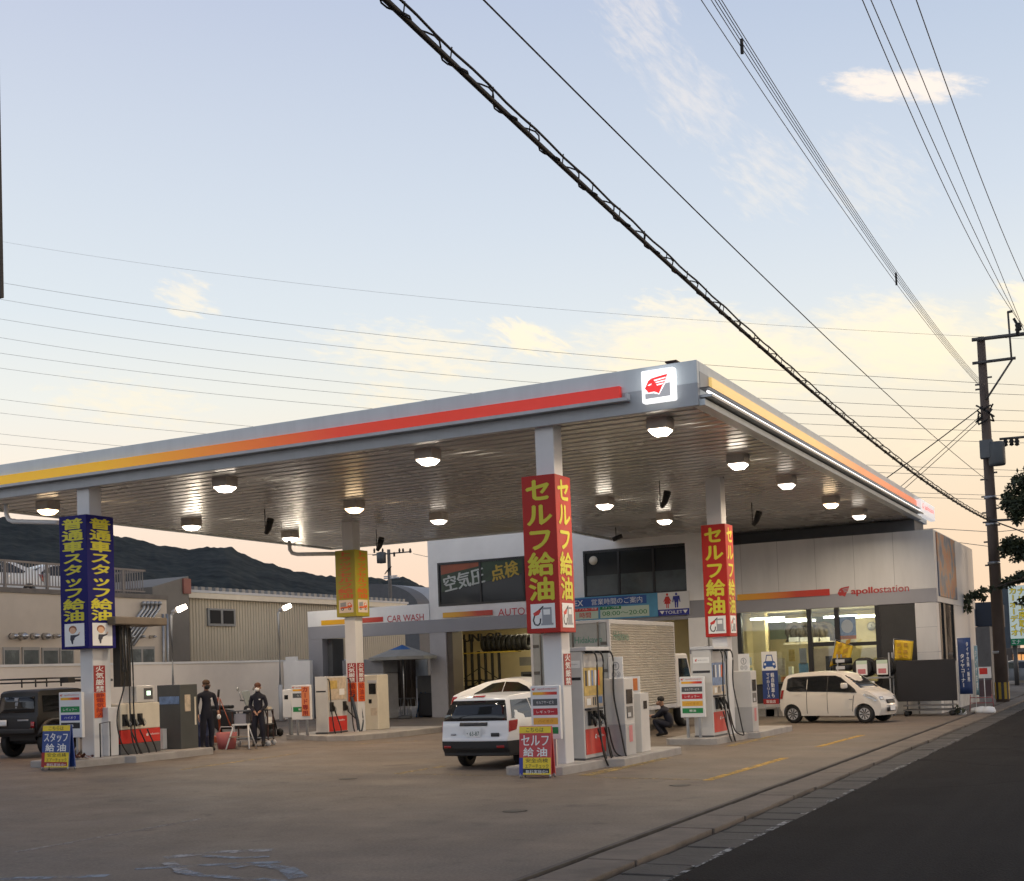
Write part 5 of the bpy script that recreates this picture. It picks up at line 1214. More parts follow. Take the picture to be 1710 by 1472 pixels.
# small yellow flags
def flag(label, tl, tr, bl, br, Y, pole):
    YF = pbr('flag_yellow', (0.66, 0.43, 0.02), 0.6, var=0.1); YI = pbr('flag_ink', (0.42, 0.24, 0.02), 0.6, var=0)
    P = [Vector((atY(*p, Y)[0], Y, atY(*p, Y)[1])) for p in (bl, br, tr, tl)]
    px_, pz = atY(*pole[0], Y); qx, qz = atY(*pole[1], Y)
    t = thing('small_flag', label, 'flag', (qx, Y, qz), 0, 'yellow flags on the tyre display')
    o = Vector((qx, Y, qz)); mb = MB(); n = 8
    g = [[None] * (n + 1) for _ in range(n + 1)]
    for i in range(n + 1):
        for j in range(n + 1):
            u, v = i / n, j / n
            p = (P[0] * (1 - u) + P[1] * u) * (1 - v) + (P[3] * (1 - u) + P[2] * u) * v
            g[i][j] = mb.bm.verts.new(p - o + Vector((0, 0.05 * math.sin(u * 6 + v * 2), 0)))
    k = mb.mi(YF)
    for i in range(n):
        for j in range(n):
            f = mb.bm.faces.new((g[i][j], g[i + 1][j], g[i + 1][j + 1], g[i][j + 1])); f.material_index = k; f.smooth = True
    fo = mb.build('cloth', t, fix=False)
    sm = fo.modifiers.new('solid', 'SOLIDIFY'); sm.thickness = 0.004
    mb = MB(); ux = (P[1] - P[0]); uz = (P[3] - P[0])
    for (u, v, su, sv) in ((0.3, 0.75, 0.22, 0.16), (0.68, 0.75, 0.22, 0.18), (0.3, 0.42, 0.2, 0.14), (0.66, 0.42, 0.24, 0.16), (0.35, 0.2, 0.2, 0.1), (0.66, 0.18, 0.2, 0.08)):
        mb = MB(); c0 = P[0] + ux * u + uz * v - o + Vector((0, -0.07, 0)); mb.face([c0 + ux * a * su / 2 + uz * b * sv / 2 for a, b in ((-1, -1), (1, -1), (1, 1), (-1, 1))], YI); mb.build('print_mark', fo, fix=False)
    mb = MB(); mb.tube([Vector((px_, Y + 0.03, pz)) - o, Vector((qx, Y + 0.03, qz)) - o], 0.012, STEEL, 6); mb.tube([Vector((px_, Y + 0.03, pz)) - o, P[2] - o + Vector((0, 0.03, 0.01))], 0.008, STEEL, 6); mb.build('pole', t)
flag('yellow flag leaning behind the stacked tyres at the left of the rack', (1396, 1071), (1424, 1079), (1385, 1114), (1420, 1100), YT + 0.4, ((1395, 1068), (1384, 1130)))
flag('yellow flag hanging square against the dark panel right of the tyre rack', (1493, 1069), (1525, 1071), (1494, 1103), (1523, 1103), YT + 0.4, ((1492, 1067), (1493, 1140)))
# dark board on a wheeled trolley
YD = YB - 1.3
X0, zt_ = atY(1496, 1104, YD); X1, zb_ = atY(1599, 1170, YD)
t = thing('board_trolley', 'large dark board on a low wheeled grey trolley at the shop corner', 'trolley', ((X0 + X1) / 2, YD, 0))
w = X1 - X0
mb = MB(); mb.box(-w / 2, w / 2, -0.03, 0.03, zb_, zt_, pbr('board_dark', (0.010, 0.010, 0.013), 0.5, var=0.2)); mb.build('board', t, bevel=0.01)
zl = 0.22
for dz_ in (0.16, 0.30):
    mb = MB(); mb.box(-w * 0.38, w * 0.46, -0.35, 0.35, dz_, dz_ + 0.04, pbr('trolley_grey', (0.12, 0.12, 0.12), 0.5)); mb.build('frame', t)
for sx in (-0.34, 0.42):
    mb = MB(); mb.box(w * sx - 0.02, w * sx + 0.02, -0.02, 0.02, 0.2, zb_ + 0.1, DGREY); mb.build('upright', t)
    for sy in (-0.3, 0.3):
        mb = MB(); mb.lathe([(0.001, -0.025), (0.075, -0.025), (0.08, 0), (0.075, 0.025), (0.001, 0.025)], (w * sx, sy, 0.08), BLACK, 14, 'y'); mb.build('wheel', t)
mb = MB()
for i in range(60):
    a = rr.uniform(0, 6.28); q = rr.uniform(0, 0.26); c0 = Vector((q * math.cos(a), q * math.sin(a), rr.uniform(0.02, 0.28 - q * 0.6)))
    d = Vector((rr.uniform(-1, 1), rr.uniform(-1, 1), rr.uniform(0, 1))).normalized() * 0.13; e = Vector((rr.uniform(-1, 1), rr.uniform(-1, 1), rr.uniform(-1, 1))).normalized() * 0.05
    mb.face([c0, c0 + d * 0.5 + e, c0 + d, c0 + d * 0.5 - e], pbr('weed_green', (0.05, 0.055, 0.03), 0.8))
o = mb.build('weed_clump'); o.location = (FX(1598, 1190, YD), YD, -0.02); tag(o, 'low dark weed clump at the foot of the shop corner', 'plant')
# vertical banners
def banner(label, tl, br, Y, m, text, ink, base_px, rot=0.0, second=None):
    x0, z1 = atY(*tl, Y); x1, z0 = atY(*br, Y); w = x1 - x0; h = z1 - z0
    t = thing('vertical_banner', label, 'banner', ((x0 + x1) / 2, Y, -0.02), rot, 'tall advertising banners on weighted poles')
    mb = MB(); n = 6; g = []
    for i in range(n + 1):
        col = []
        for j in range(9):
            u, v = i / n, j / 8; col.append(mb.bm.verts.new((w * (u - 0.5), 0.05 * math.sin(u * 5 + v * 3) * u, z0 + h * v)))
        g.append(col)
    k = mb.mi(m)
    for i in range(n):
        for j in range(8):
            f = mb.bm.faces.new((g[i][j], g[i + 1][j], g[i + 1][j + 1], g[i][j + 1])); f.material_index = k; f.smooth = True
    fo = mb.build('cloth', t, fix=False); s = fo.modifiers.new('solid', 'SOLIDIFY'); s.thickness = 0.004
    for (u, body, vt, vb, sz) in text:
        mb = MB()
        for i, ch in enumerate(body):
            v = vt - (vt - vb) * (i + 0.5) / len(body); mb.char(ch, ink, (w * (u - 0.5), -0.055, z0 + h * v), XR, ZU, w * sz, h * (vt - vb) / len(body) * 0.98, 0.002, 0.03)
        mb.build('lettering', t, fix=False)
    mb = MB(); mb.tube([(-w / 2 - 0.02, 0.02, 0.1), (-w / 2 - 0.02, 0.02, z1 + 0.05)], 0.012, WHITE, 6); mb.tube([(-w / 2 - 0.02, 0.02, z1 + 0.02), (w / 2, 0.02, z1 + 0.01)], 0.009, WHITE, 6); mb.build('pole', t)
    mb = MB(); mb.lathe([(0.001, 0), (0.17, 0), (0.19, 0.05), (0.17, 0.14), (0.04, 0.17), (0.001, 0.17)], (-w / 2 - 0.02, 0.02, 0), WHITE, 16); mb.build('weight', t)
NB = pbr('banner_navy', (0.025, 0.055, 0.17), 0.6, var=0.12, scale=4)
banner('blue tall banner with white tyre lettering at the shop corner', (1598, 1065), (1625, 1158), YB - 0.9, NB, [(0.34, 'タイヤコーナー', 0.72, 0.12, 0.34), (0.76, 'タイヤ交換・販売', 0.93, 0.22, 0.2)], WPRINT, None)
banner('pale blue narrow banner behind the blue one at the shop corner', (1626, 1078), (1636, 1160), YB + 0.6, pbr('banner_pale', (0.22, 0.36, 0.42), 0.6, var=0.2, scale=5), [(0.5, 'タイヤお得', 0.92, 0.1, 0.6)], WPRINT, None)
mbx = FX(1643, 1124, YB + 1.2)
t = thing('stand_sign', 'small white sign with a red square on a stand beside the banners', 'sign', (mbx, YB + 1.2, -0.02))
z0_ = FZ(1640, 1132, YB + 1.2); z1_ = FZ(1640, 1113, YB + 1.2)
mb = MB(); mb.box(-0.22, 0.22, -0.015, 0.015, z0_, z1_, WHITE); mb.sign([(0.2, 0.35), (0.75, 0.35), (0.75, 0.9), (0.2, 0.9)], RED, (0, -0.015, (z0_ + z1_) / 2), XR, ZU, 0.44, z1_ - z0_, 0.004); mb.build('plate', t)
mb = MB(); mb.tube([(0, 0, 0.15), (0, 0, z0_)], 0.015, WHITE, 6); mb.build('post', t)
mb = MB()
for a, b in (((-0.5, 0.1, 0), (-0.45, 0, 0.55)), ((0.25, 0.1, 0), (0.2, 0, 0.55)), ((-0.47, 0, 0.45), (0.22, 0, 0.45)), ((-0.47, 0, 0.28), (0.22, 0, 0.28))):
    mb.tube([a, b], 0.014, pbr('rail_red', (0.35, 0.10, 0.10), 0.5), 6)
mb.build('rail', t)
for i, px in enumerate((1640, 1651)):
    X, Y = onG(px, 1190); mb = MB(); mb.lathe([(0.001, 0), (0.2, 0), (0.22, 0.06), (0.18, 0.18), (0.05, 0.21), (0.001, 0.21)], (0, 0, 0), WALLW, 14)
    o = mb.build('banner_weight'); o.location = (X, Y, -0.02); tag(o, ('white plastic banner weight nearest the shop corner' if i == 0 else 'white plastic banner weight nearest the wooden utility pole'), 'weight', 'loose banner weights')
# blue lease board left of the hatchback
YL = YB - 1.2
x0, z1_ = atY(1271, 1089, YL); x1, z0_ = atY(1301, 1176, YL); w = x1 - x0; h = z1_ - z0_
t = thing('lease_board', 'blue standing board with a white car drawing left of the parked hatchback', 'sign', ((x0 + x1) / 2, YL, 0))
mb = MB(); mb.box(-w / 2, w / 2, 0, 0.03, z0_, z1_, pbr('board_navy', (0.02, 0.05, 0.20), 0.45)); mb.build('panel', t)
mb = MB(); S = lambda pts, m, off=0.006: mb.sign(pts, m, (0, 0, (z0_ + z1_) / 2), XR, ZU, w, h, off)
S([(0, 0.64), (1, 0.64), (1, 1), (0, 1)], WPRINT, 0.003); S([(0.08, 0.70), (0.12, 0.80), (0.24, 0.82), (0.32, 0.94), (0.68, 0.94), (0.76, 0.82), (0.88, 0.80), (0.92, 0.70), (0.80, 0.67), (0.72, 0.71), (0.28, 0.71), (0.20, 0.67)], HB); S([(0.30, 0.82), (0.36, 0.92), (0.64, 0.92), (0.70, 0.82)], WPRINT, 0.009); S([(0.16, 0.74), (0.28, 0.74), (0.28, 0.78), (0.16, 0.78)], WPRINT, 0.009); S([(0.72, 0.74), (0.84, 0.74), (0.84, 0.78), (0.72, 0.78)], WPRINT, 0.009)
mb.build('car_picture', t, fix=False)
mb = MB()
for u, body in ((0.66, '軽自動車も'), (0.36, 'マイカーリース')):
    for i, ch in enumerate(body):
        mb.char(ch, WPRINT, (w * (u - 0.5), 0, z0_ + h * (0.60 - 0.48 * (i + 0.5) / len(body))), XR, ZU, w * 0.24, h * 0.48 / len(body) * 0.98, 0.004, 0.02)
S([(0, 0), (1, 0), (1, 0.1), (0, 0.1)], DRED, 0.003); mb.text('取扱店', WPRINT, (0, 0, z0_ + h * 0.05), XR, ZU, w * 0.6, h * 0.06, 0.007, 0.02)
mb.build('lettering', t, fix=False)
mb = MB(); 
for s in (-1, 1):
    mb.tube([(s * w * 0.4, 0.04, 0), (s * w * 0.4, 0.04, z0_ + 0.2)], 0.015, STEEL, 6)
mb.build('legs', t)
for i, px in enumerate((1245, 1275, 1300)):
    X = FX(px, 1185, YB - 0.5); mb = MB(); mb.box(-0.42, 0.42, -0.1, 0.1, 0, 0.26 + 0.03 * i, pbr('kerb_block', (0.30, 0.28, 0.25), 0.8, var=0.3, scale=3))
    o = mb.build('kerb_block', bevel=0.03); o.location = (X, YB - 0.5, 0); tag(o, ('left end', 'middle', 'right end')[i] + ' concrete block of the low kerb behind the hatchback', 'concrete block', 'kerb blocks before the shop')
# ------------------------------------------------------------------ left boundary: white wall, parking building, warehouse (all facing +X)
XW = -31.5
def WY(x, y, X): return atX(x, y, X)[0]
def WZ(x, y, X): return atX(x, y, X)[1]
gw = gz(XW)
ztop = WZ(300, 1109, XW)
mb = MB(); mb.box(XW - 0.25, XW, 8, 46, gw - 0.2, ztop, pbr('boundary_white', (0.84, 0.775, 0.70), 0.75, var=0.10, scale=0.35))
mb.box(XW - 0.28, XW + 0.03, 7.9, 46, ztop + 0.001, ztop + 0.08, WALLW)
o = mb.build('boundary_wall', loc=(XW, 30, gw)); tag(o, 'plain white boundary wall behind the staff and the black off roader', 'wall')
# parking building
XP = -33.0
pb = thing('parking_building', 'cream building with rooftop car park, small windows and round wall vents left of the pumps', 'building', (XP, 30, gw))
CRW = pbr('cream_wall', (0.70, 0.60, 0.48), 0.75, var=0.10, scale=0.4)
y1 = WY(278, 1004, XP); zt1 = WZ(278, 1004, XP); zr = WZ(60, 989, XP)
zt1 = (zt1 + zr) / 2
mb = MB(); mb.box(XP - 14, XP, 8, y1, 0, zt1, CRW); mb.build('wall', pb, True)
mb = MB(); mb.box(XP - 14.02, XP + 0.05, 8, y1 + 0.05, zt1 + 0.001, zt1 + 0.16, pbr('parapet_brown', (0.19, 0.165, 0.14), 0.7, var=0.15)); mb.build('parapet', pb, True)
FRC = pbr('window_frame_cream', (0.42, 0.39, 0.35), 0.6); PNG = pbr('window_green_grey', (0.16, 0.175, 0.165), 0.25, var=0.25, scale=2)
for (xa, xb, ya, yb, nn) in ((4, 32, 1081, 1115, 1), (36, 65, 1081, 1115, 1), (69, 97, 1082, 1115, 1), (99, 122, 1082, 1115, 1), (155, 170, 1083, 1112, 1), (214, 257, 1080, 1111, 2)):
    Ya, Yb_ = WY(xa, 1095, XP), WY(xb, 1095, XP); za_, zb_ = WZ((xa + xb) / 2, yb, XP), WZ((xa + xb) / 2, ya, XP)
    mb = MB(); mb.box(XP + 0.002, XP + 0.05, Ya, Yb_, za_, zb_, FRC); wdw = mb.build('window', pb, True)
    for k in range(nn):
        a = Ya + (Yb_ - Ya) * (k + 0.08) / nn; b = Ya + (Yb_ - Ya) * (k + 0.92) / nn
        mb = MB(); mb.box(XP + 0.051, XP + 0.058, a, b, za_ + 0.1, zb_ - 0.1, PNG); o = mb.build('pane', wdw); o.location = -Vector((XP, 30, gw))
CHR = pbr('vent_steel', (0.6, 0.58, 0.55), 0.25, metal=0.9, var=0.05)
for px, rpx in ((18, 5), (34, 6.5), (54, 5.5), (73, 5.5), (90, 4), (214, 3), (232, 3), (250, 3)):
    yp = 1063 if px < 100 else 1064
    Y_, Z_ = atX(px, yp, XP); r = rpx * 0.021
    mb = MB(); mb.lathe([(r, 0.0), (r, 0.15), (r * 0.8, 0.25), (r * 0.4, 0.32), (0.001, 0.34)], (XP, Y_, Z_), CHR, 14, 'x'); mb.build('round_vent', pb, True)
# slanting pipes
for k in range(5):
    p = [atX(px, py, XP + 0.12 + 0.0 * k) for px, py in ((240 + k * 6.6, 1010), (240 + k * 6.4, 1017), (222 + k * 6.6, 1041), (196 + k * 6.6, 1078))]
    mb = MB(); mb.tube([(XP + 0.12, q[0], q[1]) for q in p], 0.055, STEEL, 8); mb.lathe([(0.001, 0.13), (0.08, 0.1), (0.1, 0), (0.001, -0.02)], (XP + 0.12, p[0][0], p[0][1]), STEEL, 12); mb.build('wall_pipe', pb, True)
mb = MB(); mb.box(XP + 0.17, XP + 0.21, WY(212, 1040, XP), WY(250, 1040, XP), WZ(230, 1042, XP), WZ(230, 1039.5, XP), DGREY); mb.build('pipe_clamp', pb, True)
for px in (269, 276):
    mb = MB(); mb.tube([(XP + 0.1, WY(px, 1060, XP), 1.0), (XP + 0.1, WY(px, 1060, XP), WZ(px, 1026, XP))], 0.05, STEEL, 8); mb.build('down_pipe', pb, True)
# railing on the roof edge
RAIL = pbr('railing_brown', (0.24, 0.205, 0.18), 0.5, var=0.1)
zr0 = zt1 + 0.16; zr1 = WZ(120, 944, XP - 0.1); ye = WY(241, 950, XP - 0.1)
mb = MB(); mb.box(XP - 0.13, XP - 0.07, 8, ye, zr1 - 0.05, zr1 + 0.02, RAIL); mb.box(XP - 0.12, XP - 0.08, 8, ye, zr0 + 0.08, zr0 + 0.13, RAIL)
y = 8.0; k = 0
while y < ye:
    if k % 14 == 0:
        mb.box(XP - 0.14, XP - 0.06, y - 0.04, y + 0.04, zr0, zr1, RAIL)
    else:
        mb.box(XP - 0.112, XP - 0.088, y - 0.012, y + 0.012, zr0 + 0.1, zr1 - 0.04, RAIL)
    y += 0.125; k += 1
x = XP - 0.2
while x > XP - 9:
    mb.box(x - 0.012, x + 0.012, ye - 0.012, ye + 0.012, zr0 + 0.1, zr1 - 0.04, RAIL); x -= 0.125
mb.box(XP - 9, XP - 0.07, ye - 0.03, ye + 0.03, zr1 - 0.05, zr1 + 0.02, RAIL)
mb.build('railing', pb, True)
# grey block and corrugated warehouse
XQ = -33.4
gb = thing('grey_annex', 'dark grey cladding annex between the cream building and the corrugated warehouse', 'building', (XQ, 40, 0.2))
ya, yb = WY(241, 970, XQ), WY(315, 980, XQ); zt2 = WZ(300, 968, XQ)
mb = MB(); mb.prism([(y1 - 0.3, 0), (yb, 0), (yb, zt2 + 0.15), (y1 - 0.3, zt2 - 0.35)], 'x', XQ - 8, XQ, pbr('annex_grey', (0.20, 0.18, 0.155), 0.6, var=0.12, scale=0.7)); mb.build('wall', gb, True)
mb = MB(); mb.box(XQ + 0.0, XQ + 0.08, yb - 0.35, yb + 0.05, WZ(313, 992, XQ), WZ(313, 967, XQ), pbr('red_end', (0.32, 0.12, 0.09), 0.6)); mb.build('end_trim', gb, True)
XH = -34.0
wh = thing('corrugated_warehouse', 'long beige corrugated metal warehouse with low roof behind the white wall', 'building', (XH, 50, 0.2))
ya = yb + 0.02; ze = WZ(440, 998, XH); yend = WY(672, 1013, XH)
zv = [WZ(330, 991, XH), WZ(560, 1003, XH)]
ze = sum(zv) / 2
COR = pbr('corrugated_beige', (0.52, 0.455, 0.345), 0.5, var=0.10, scale=0.5, stretch=(1, 1, 0.25))
mb = MB(); y = ya; k = mb.mi(COR)
pts = []
while y < yend:
    pts += [(XH, y), (XH, y + 0.08), (XH - 0.03, y + 0.1), (XH - 0.03, y + 0.16)]; y += 0.18
pts.append((XH, y))
lo_ = [mb.bm.verts.new((px, py, 0)) for px, py in pts]; hi_ = [mb.bm.verts.new((px, py, ze)) for px, py in pts]
for i in range(len(pts) - 1):
    mb.bm.faces.new((lo_[i], lo_[i + 1], hi_[i + 1], hi_[i])).material_index = k
mb.box(XH - 12, XH - 0.06, ya + 0.01, yend - 0.01, 0, ze - 0.02, COR)
mb.build('wall', wh, True, fix=False)
mb = MB(); mb.box(XH - 12, XH + 0.25, ya - 0.1, yend + 0.2, ze + 0.001, ze + 0.10, LGREY)
RF = pbr('roof_sheet', (0.30, 0.29, 0.27), 0.5, var=0.1)
y = ya - 0.1
while y < yend:
    mb.box(XH - 11.9, XH + 0.22, y, y + 0.2, ze + 0.101, ze + 0.24, RF); y += 0.42
mb.build('roof', wh, True)
mb = MB(); mb.box(XH + 0.08, XH + 0.22, ya - 0.1, yend + 0.1, ze - 0.22, ze - 0.002, CREAM); mb.tube([(XH + 0.1, ya + 0.2, ze - 0.15), (XH + 0.1, ya + 0.2, 0.2)], 0.06, CREAM, 8); mb.build('gutter', wh, True)
Ya, Yb2 = WY(345, 1031, XH), WY(391, 1031, XH)
mb = MB(); mb.box(XH + 0.003, XH + 0.08, Ya, Yb2, WZ(368, 1046, XH), WZ(368, 1017, XH), pbr('window_frame_grey', (0.22, 0.23, 0.23), 0.5)); wdw = mb.build('window', wh, True)
mid = (Ya + Yb2) / 2
for a, b in ((Ya + 0.12, mid - 0.08), (mid + 0.08, Yb2 - 0.12)):
    mb = MB(); mb.box(XH + 0.081, XH + 0.09, a, b, WZ(368, 1042, XH), WZ(368, 1020, XH), pbr('matt_dark_pane', (0.022, 0.024, 0.026), 0.6, spec=0.15)); o = mb.build('pane', wdw); o.location = -Vector((XH, 50, 0.2))
# lamp posts before the white wall
for (base, head, X, lab) in (((291, 1225), (300, 1018), -29.2, 'thin grey lamp post with lit angled head behind the dark grey cabinet'), ((470, 1207), (477, 1015), -30.2, 'thin grey lamp post with lit angled head between the standing worker and the card pump')):
    Yl, zb0 = atX(base[0], base[1], X); zh = atX(head[0], head[1] + 5, X)[1]
    t = thing('lamp_post', lab, 'lamp post', (X, Yl, gz(X)), 0, 'lamp posts along the white wall')
    H = zh - gz(X)
    mb = MB(); mb.tube([(0, 0, 0), (0, 0, 1.4)], 0.085, LGREY, 10); mb.tube([(0, 0, 1.4), (0, 0, H - 0.1), (0.1, 0.05, H)], 0.05, LGREY, 10); mb.box(-0.16, 0.16, -0.16, 0.16, 0, 0.03, DGREY); mb.build('pole', t)
    mb = MB(); d = Vector((0.75, 0.5, 0.38)).normalized()
    p0 = Vector((0.02, 0, H - 0.02)); mb.tube([p0, p0 + d * 0.2], 0.06, HOUS, 10, 0.09); mb.build('lamp_head', t)
    mb = MB(); mb.tube([p0 + d * 0.2, p0 + d * 0.52], 0.10, LENS, 12, 0.08); mb.build('lit_lens', t)
    pl = bpy.data.lights.new('post_light', 'POINT'); pl.energy = 45; pl.color = (1, 0.85, 0.66); pl.shadow_soft_size = 0.15
    lo = bpy.data.objects.new('post_light', pl); COL.objects.link(lo); lo.parent = t; lo.location = p0 + d * 0.95
# white panel with post next to the gate, grey car wash housing
Xa, za1 = atY(473, 1105, 41.3); Xb, _ = atY(517, 1105, 41.3)
mb = MB(); mb.box(Xa, Xb, 41.3, 41.5, 0.1, za1, WALLW); mb.box(Xa + 0.1, Xa + 0.6, 41.32, 41.48, za1 + 0.001, za1 + 0.18, WALLW)
o = mb.build('white_screen', loc=(Xa, 41.3, 0.2)); tag(o, 'short white screen wall beside the grey gate pillar', 'wall')
Xa, za1 = atY(604, 1102, 40.6); Xb, _ = atY(640, 1102, 40.6)
t = thing('wash_machine', 'tall pale grey wash machine housing right of the yellow column', 'wash machine', ((Xa + Xb) / 2, 40.6, 0.2))
w = Xb - Xa
mb = MB(); mb.box(-w / 2 - 0.9, w / 2, 0, 1.0, 0, za1 - 0.2 - 0.55, pbr('housing_grey', (0.45, 0.45, 0.46), 0.5)); mb.build('body', t, bevel=0.02)
mb = MB(); mb.box(-w / 2 - 0.9, w / 2, -0.01, 1.01, za1 - 0.74, za1 - 0.2, pbr('housing_dark', (0.24, 0.245, 0.26), 0.5)); mb.build('top_band', t, bevel=0.02)
# curtain, board, umbrella
Xa, za1 = atY(641, 1097, 42.9); Xb, _ = atY(692, 1097, 42.9)
mb = MB(); n = 40; CUR = pbr('brown_curtain', (0.085, 0.068, 0.056), 0.8, var=0.2, scale=2)
row = []
for i in range(n + 1):
    u = i / n; row.append((Xa + (Xb - Xa) * u, 42.9 + 0.06 * math.sin(u * 40)))
for a, b in zip(row, row[1:]):
    mb.face([(a[0], a[1], 0.6), (b[0], b[1], 0.6), (b[0], b[1], za1), (a[0], a[1], za1)], CUR)
o = mb.build('wash_curtain', loc=((Xa + Xb) / 2, 42.9, 0.6)); s = o.modifiers.new('solid', 'SOLIDIFY'); s.thickness = 0.01
tag(o, 'brown hanging curtain in the car wash bay behind the parasol pole', 'curtain')
Xa, za1 = atY(692, 1100, 43.2); Xb, zb1 = atY(718, 1129, 43.2)
mb = MB(); mb.box(Xa, Xb - 0.1, 43.2, 43.24, zb1, za1, pbr('pale_board', (0.50, 0.53, 0.55), 0.5)); mb.box(Xa + 0.1, Xa + 0.15, 43.18, 43.22, 0.2, zb1, STEEL); mb.box(Xb - 0.3, Xb - 0.25, 43.18, 43.22, 0.2, zb1, STEEL)
o = mb.build('pale_board', loc=(Xa, 43.2, 0.2)); tag(o, 'pale blank board right of the brown curtain', 'board')
Xa, za1 = atY(696, 1129, 42.6); Xb, _ = atY(722, 1129, 42.6)
mb = MB(); mb.box(Xa, Xb, 42.6, 43.1, 0.95, za1, DGREY); mb.box(Xa, Xb, 42.62, 43.1, 0.15, 0.94, BLACK); mb.box(Xa + 0.06, Xb - 0.06, 42.58, 42.62, 0.3, 0.8, DGREY)
o = mb.build('tool_cupboard', loc=(Xa, 42.6, 0.2), bevel=0.01); tag(o, 'dark cupboard below the pale board in the car wash bay', 'cupboard')
YU = 41.2
Xc, zc1 = atY(672, 1077, YU); z_e = FZ(672, 1097, YU); rad = (FX(719, 1095, YU) - FX(622, 1098, YU)) / 2
t = thing('parasol', 'pale parasol with blue printed top beside the car wash bay', 'parasol', (Xc, YU, gz(Xc)))
H = zc1 - gz(Xc); He = z_e - gz(Xc)
PCL = pbr('parasol_grey', (0.30, 0.30, 0.28), 0.7, var=0.1); PBL = pbr('parasol_blue', (0.02, 0.12, 0.36), 0.6, var=0.1)
mb = MB()
for k in range(8):
    a0, a1 = math.pi / 8 + k * math.pi / 4, math.pi / 8 + (k + 1) * math.pi / 4
    q = lambda a, r, z: (r * math.cos(a), r * math.sin(a), z)
    m0 = 0.42
    zm = H + (He - H) * m0
    mb.face([(0, 0, H), q(a0, rad * m0, zm), q(a1, rad * m0, zm)], PBL if k % 2 == 0 or k in (5, 6) else PCL)
    mb.face([q(a0, rad * m0, zm), q(a0, rad, He), q(a1, rad, He), q(a1, rad * m0, zm)], PCL)
    mb.face([q(a0, rad, He), q(a0, rad, He - 0.12), q(a1, rad, He - 0.12), q(a1, rad, He)], PCL)
o = mb.build('canopy', t); s = o.modifiers.new('solid', 'SOLIDIFY'); s.thickness = 0.008
mb = MB(); mb.tube([(0, 0, 0), (0, 0, H)], 0.03, STEEL, 8); mb.build('pole', t)
mb = MB(); mb.lathe([(0.001, 0), (0.28, 0), (0.28, 0.08), (0.06, 0.14), (0.001, 0.14)], (0, 0, 0), DGREY, 16); mb.build('base', t)
# black box on blue trestles, stools
Xa, Ya = onG(701, 1198); t = thing('black_crate', 'black crate on a blue frame in front of the car wash pillar', 'crate', (Xa + 0.6, Ya, gz(Xa)))
mb = MB(); mb.box(-0.55, 0.75, -0.1, 0.6, 0.05, 0.92, pbr('crate_black', (0.014, 0.014, 0.018), 0.5, var=0.2)); mb.build('body', t, bevel=0.02)
mb = MB()
for sx in (-0.75, -0.55):
    mb.tube([(sx, 0, 0), (sx + 0.12, 0.2, 0.95), (sx + 0.02, 0.45, 0)], 0.03, pbr('frame_blue', (0.03, 0.09, 0.2), 0.5), 6)
mb.build('blue_frame', t)
mb = MB()
for sx in (0.78, 0.95, 1.12):
    mb.tube([(sx, 0.1, 0.0), (sx - 0.12, 0.25, 0.95)], 0.028, LGREY if sx < 0.9 else DGREY, 6)
mb.build('side_legs', t)
for i, px in enumerate((672, 684)):
    Xa, Ya = onG(px, 1192); Ya = 41.8; Xa = FX(px, 1185, Ya); mb = MB(); 
    mb.box(-0.2, 0.2, -0.2, 0.2, 0.72, 0.76, DGREY)
    for a in (-1, 1):
        for b in (-1, 1):
            mb.tube([(a * 0.16, b * 0.16, 0.72), (a * 0.22, b * 0.22, 0)], 0.015, STEEL, 6)
    o = mb.build('stool'); o.location = (Xa, Ya, gz(Xa)); tag(o, ('stool next to the parasol pole' if i == 0 else 'stool between the parasol pole and the black crate'), 'stool', 'stools in the car wash bay')
# rack of tyres in the service bay with block letters
YK = YB + 3.4
X0 = FX(766, 1100, YK); X1 = FX(862, 1100, YK); 
rk2 = thing('tyre_shelf', 'black post rack with block letters on top in the yellow service bay', 'rack', (X0, YK, 0.15))
wk = X1 - X0; zsh = FZ(790, 1090, YK) - 0.15; zlt = FZ(790, 1072, YK) - 0.15; zl2 = FZ(790, 1059, YK) - 0.15
for i in range(7):
    mb = MB(); x = wk * i / 8.5; mb.box(x - 0.04, x + 0.04, -0.05, 0.05, 0, zsh + (0.55 if i < 3 else 0.05), BLACK); mb.build('post', rk2)
for z in (zsh, zsh * 0.55, 0.5):
    mb = MB(); mb.box(-0.05, wk, -0.06, 0.5, z - 0.05, z, BLACK if z != zsh else pbr('shelf_yellow', (0.45, 0.32, 0.04), 0.5)); mb.build('beam', rk2)
for z in (0.25, 0.8, 1.3):
    mb = MB(); mb.tube([(0, -0.08, z), (wk * 0.4, -0.08, z + 0.6), (wk * 0.75, -0.08, z)], 0.022, BLACK, 6); mb.build('brace', rk2)
mb = MB(); mb.text('DUNLOP', BPRINT, (wk * 0.36, -0.06, (zlt + zl2) / 2), XR, ZU, wk * 0.80, zl2 - zlt, 0.004, 0.05); 
for v in list(mb.bm.verts):
    pass
ex = bmesh.ops.extrude_face_region(mb.bm, geom=list(mb.bm.faces)); bmesh.ops.translate(mb.bm, vec=(0, 0.06, 0), verts=[v for v in ex['geom'] if isinstance(v, bmesh.types.BMVert)])
mb.build('lettering', rk2, fix=False)
for i in range(9):
    t = thing('shelf_tyre', ('first', 'second', 'third', 'fourth', 'fifth', 'sixth', 'seventh', 'eighth', 'ninth')[i] + ' of nine tyres from the left on the yellow shelf in the service bay', 'tyre', (X0 + wk * 0.44 + i * 0.235, YK + 0.22, 0.15 + zsh + 0.33), 0, 'tyres on the service bay rack')
    mb = MB(); tyre(mb, (0, 0, 0), 0.33, 0.2, 'x'); mb.build('tread', t)
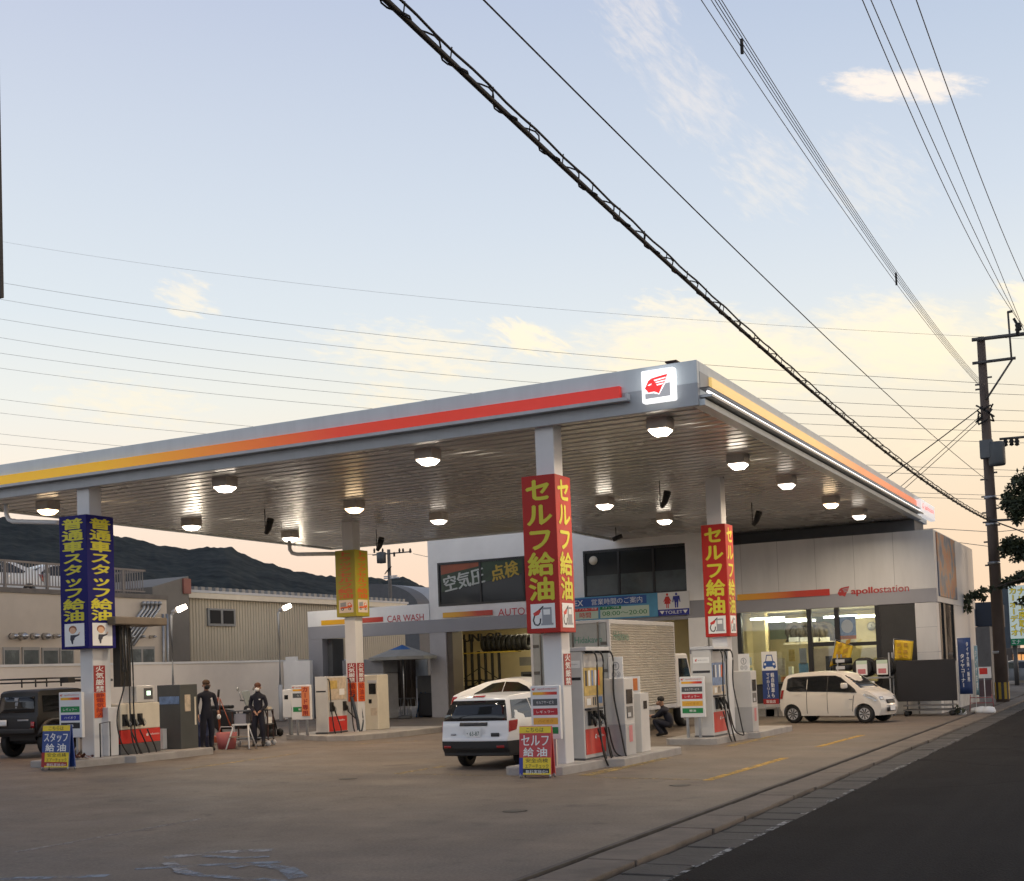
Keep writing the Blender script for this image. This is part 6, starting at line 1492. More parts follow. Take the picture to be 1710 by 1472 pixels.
for i in range(10):
    x = X0 + wk * (0.05 + 0.09 * i); mb = MB(); tyre(mb, (0, 0, 0), 0.33, 0.2, 'x'); o = mb.build('floor_tyre'); o.location = (x, YK + 0.3, 0.5 + 0.15 + 0.33)
    tag(o, 'dark tyre standing on the low beam of the service bay rack, ' + ('at the far left', 'second from the left', 'third from the left', 'fourth from the left', 'fifth from the left', 'sixth from the left', 'seventh from the left', 'eighth from the left', 'ninth from the left', 'at the far right')[i], 'tyre', 'tyres on the service bay rack')
mb = MB(); mb.prism([(-0.2, 0), (0, -0.28), (0.2, 0), (0, 0.28)], 'y', -0.015, 0.015, DGREY)
o = mb.build('diamond_sign'); o.location = (FX(755, 1068, YB + 1.6), YB + 1.6, FZ(755, 1068, YB + 1.6)); tag(o, 'dark diamond shaped sign at the left of the service bay', 'sign')
Xa, zt_ = atY(869, 1098, YB + 4.5); mb = MB(); mb.box(Xa, Xa + 1.2, YB + 4.5, YB + 5.2, 0.15, zt_ - 0.6, DGREY); mb.box(Xa, Xa + 1.3, YB + 4.4, YB + 5.2, zt_ - 0.35, zt_, pbr('bench_grey', (0.22, 0.21, 0.18), 0.5)); mb.box(Xa + 0.1, Xa + 0.7, YB + 4.45, YB + 4.5, 0.6, zt_ - 0.7, BLACK)
o = mb.build('work_bench', loc=(Xa, YB + 4.5, 0.15)); tag(o, 'grey work bench cabinet at the right of the service bay', 'bench')

# ------------------------------------------------------------------ hill
HILL = bpy.data.materials.new('hazed_forest_hill'); HILL.use_nodes = True
_t = HILL.node_tree; _co = N(_t, 'ShaderNodeTexCoord'); _b = _t.nodes['Principled BSDF']; _b.inputs['Roughness'].default_value = 0.95; _b.inputs['Specular IOR Level'].default_value = 0.05
_n = N(_t, 'ShaderNodeTexNoise'); _n.inputs['Scale'].default_value = 0.11; _n.inputs['Detail'].default_value = 9; _n.inputs['Roughness'].default_value = 0.75; _t.links.new(_co.outputs['Object'], _n.inputs['Vector'])
_t.links.new(ramp(_t, _n.outputs[0], [(0.36, (0.020, 0.025, 0.027)), (0.5, (0.036, 0.043, 0.044)), (0.62, (0.056, 0.063, 0.059)), (0.75, (0.074, 0.077, 0.070))]), _b.inputs['Base Color'])  # distance haze is mixed into these lightened grey colours
ridge = [(-500, 905), (-260, 880), (-100, 862), (0, 856), (60, 862), (120, 872), (175, 884), (217, 891), (242, 898), (280, 905), (316, 910), (345, 906), (368, 906), (386, 909), (412, 921), (439, 931), (466, 939), (491, 946), (520, 951), (547, 955), (575, 957), (600, 959), (612, 957), (630, 957), (645, 962), (655, 959), (672, 957), (684, 961), (697, 968), (706, 973), (716, 974), (740, 985), (780, 1004), (830, 1030), (900, 1060), (1000, 1085)]
def rid(px):
    for (a, b), (c, d) in zip(ridge, ridge[1:]):
        if a <= px <= c:
            return b + (d - b) * (px - a) / (c - a)
from mathutils import noise as MN
mb = MB(); k = mb.mi(HILL); grid = []
px = -500.0
cols = []
while px <= 1000:
    cols.append(px); px += 2.5
D0, D1, D2 = 230.0, 520.0, 700.0
for px in cols:
    d = px_dir(px, rid(px)); hl = math.hypot(d.x, d.y); dxn, dyn = d.x / hl, d.y / hl
    Hh = CAMH + D1 * d.z / hl
    col = []
    for j in range(46):
        s = j / 45
        dist = D0 + (D2 - D0) * s
        if dist <= D1:
            u = (dist - D0) / (D1 - D0); z = Hh * (u ** 0.85)
        else:
            u = (dist - D1) / (D2 - D1); z = Hh * (1 - 0.6 * u * u)
        X, Y = dxn * dist, dyn * dist
        fold = MN.noise(Vector((X * 0.011, Y * 0.011, 3.3))) * 8 * min(1, (D1 - dist) / 120 if dist < D1 else 0) if dist < D1 else 0
        z += fold + (MN.noise(Vector((X * 0.2, Y * 0.2, 0.5))) * 0.55 + MN.noise(Vector((X * 0.5, Y * 0.5, 7.5))) * 0.7) * min(1, j / 4) - 1.6
        col.append(mb.bm.verts.new((X, Y, z if j else -2)))
    grid.append(col)
for a, b in zip(grid, grid[1:]):
    for j in range(45):
        f = mb.bm.faces.new((a[j], b[j], b[j + 1], a[j + 1])); f.material_index = k; f.smooth = True
structure(mb.build('hill', fix=False))
# dark forest line low on the right horizon behind the shops
# ------------------------------------------------------------------ barrel roofed building behind the car wash
YV = 96.0
Xv0, zv0 = atY(640, 974, YV); Xv1, zv1 = atY(700, 1016, YV)
vb = thing('barrel_roof_building', 'dark round roofed building with a pale band behind the car wash', 'building', ((Xv0 + Xv1) / 2, YV, 0))
def arc(x0, x1, z0, z1, n=14):
    pts = [(x0, 0), (x0, z1)]
    xm = x0 + (x1 - x0) * 0.35
    for i in range(n + 1):
        a = math.pi / 2 * i / n; pts.append((xm + (x1 - xm) * math.sin(a), z0 + (z1 - z0) * math.cos(a)))
    pts.append((x1, 0))
    return pts
segs = [(0, 2.2, pbr('barrel_grey', (0.11, 0.11, 0.115), 0.6, var=0.1)), (2.2, 7.0, pbr('barrel_pale', (0.34, 0.36, 0.39), 0.6)), (7.0, 15, pbr('barrel_dark', (0.05, 0.052, 0.056), 0.6, var=0.1)), (15, 19, pbr('barrel_pale', (0, 0, 0)))]
for a, b, m in segs:
    mb = MB(); mb.prism(arc(Xv0 - 4, Xv0 + 5.6 - 2.0, zv1, zv0, 14), 'y', YV + a, YV + b - 0.001, m); mb.build('roof_section', vb, True)
# ------------------------------------------------------------------ small utility pole behind the car wash
YQ = 88.0
Xq, zq = atY(649, 918, YQ); WOOD = pbr('concrete_pole', (0.15, 0.135, 0.12), 0.8, var=0.15)
t = thing('distant_utility_pole', 'thin utility pole with crossarms and transformer in the gap above the car wash', 'utility pole', (Xq, YQ, 0))
mb = MB(); mb.tube([(0, 0, 0), (0, 0, zq)], 0.2, WOOD, 10, 0.14); mb.build('pole', t)
for yp, a, b in ((925, 623, 688), (963, 642, 664), (966, 642, 668)):
    za2 = atY(650, yp, YQ)[1]; mb = MB(); mb.box(FX(a, yp, YQ) - Xq, FX(b, yp, YQ) - Xq, -0.12, -0.02, za2 - 0.05, za2 + 0.05, DGREY if yp < 940 else LGREY); mb.build('crossarm', t)
for xp in (626, 640, 643, 659, 668, 674, 686):
    za2 = atY(xp, 925, YQ)[1]; mb = MB(); mb.lathe([(0.001, 0), (0.09, 0.02), (0.07, 0.15), (0.1, 0.2), (0.06, 0.36), (0.001, 0.4)], (FX(xp, 925, YQ) - Xq, -0.07, za2 + 0.05 if xp % 2 == 0 else za2 - 0.25), BLACK, 8); mb.build('insulator', t)
mb = MB(); za2 = atY(638, 930, YQ)[1]; mb.lathe([(0.001, -0.5), (0.38, -0.45), (0.4, 0.4), (0.001, 0.5)], (FX(640, 928, YQ) - Xq, -0.3, za2 - 0.1), DGREY, 14); mb.build('transformer', t)
mb = MB(); za2 = atY(650, 953, YQ)[1]; 
for i in range(5):
    mb.tube([(-0.3 + 0.1 * i, -0.25, za2 - 0.3 + 0.13 * i), (0.35 - 0.05 * i, -0.22, za2 + 0.3 - 0.1 * i)], 0.04, BLACK, 5)
mb.build('cable_bundle', t)

# ------------------------------------------------------------------ large utility pole by the road
YP_ = 50.9; XPp = -5.36
PB = pbr('dark_pole_concrete', (0.115, 0.085, 0.068), 0.8, var=0.18, scale=1.2)
up_ = thing('utility_pole', 'tall brown utility pole with transformer and yellow black guard at the roadside', 'utility pole', (XPp, YP_, -0.05))
zt_ = atY(1636, 562, YP_)[1]
mb = MB(); mb.tube([(0.06, 0, 0), (0, 0, zt_)], 0.24, PB, 16, 0.15); mb.build('pole', up_)
def pz(y): return atY(1655, y, YP_)[1] + 0.05
def pxx(x, y): return atY(x, y, YP_)[0] - XPp
def arm(a, b, r=0.05, name='crossarm', m=None, dy=-0.2):
    p = [Vector((pxx(*q), dy, atY(*q, YP_)[1] + 0.05)) for q in (a, b)]
    mb = MB(); mb.tube(p, r, m or STEELD, 6); return mb.build(name, up_)
STEELD = pbr('dark_steel', (0.10, 0.095, 0.09), 0.5, metal=0.3, var=0.1)
arm((1624, 570), (1745, 556), 0.075); arm((1625, 609), (1697, 600), 0.06); arm((1648, 669), (1691, 603), 0.04, 'brace'); arm((1684, 523), (1690, 601), 0.04, 'riser'); arm((1683, 524), (1692, 522), 0.05, 'riser_cap')
arm((1670, 735), (1750, 728), 0.05, 'crossarm'); arm((1650, 871), (1720, 867), 0.05, 'crossarm')
for (x, y, L) in ((1700, 553, 0.5), (1703, 548, 0.35), (1680, 740, 0.35), (1690, 739, 0.35), (1699, 739, 0.35)):
    mb = MB(); mb.lathe([(0.001, -L / 2), (0.09, -L / 2 + 0.05), (0.06, -0.05), (0.1, 0.0), (0.06, 0.08), (0.09, L / 2 - 0.05), (0.001, L / 2)], (pxx(x, y), -0.2, atY(x, y, YP_)[1] + 0.05), BLACK, 10); mb.build('insulator', up_)
mb = MB(); mb.tube([(pxx(1694, 540), -0.2, pz(540)), (pxx(1703, 556), -0.2, pz(556))], 0.05, BLACK, 8); mb.build('insulator', up_)
c = (pxx(1667, 762), -0.45, pz(762)); hh_ = (pz(742) - pz(783)) / 2
mb = MB(); mb.lathe([(0.001, -hh_), (0.28, -hh_ + 0.03), (0.30, -hh_ + 0.1), (0.30, hh_ - 0.1), (0.27, hh_ - 0.03), (0.001, hh_)], c, pbr('transformer_grey', (0.075, 0.085, 0.09), 0.5, var=0.1), 18); mb.build('transformer', up_)
mb = MB(); mb.box(pxx(1639, 752), pxx(1661, 752), -0.62, -0.26, pz(768), pz(738), pbr('switch_grey', (0.11, 0.12, 0.125), 0.5)); mb.build('switch_box', up_, bevel=0.02)
mb = MB()
for i in range(9):
    a = i * 0.7; y = 676 + (i % 5) * 6; mb.tube([(0.3 * math.cos(a), 0.3 * math.sin(a) - 0.05, pz(y)), (0.33 * math.cos(a + 1.2), 0.33 * math.sin(a + 1.2) - 0.05, pz(y + 9)), (0.26 * math.cos(a + 2.4), 0.26 * math.sin(a + 2.4) - 0.05, pz(y + 2))], 0.035, BLACK, 6)
mb.build('cable_bundle', up_)
for y in (630, 640, 648, 700, 790, 800, 829, 834, 850, 856, 872, 878, 905, 944):
    s = 1 if (y // 2) % 2 else -1; mb = MB(); mb.box(-0.3 if s < 0 else 0.0, 0.0 if s < 0 else 0.32, -0.03, 0.02, pz(y) - 0.03, pz(y) + 0.03, STEELD); mb.build('step_bolt', up_)
for y in (831, 876, 941, 1090):
    mb = MB(); r = 0.23; mb.lathe([(r - 0.02, -0.05), (r, -0.05), (r, 0.05), (r - 0.02, 0.05)], (0.02, 0, pz(y)), STEEL, 16); mb.build('band', up_)
mb = MB()
GY = pbr('guard_yellow', (0.42, 0.27, 0.02), 0.6, var=0.1)
for i in range(16):
    a0, a1 = 2 * math.pi * i / 16, 2 * math.pi * (i + 1) / 16; r = 0.262
    mb.face([(0.055 + r * math.cos(a0), r * math.sin(a0), 0.15), (0.055 + r * math.cos(a1), r * math.sin(a1), 0.15), (0.055 + r * math.cos(a1), r * math.sin(a1), 0.78), (0.055 + r * math.cos(a0), r * math.sin(a0), 0.78)], GY if i % 2 else BPRINT)
mb.build('guard', up_, fix=False)
t = thing('steel_pole', 'plain grey steel pole just right of the wooden utility pole', 'pole', (atY(1676, 1150, 57)[0], 57, -0.05))
zt2_ = atY(1672, 925, 57)[1]; mb = MB(); mb.tube([(0, 0, 0), (-0.02, 0, zt2_)], 0.16, pbr('pole_grey', (0.16, 0.165, 0.17), 0.5), 12, 0.11); mb.build('shaft', t)
mb = MB(); mb.lathe([(0.165, 0.3), (0.175, 0.3), (0.175, 1.1), (0.165, 1.1)], (0, 0, 0), pbr('pole_grey', (0, 0, 0)), 12); mb.build('sleeve', t)

# ------------------------------------------------------------------ overhead wires
CAB = pbr('cable_black', (0.015, 0.013, 0.013), 0.7, var=0)
CAB2 = pbr('cable_grey', (0.16, 0.15, 0.15), 0.7, var=0)
def smooth_poly(y0, y1, pts, n=40, off=(0, 0)):
    """z(y) as a quadratic fitted through points (y, z), running in a vertical plane"""
    import numpy as np
    yy = np.array([p[0] for p in pts]); zz = np.array([p[1] for p in pts])
    cf = np.polyfit(yy, zz, 2)
    return [(y0 + (y1 - y0) * i / n, float(np.polyval(cf, y0 + (y1 - y0) * i / n))) for i in range(n + 1)]
def road_wire(label, px, X, r, y0, y1, m=CAB, dx=0.0, dz=0.0, group='wires along the road'):
    pts = [atX(x, y, X) for x, y in px]
    mb = MB(); mb.tube([(X + dx, y, z + dz) for y, z in smooth_poly(y0, y1, pts)], r, m, 6)
    return tag(mb.build('overhead_wire', loc=(X, y0, 6)), label, 'wire', group)
main = [(639, 0), (795, 135), (963.5, 302), (1184, 506), (1314, 617), (1525, 790), (1644, 866)]
o = road_wire('thickest black cable bundle with hanging loops running from upper left to the roadside pole', main, -5.4, 0.028, 0.5, 50.7)
road_pts = smooth_poly(0.5, 50.7, [atX(x, y, -5.4) for x, y in main], 150)
mb = MB()
mb.tube([(-5.40 + 0.02, y, z + 0.10 + 0.01 * math.sin(y * 5)) for y, z in road_pts], 0.013, CAB, 6)
mb.build('upper_strand', o).location = -o.location
mb = MB(); mb.tube([(-5.40 - 0.05, y, z + 0.05) for y, z in road_pts], 0.012, CAB, 5); mb.build('middle_strand', o).location = -o.location
mb = MB()
hel = [(-5.4 + 0.05 * math.cos(i * 0.9), 0.5 + 50.2 * i / 700, 0) for i in range(701)]
import numpy as np
cf = np.polyfit([p[0] for p in road_pts], [p[1] for p in road_pts], 2)
mb.tube([(x, y, float(np.polyval(cf, y)) + 0.02 + 0.035 * math.sin(y * 6.2)) for x, y, _ in hel], 0.009, CAB, 5); mb.build('lashing', o).location = -o.location
for i in range(62):
    y = 1.0 + i * 0.8; z = float(np.polyval(cf, y)); mb = MB(); mb.tube([(-5.4, y, z - 0.03), (-5.385, y + 0.02, z + 0.13)], 0.007, CAB, 5); mb.build('hanger', o).location = -o.location
road_wire('single thin wire right of the thick cable bundle, ending behind the roadside pole', [(801, 0), (1100, 290), (1300, 480), (1522, 700), (1640, 795)], -5.4, 0.0095, 1, 53)
for i, (a, b, c_, d_) in enumerate((((1166, 0), (1246, 105), (1500, 480), (1624, 632)), ((1181, 0), (1262, 105), (1505, 480), (1628, 634)), ((1187, 0), (1268, 105), (1508, 480), (1629, 632)), ((1193, 0), (1273, 105), (1511, 480), (1630, 630)), ((1198, 0), (1278, 105), (1514, 480), (1631, 628)))):
    road_wire(('leftmost, set apart,', 'second from the left', 'third from the left', 'fourth from the left', 'rightmost')[i] + ' of the five close wires running to the pole top', [a, b, c_, d_], -5.45 + 0.04 * i, 0.0075, 1, 50.7, CAB2, group='five close wires to the pole')
t = thing('wire_spacer', 'small dark spacer on the five close wires near the top of the picture', 'spacer', (-5.4, *[v for v in atX(1238, 76, -5.4)]), 0, 'spacers on the five close wires')
mb = MB(); mb.box(-0.015, 0.03, -0.02, 0.02, -0.14, 0.1, BLACK); mb.build('body', t)
t = thing('wire_spacer', 'small dark spacer on the five close wires half way down to the pole', 'spacer', (-5.4, *[v for v in atX(1496, 465, -5.4)]), 0, 'spacers on the five close wires')
mb = MB(); mb.box(-0.015, 0.03, -0.02, 0.02, -0.18, 0.14, BLACK); mb.build('body', t)
for i, (pp, X) in enumerate((([(1441, 0), (1560, 280), (1660, 470), (1690, 522)], -3.4), ([(1456, 0), (1570, 270), (1670, 470), (1702, 540)], -3.3), ([(1487, 0), (1590, 255), (1705, 540)], -3.2), ([(1530, 0), (1620, 250), (1710, 470)], -2.6))):
    yy = [atX(x, y, X)[0] for x, y in pp]
    road_wire(('leftmost', 'second from the left', 'third from the left', 'rightmost')[i] + ' of the four wires over the road at the upper right', pp, X, 0.0085, 3, 52, CAB2, group='four wires over the road')
# service wires from the pole to behind the canopy
for i, (a, b) in enumerate((((1650, 672), (1465, 787)), ((1650, 683), (1488, 803)), ((1650, 690), (1494, 807)))):
    X0, z0 = atY(*a, 50.8); X1, z1 = atY(*b, 49.0)
    mb = MB(); P = []
    for k in range(13):
        s = k / 12; P.append((X0 + (X1 - 6 - X0) * s * 1.0, 50.8 - 1.8 * s, z0 + (z1 + (z1 - z0) * 6 / (X0 - X1) - z0) * s - 0.25 * math.sin(math.pi * s)))
    mb.tube(P, 0.022 if i == 0 else 0.014, CAB, 6); tag(mb.build('service_wire', loc=P[0]), ('upper thick', 'middle thin', 'lower thin')[i] + ' service wire slanting from the pole down behind the canopy', 'wire', 'service wires from the pole')
# far transmission lines across the sky
far = [((10, 405), (855, 510), (1640, 563)), ((0, 472), (855, 582), (1640, 640)), ((0, 500), (855, 607), (1640, 657)), ((0, 533), (855, 636), (1640, 684)), ((0, 564), (640, 645), (1640, 702)), ((0, 590), (700, 668), (1640, 720)), ((0, 615), (600, 681), (1640, 738)), ((0, 667), (425, 713), (1640, 784)), ((0, 690), (345, 725), (1640, 795)), ((0, 725), (200, 745), (1640, 827)), ((0, 742), (140, 755), (1640, 834))]
ordn = ['faint first', 'second', 'third', 'fourth', 'fifth', 'sixth', 'seventh', 'eighth', 'ninth', 'tenth', 'lowest']
for i, tri in enumerate(far):
    Yf = 92.0 + i * 0.4
    pts = [atY(x, y, Yf) for x, y in tri]
    cf_ = np.polyfit([p[0] for p in pts], [p[1] for p in pts], 2)
    xa, xb = -170, 25
    mb = MB(); mb.tube([(xa + (xb - xa) * k / 40, Yf, float(np.polyval(cf_, xa + (xb - xa) * k / 40))) for k in range(41)], 0.010 if i == 0 else 0.016, CAB2, 5)
    tag(mb.build('power_line', loc=(0, Yf, 15)), ordn[i] + ' from the top of the power lines crossing the sky behind the canopy', 'power line', 'power lines crossing the sky')
# lines from the distant pole
for i, (a, b) in enumerate((((600, 926), (622, 926)), ((690, 925), (760, 940)))):
    mb = MB(); p, q = atY(*a, YQ), atY(*b, YQ); mb.tube([(p[0], YQ, p[1]), (q[0], YQ, q[1])], 0.02, CAB2, 5); tag(mb.build('pole_wire', loc=(p[0], YQ, p[1])), ('short wire left of the distant utility pole' if i == 0 else 'short wire right of the distant utility pole'), 'wire')
# wires low right, by the pole
for i, (a, b) in enumerate((((1560, 883), (1660, 889)), ((1590, 905), (1668, 915)))):
    p, q = atY(*a, 58), atY(*b, 58); mb = MB(); mb.tube([(p[0] - 6, 58, p[1] + 0.1), (p[0], 58, p[1]), (q[0], 58, q[1]), (q[0] + 5, 58, q[1] + 0.1)], 0.014, CAB2, 5); tag(mb.build('low_wire', loc=(p[0], 58, p[1])), ('upper' if i == 0 else 'lower') + ' thin level wire between the shop corner and the pole', 'wire')
for i, (a, b) in enumerate((((1652, 868), (1720, 893)), ((1656, 838), (1700, 868)))):
    p, q = atY(*a, 50.9), atY(*b, 62); mb = MB(); mb.tube([(p[0], 50.9, p[1]), (q[0], 62, q[1])], 0.03 if i == 0 else 0.015, CAB, 5); tag(mb.build('onward_wire', loc=(p[0], 50.9, p[1])), ('thick dark cable leaving the pole to the right into the tree' if i == 0 else 'thin stay wire leaving the pole to the right above the tree'), 'wire')
# dark signboard hanging in at the upper left edge
YS = 14.0
xe = atY(6.5, 490, 14.06)[0]; zb_ = atY(7, 495, 14)[1]
t = thing('edge_signboard', 'dark edge of a tall signboard at the upper left of the picture', 'sign', (xe - 1.0, YS, 0))
mb = MB(); mb.box(-0.8, 1.0, 0, 0.06, zb_, zb_ + 6.5, pbr('sign_dark', (0.03, 0.025, 0.022), 0.6)); mb.build('board', t)
mb = MB(); mb.tube([(-0.4, 0.15, 0.2), (-0.4, 0.15, zb_)], 0.12, STEELD, 10); mb.build('post', t)
# ------------------------------------------------------------------ roadside tree at the right edge
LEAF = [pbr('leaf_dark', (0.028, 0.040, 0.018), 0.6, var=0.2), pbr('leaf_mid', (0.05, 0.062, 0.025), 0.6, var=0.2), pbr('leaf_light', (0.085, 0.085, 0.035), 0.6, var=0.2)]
BARK = pbr('bark', (0.05, 0.035, 0.025), 0.85, var=0.25, scale=6)
TX, TY = atY(1775, 1150, 50)[0], 50.0
tr = thing('roadside_tree', 'dark leafy tree reaching in from the right edge beside the roadside pole', 'tree', (TX, TY, -0.05))
rr = random.Random(11)
P0 = Vector((0, 0, 0))
def wpt(x, y, Y): a = atY(x, y, Y); return Vector((a[0] - TX, Y - TY, a[1] + 0.05))
trunk = [Vector((0, 0, 0)), Vector((0.05, 0, 1.4)), wpt(1768, 1000, 50), wpt(1757, 880, 50), wpt(1750, 760, 50)]
mb = MB(); mb.tube(trunk, 0.17, BARK, 10, 0.07); mb.build('trunk', tr)
limbs = [[wpt(1760, 990, 50), wpt(1715, 965, 49.5), wpt(1680, 975, 49), wpt(1640, 990, 48.6), wpt(1600, 1001, 48.4)], [wpt(1757, 930, 50), wpt(1722, 915, 50), wpt(1690, 915, 50)], [wpt(1755, 860, 50), wpt(1720, 845, 50.5), wpt(1685, 835, 50.5)], [wpt(1765, 1010, 50), wpt(1740, 1000, 50), wpt(1712, 1000, 50)], [wpt(1752, 800, 50), wpt(1790, 720, 51)], [wpt(1758, 900, 50), wpt(1830, 850, 51)], [wpt(1757, 860, 50), wpt(1800, 790, 49)]]
for l in limbs:
    mb = MB(); mb.tube(l, 0.045, BARK, 6, 0.012); mb.build('limb', tr)
mb = MB()
def leaves(c, rx, ry, rz, n):
    for i in range(int(n * 1.9)):
        while True:
            v = Vector((rr.uniform(-1, 1), rr.uniform(-1, 1), rr.uniform(-1, 1)))
            if v.length < 1:
                break
        p = c + Vector((v.x * rx, v.y * ry, v.z * rz)); d = Vector((rr.gauss(0, 1), rr.gauss(0, 1), rr.gauss(-0.4, 0.7))).normalized(); L = rr.uniform(0.10, 0.22)
        s = d.cross(Vector((rr.gauss(0, 1), rr.gauss(0, 1), rr.gauss(0, 1)))).normalized() * L * 0.27
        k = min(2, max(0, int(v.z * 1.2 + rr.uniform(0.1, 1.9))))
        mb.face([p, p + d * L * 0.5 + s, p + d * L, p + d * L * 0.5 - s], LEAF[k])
# clumps (photo position, spread in metres, leaves)
for (x, y, Y, rx, rz, n) in ((1690, 826, 50.5, 0.35, 0.25, 150), (1706, 812, 50.5, 0.45, 0.32, 200), (1712, 840, 50, 0.6, 0.4, 340), (1688, 845, 50.5, 0.3, 0.25, 120), (1696, 858, 50, 0.3, 0.2, 110), (1700, 870, 50, 0.14, 0.12, 30), (1676, 838, 50, 0.14, 0.1, 30), (1702, 800, 50, 0.25, 0.18, 70), (1740, 800, 50, 0.9, 0.7, 380), (1740, 860, 50, 0.7, 0.6, 300), (1780, 780, 51, 1.2, 1.2, 500), (1790, 870, 50, 1.2, 0.9, 400),
                             (1690, 905, 50, 0.42, 0.22, 190), (1706, 915, 50, 0.5, 0.35, 280), (1684, 918, 50, 0.25, 0.12, 70), (1700, 932, 50, 0.3, 0.12, 70), (1674, 914, 49.8, 0.14, 0.1, 26), (1676, 926, 49.8, 0.12, 0.07, 18), (1735, 925, 50, 0.6, 0.4, 260),
                             (1705, 965, 50, 0.45, 0.16, 150), (1685, 973, 49.5, 0.3, 0.12, 80), (1712, 955, 50, 0.3, 0.1, 60), (1740, 980, 50, 0.6, 0.3, 180), (1709, 1004, 50, 0.22, 0.2, 40), (1672, 980, 49.2, 0.16, 0.07, 22),
                             (1642, 987, 48.6, 0.28, 0.09, 46), (1628, 993, 48.6, 0.26, 0.12, 56), (1612, 1002, 48.4, 0.25, 0.10, 46), (1617, 1015, 48.4, 0.12, 0.12, 34), (1600, 1001, 48.4, 0.12, 0.05, 14), (1640, 998, 48.6, 0.2, 0.07, 24), (1655, 983, 48.8, 0.14, 0.06, 14)):
    leaves(wpt(x, y, Y), rx, rx, rz, n)
mb.build('crown', tr, fix=False)

# ------------------------------------------------------------------ shops far down the road
YFS = 82.0
def bx(mb, xa, xb, ya, yb, Y, dep, m): 
    mb.box(FX(xa, (ya + yb) / 2, Y), FX(xb, (ya + yb) / 2, Y), Y, Y + dep, FZ((xa + xb) / 2, yb, Y), FZ((xa + xb) / 2, ya, Y), m)
YB2 = 58.0
t = thing('grey_wall_building', 'plain grey block building with a dark blue upper box between shop and pole', 'building', (FX(1640, 1170, YB2), YB2, -0.1))
mb = MB(); bx(mb, 1618, 1656, 1047, 1176, YB2, 6, pbr('block_grey', (0.20, 0.19, 0.18), 0.75, var=0.12)); mb.build('wall', t, True)
mb = MB(); bx(mb, 1629, 1657, 1006, 1046, YB2 + 0.5, 5, pbr('navy_box', (0.03, 0.04, 0.06), 0.6, var=0.1)); mb.build('upper_box', t, True)
mb = MB(); bx(mb, 1622, 1628, 1014, 1046, YB2 + 0.3, 3, pbr('pale_box', (0.32, 0.34, 0.36), 0.6)); mb.build('pale_end', t, True)
mb = MB(); bx(mb, 1636, 1656, 1136, 1172, YB2 - 0.5, 0.3, pbr('plum_panel', (0.16, 0.10, 0.10), 0.7)); mb.build('plum_panel', t, True)
# tall yellow lettered sign
YS2 = 74.0
xa, za2 = atY(1683, 979, YS2); xb, zb2 = atY(1716, 1066, YS2)
t = thing('tall_shop_sign', 'tall white lit sign with big yellow lettering and green foot down the road', 'sign', ((xa + xb) / 2, YS2, 0))
w = xb - xa
mb = MB(); mb.box(-w / 2, w / 2, 0, 0.4, zb2, za2, pbr('sign_pale', (0.45, 0.50, 0.47), 0.5, var=0.05, emit=0.22, ecol=(0.8, 0.95, 0.9))); mb.build('face', t)
mb = MB(); mb.box(-w / 2 - 0.9, -w / 2 - 0.02, 0.02, 0.35, zb2 - 0.5, za2 + 0.15, pbr('sign_side', (0.06, 0.08, 0.10), 0.5)); mb.build('side', t)
SY = pbr('sign_yellow', (0.60, 0.48, 0.02), 0.5, var=0, emit=0.25); SOL = pbr('sign_outline', (0.02, 0.03, 0.03), 0.5, var=0)
for u, body in ((0.27, 'カーオーディオ'), (0.78, 'ナビ工房取付')):
    mb = MB()
    for i, ch in enumerate(body):
        z = za2 - (za2 - zb2) * (0.03 + 0.92 * (i + 0.5) / len(body)); hh_ = (za2 - zb2) * 0.92 / len(body) * 0.86
        mb.char(ch, SOL, ((u - 0.5) * w, 0, z), XR, ZU, w * 0.50, hh_ * 1.15, 0.006, 0.07); mb.char(ch, SY, ((u - 0.5) * w, 0, z), XR, ZU, w * 0.48, hh_ * 1.1, 0.03, 0.03)
    mb.build('lettering', t, fix=False)
zc2 = FZ(1700, 1078, YS2)
mb = MB(); mb.box(-w / 2, w / 2, -0.02, 0.4, zc2, zb2 - 0.005, pbr('sign_green', (0.01, 0.16, 0.07), 0.5, emit=0.12)); mb.text('エナ', WPRINT, (-w * 0.18, -0.02, (zc2 + zb2) / 2), XR, ZU, w * 0.5, (zb2 - zc2) * 0.6, 0.006, 0.03); mb.build('green_foot', t)
mb = MB(); mb.tube([(-w * 0.3, 0.2, 0), (-w * 0.3, 0.2, zc2)], 0.12, STEELD, 8); mb.tube([(w * 0.4, 0.2, 0), (w * 0.4, 0.2, zc2)], 0.12, STEELD, 8); mb.build('legs', t)
# lit shop
YL2 = 100.0
t = thing('lit_roadside_shop', 'distant low shop with a warm orange lit front below the yellow sign', 'building', (FX(1700, 1120, YL2), YL2, 0))
mb = MB(); bx(mb, 1676, 1760, 1082, 1150, YL2, 8, pbr('shop_brown', (0.10, 0.085, 0.075), 0.7, var=0.2)); mb.build('wall', t, True)
ORL = pbr('lit_shop_front', (0.8, 0.4, 0.15), 0.5, var=0.35, scale=1.5, emit=0.55, ecol=(1.0, 0.45, 0.14))
for xa_, xb_ in ((1692, 1698), (1699.5, 1705), (1706.5, 1722)):
    mb = MB(); bx(mb, xa_, xb_, 1093, 1112, YL2 - 0.1, 0.05, ORL); mb.build('window', t, True)
mb = MB(); bx(mb, 1690, 1740, 1084, 1089, YL2 - 0.5, 0.4, pbr('awning', (0.16, 0.15, 0.13), 0.6)); mb.build('awning', t, True)
t = thing('far_roadside_building', 'far dim building beyond the roadside pole with small red and white signs', 'building', (FX(1680, 1120, 115), 115, 0))
mb = MB(); bx(mb, 1655, 1690, 1056, 1150, 115, 8, pbr('far_wall', (0.17, 0.15, 0.145), 0.7, var=0.25, scale=0.6)); mb.build('wall', t, True)
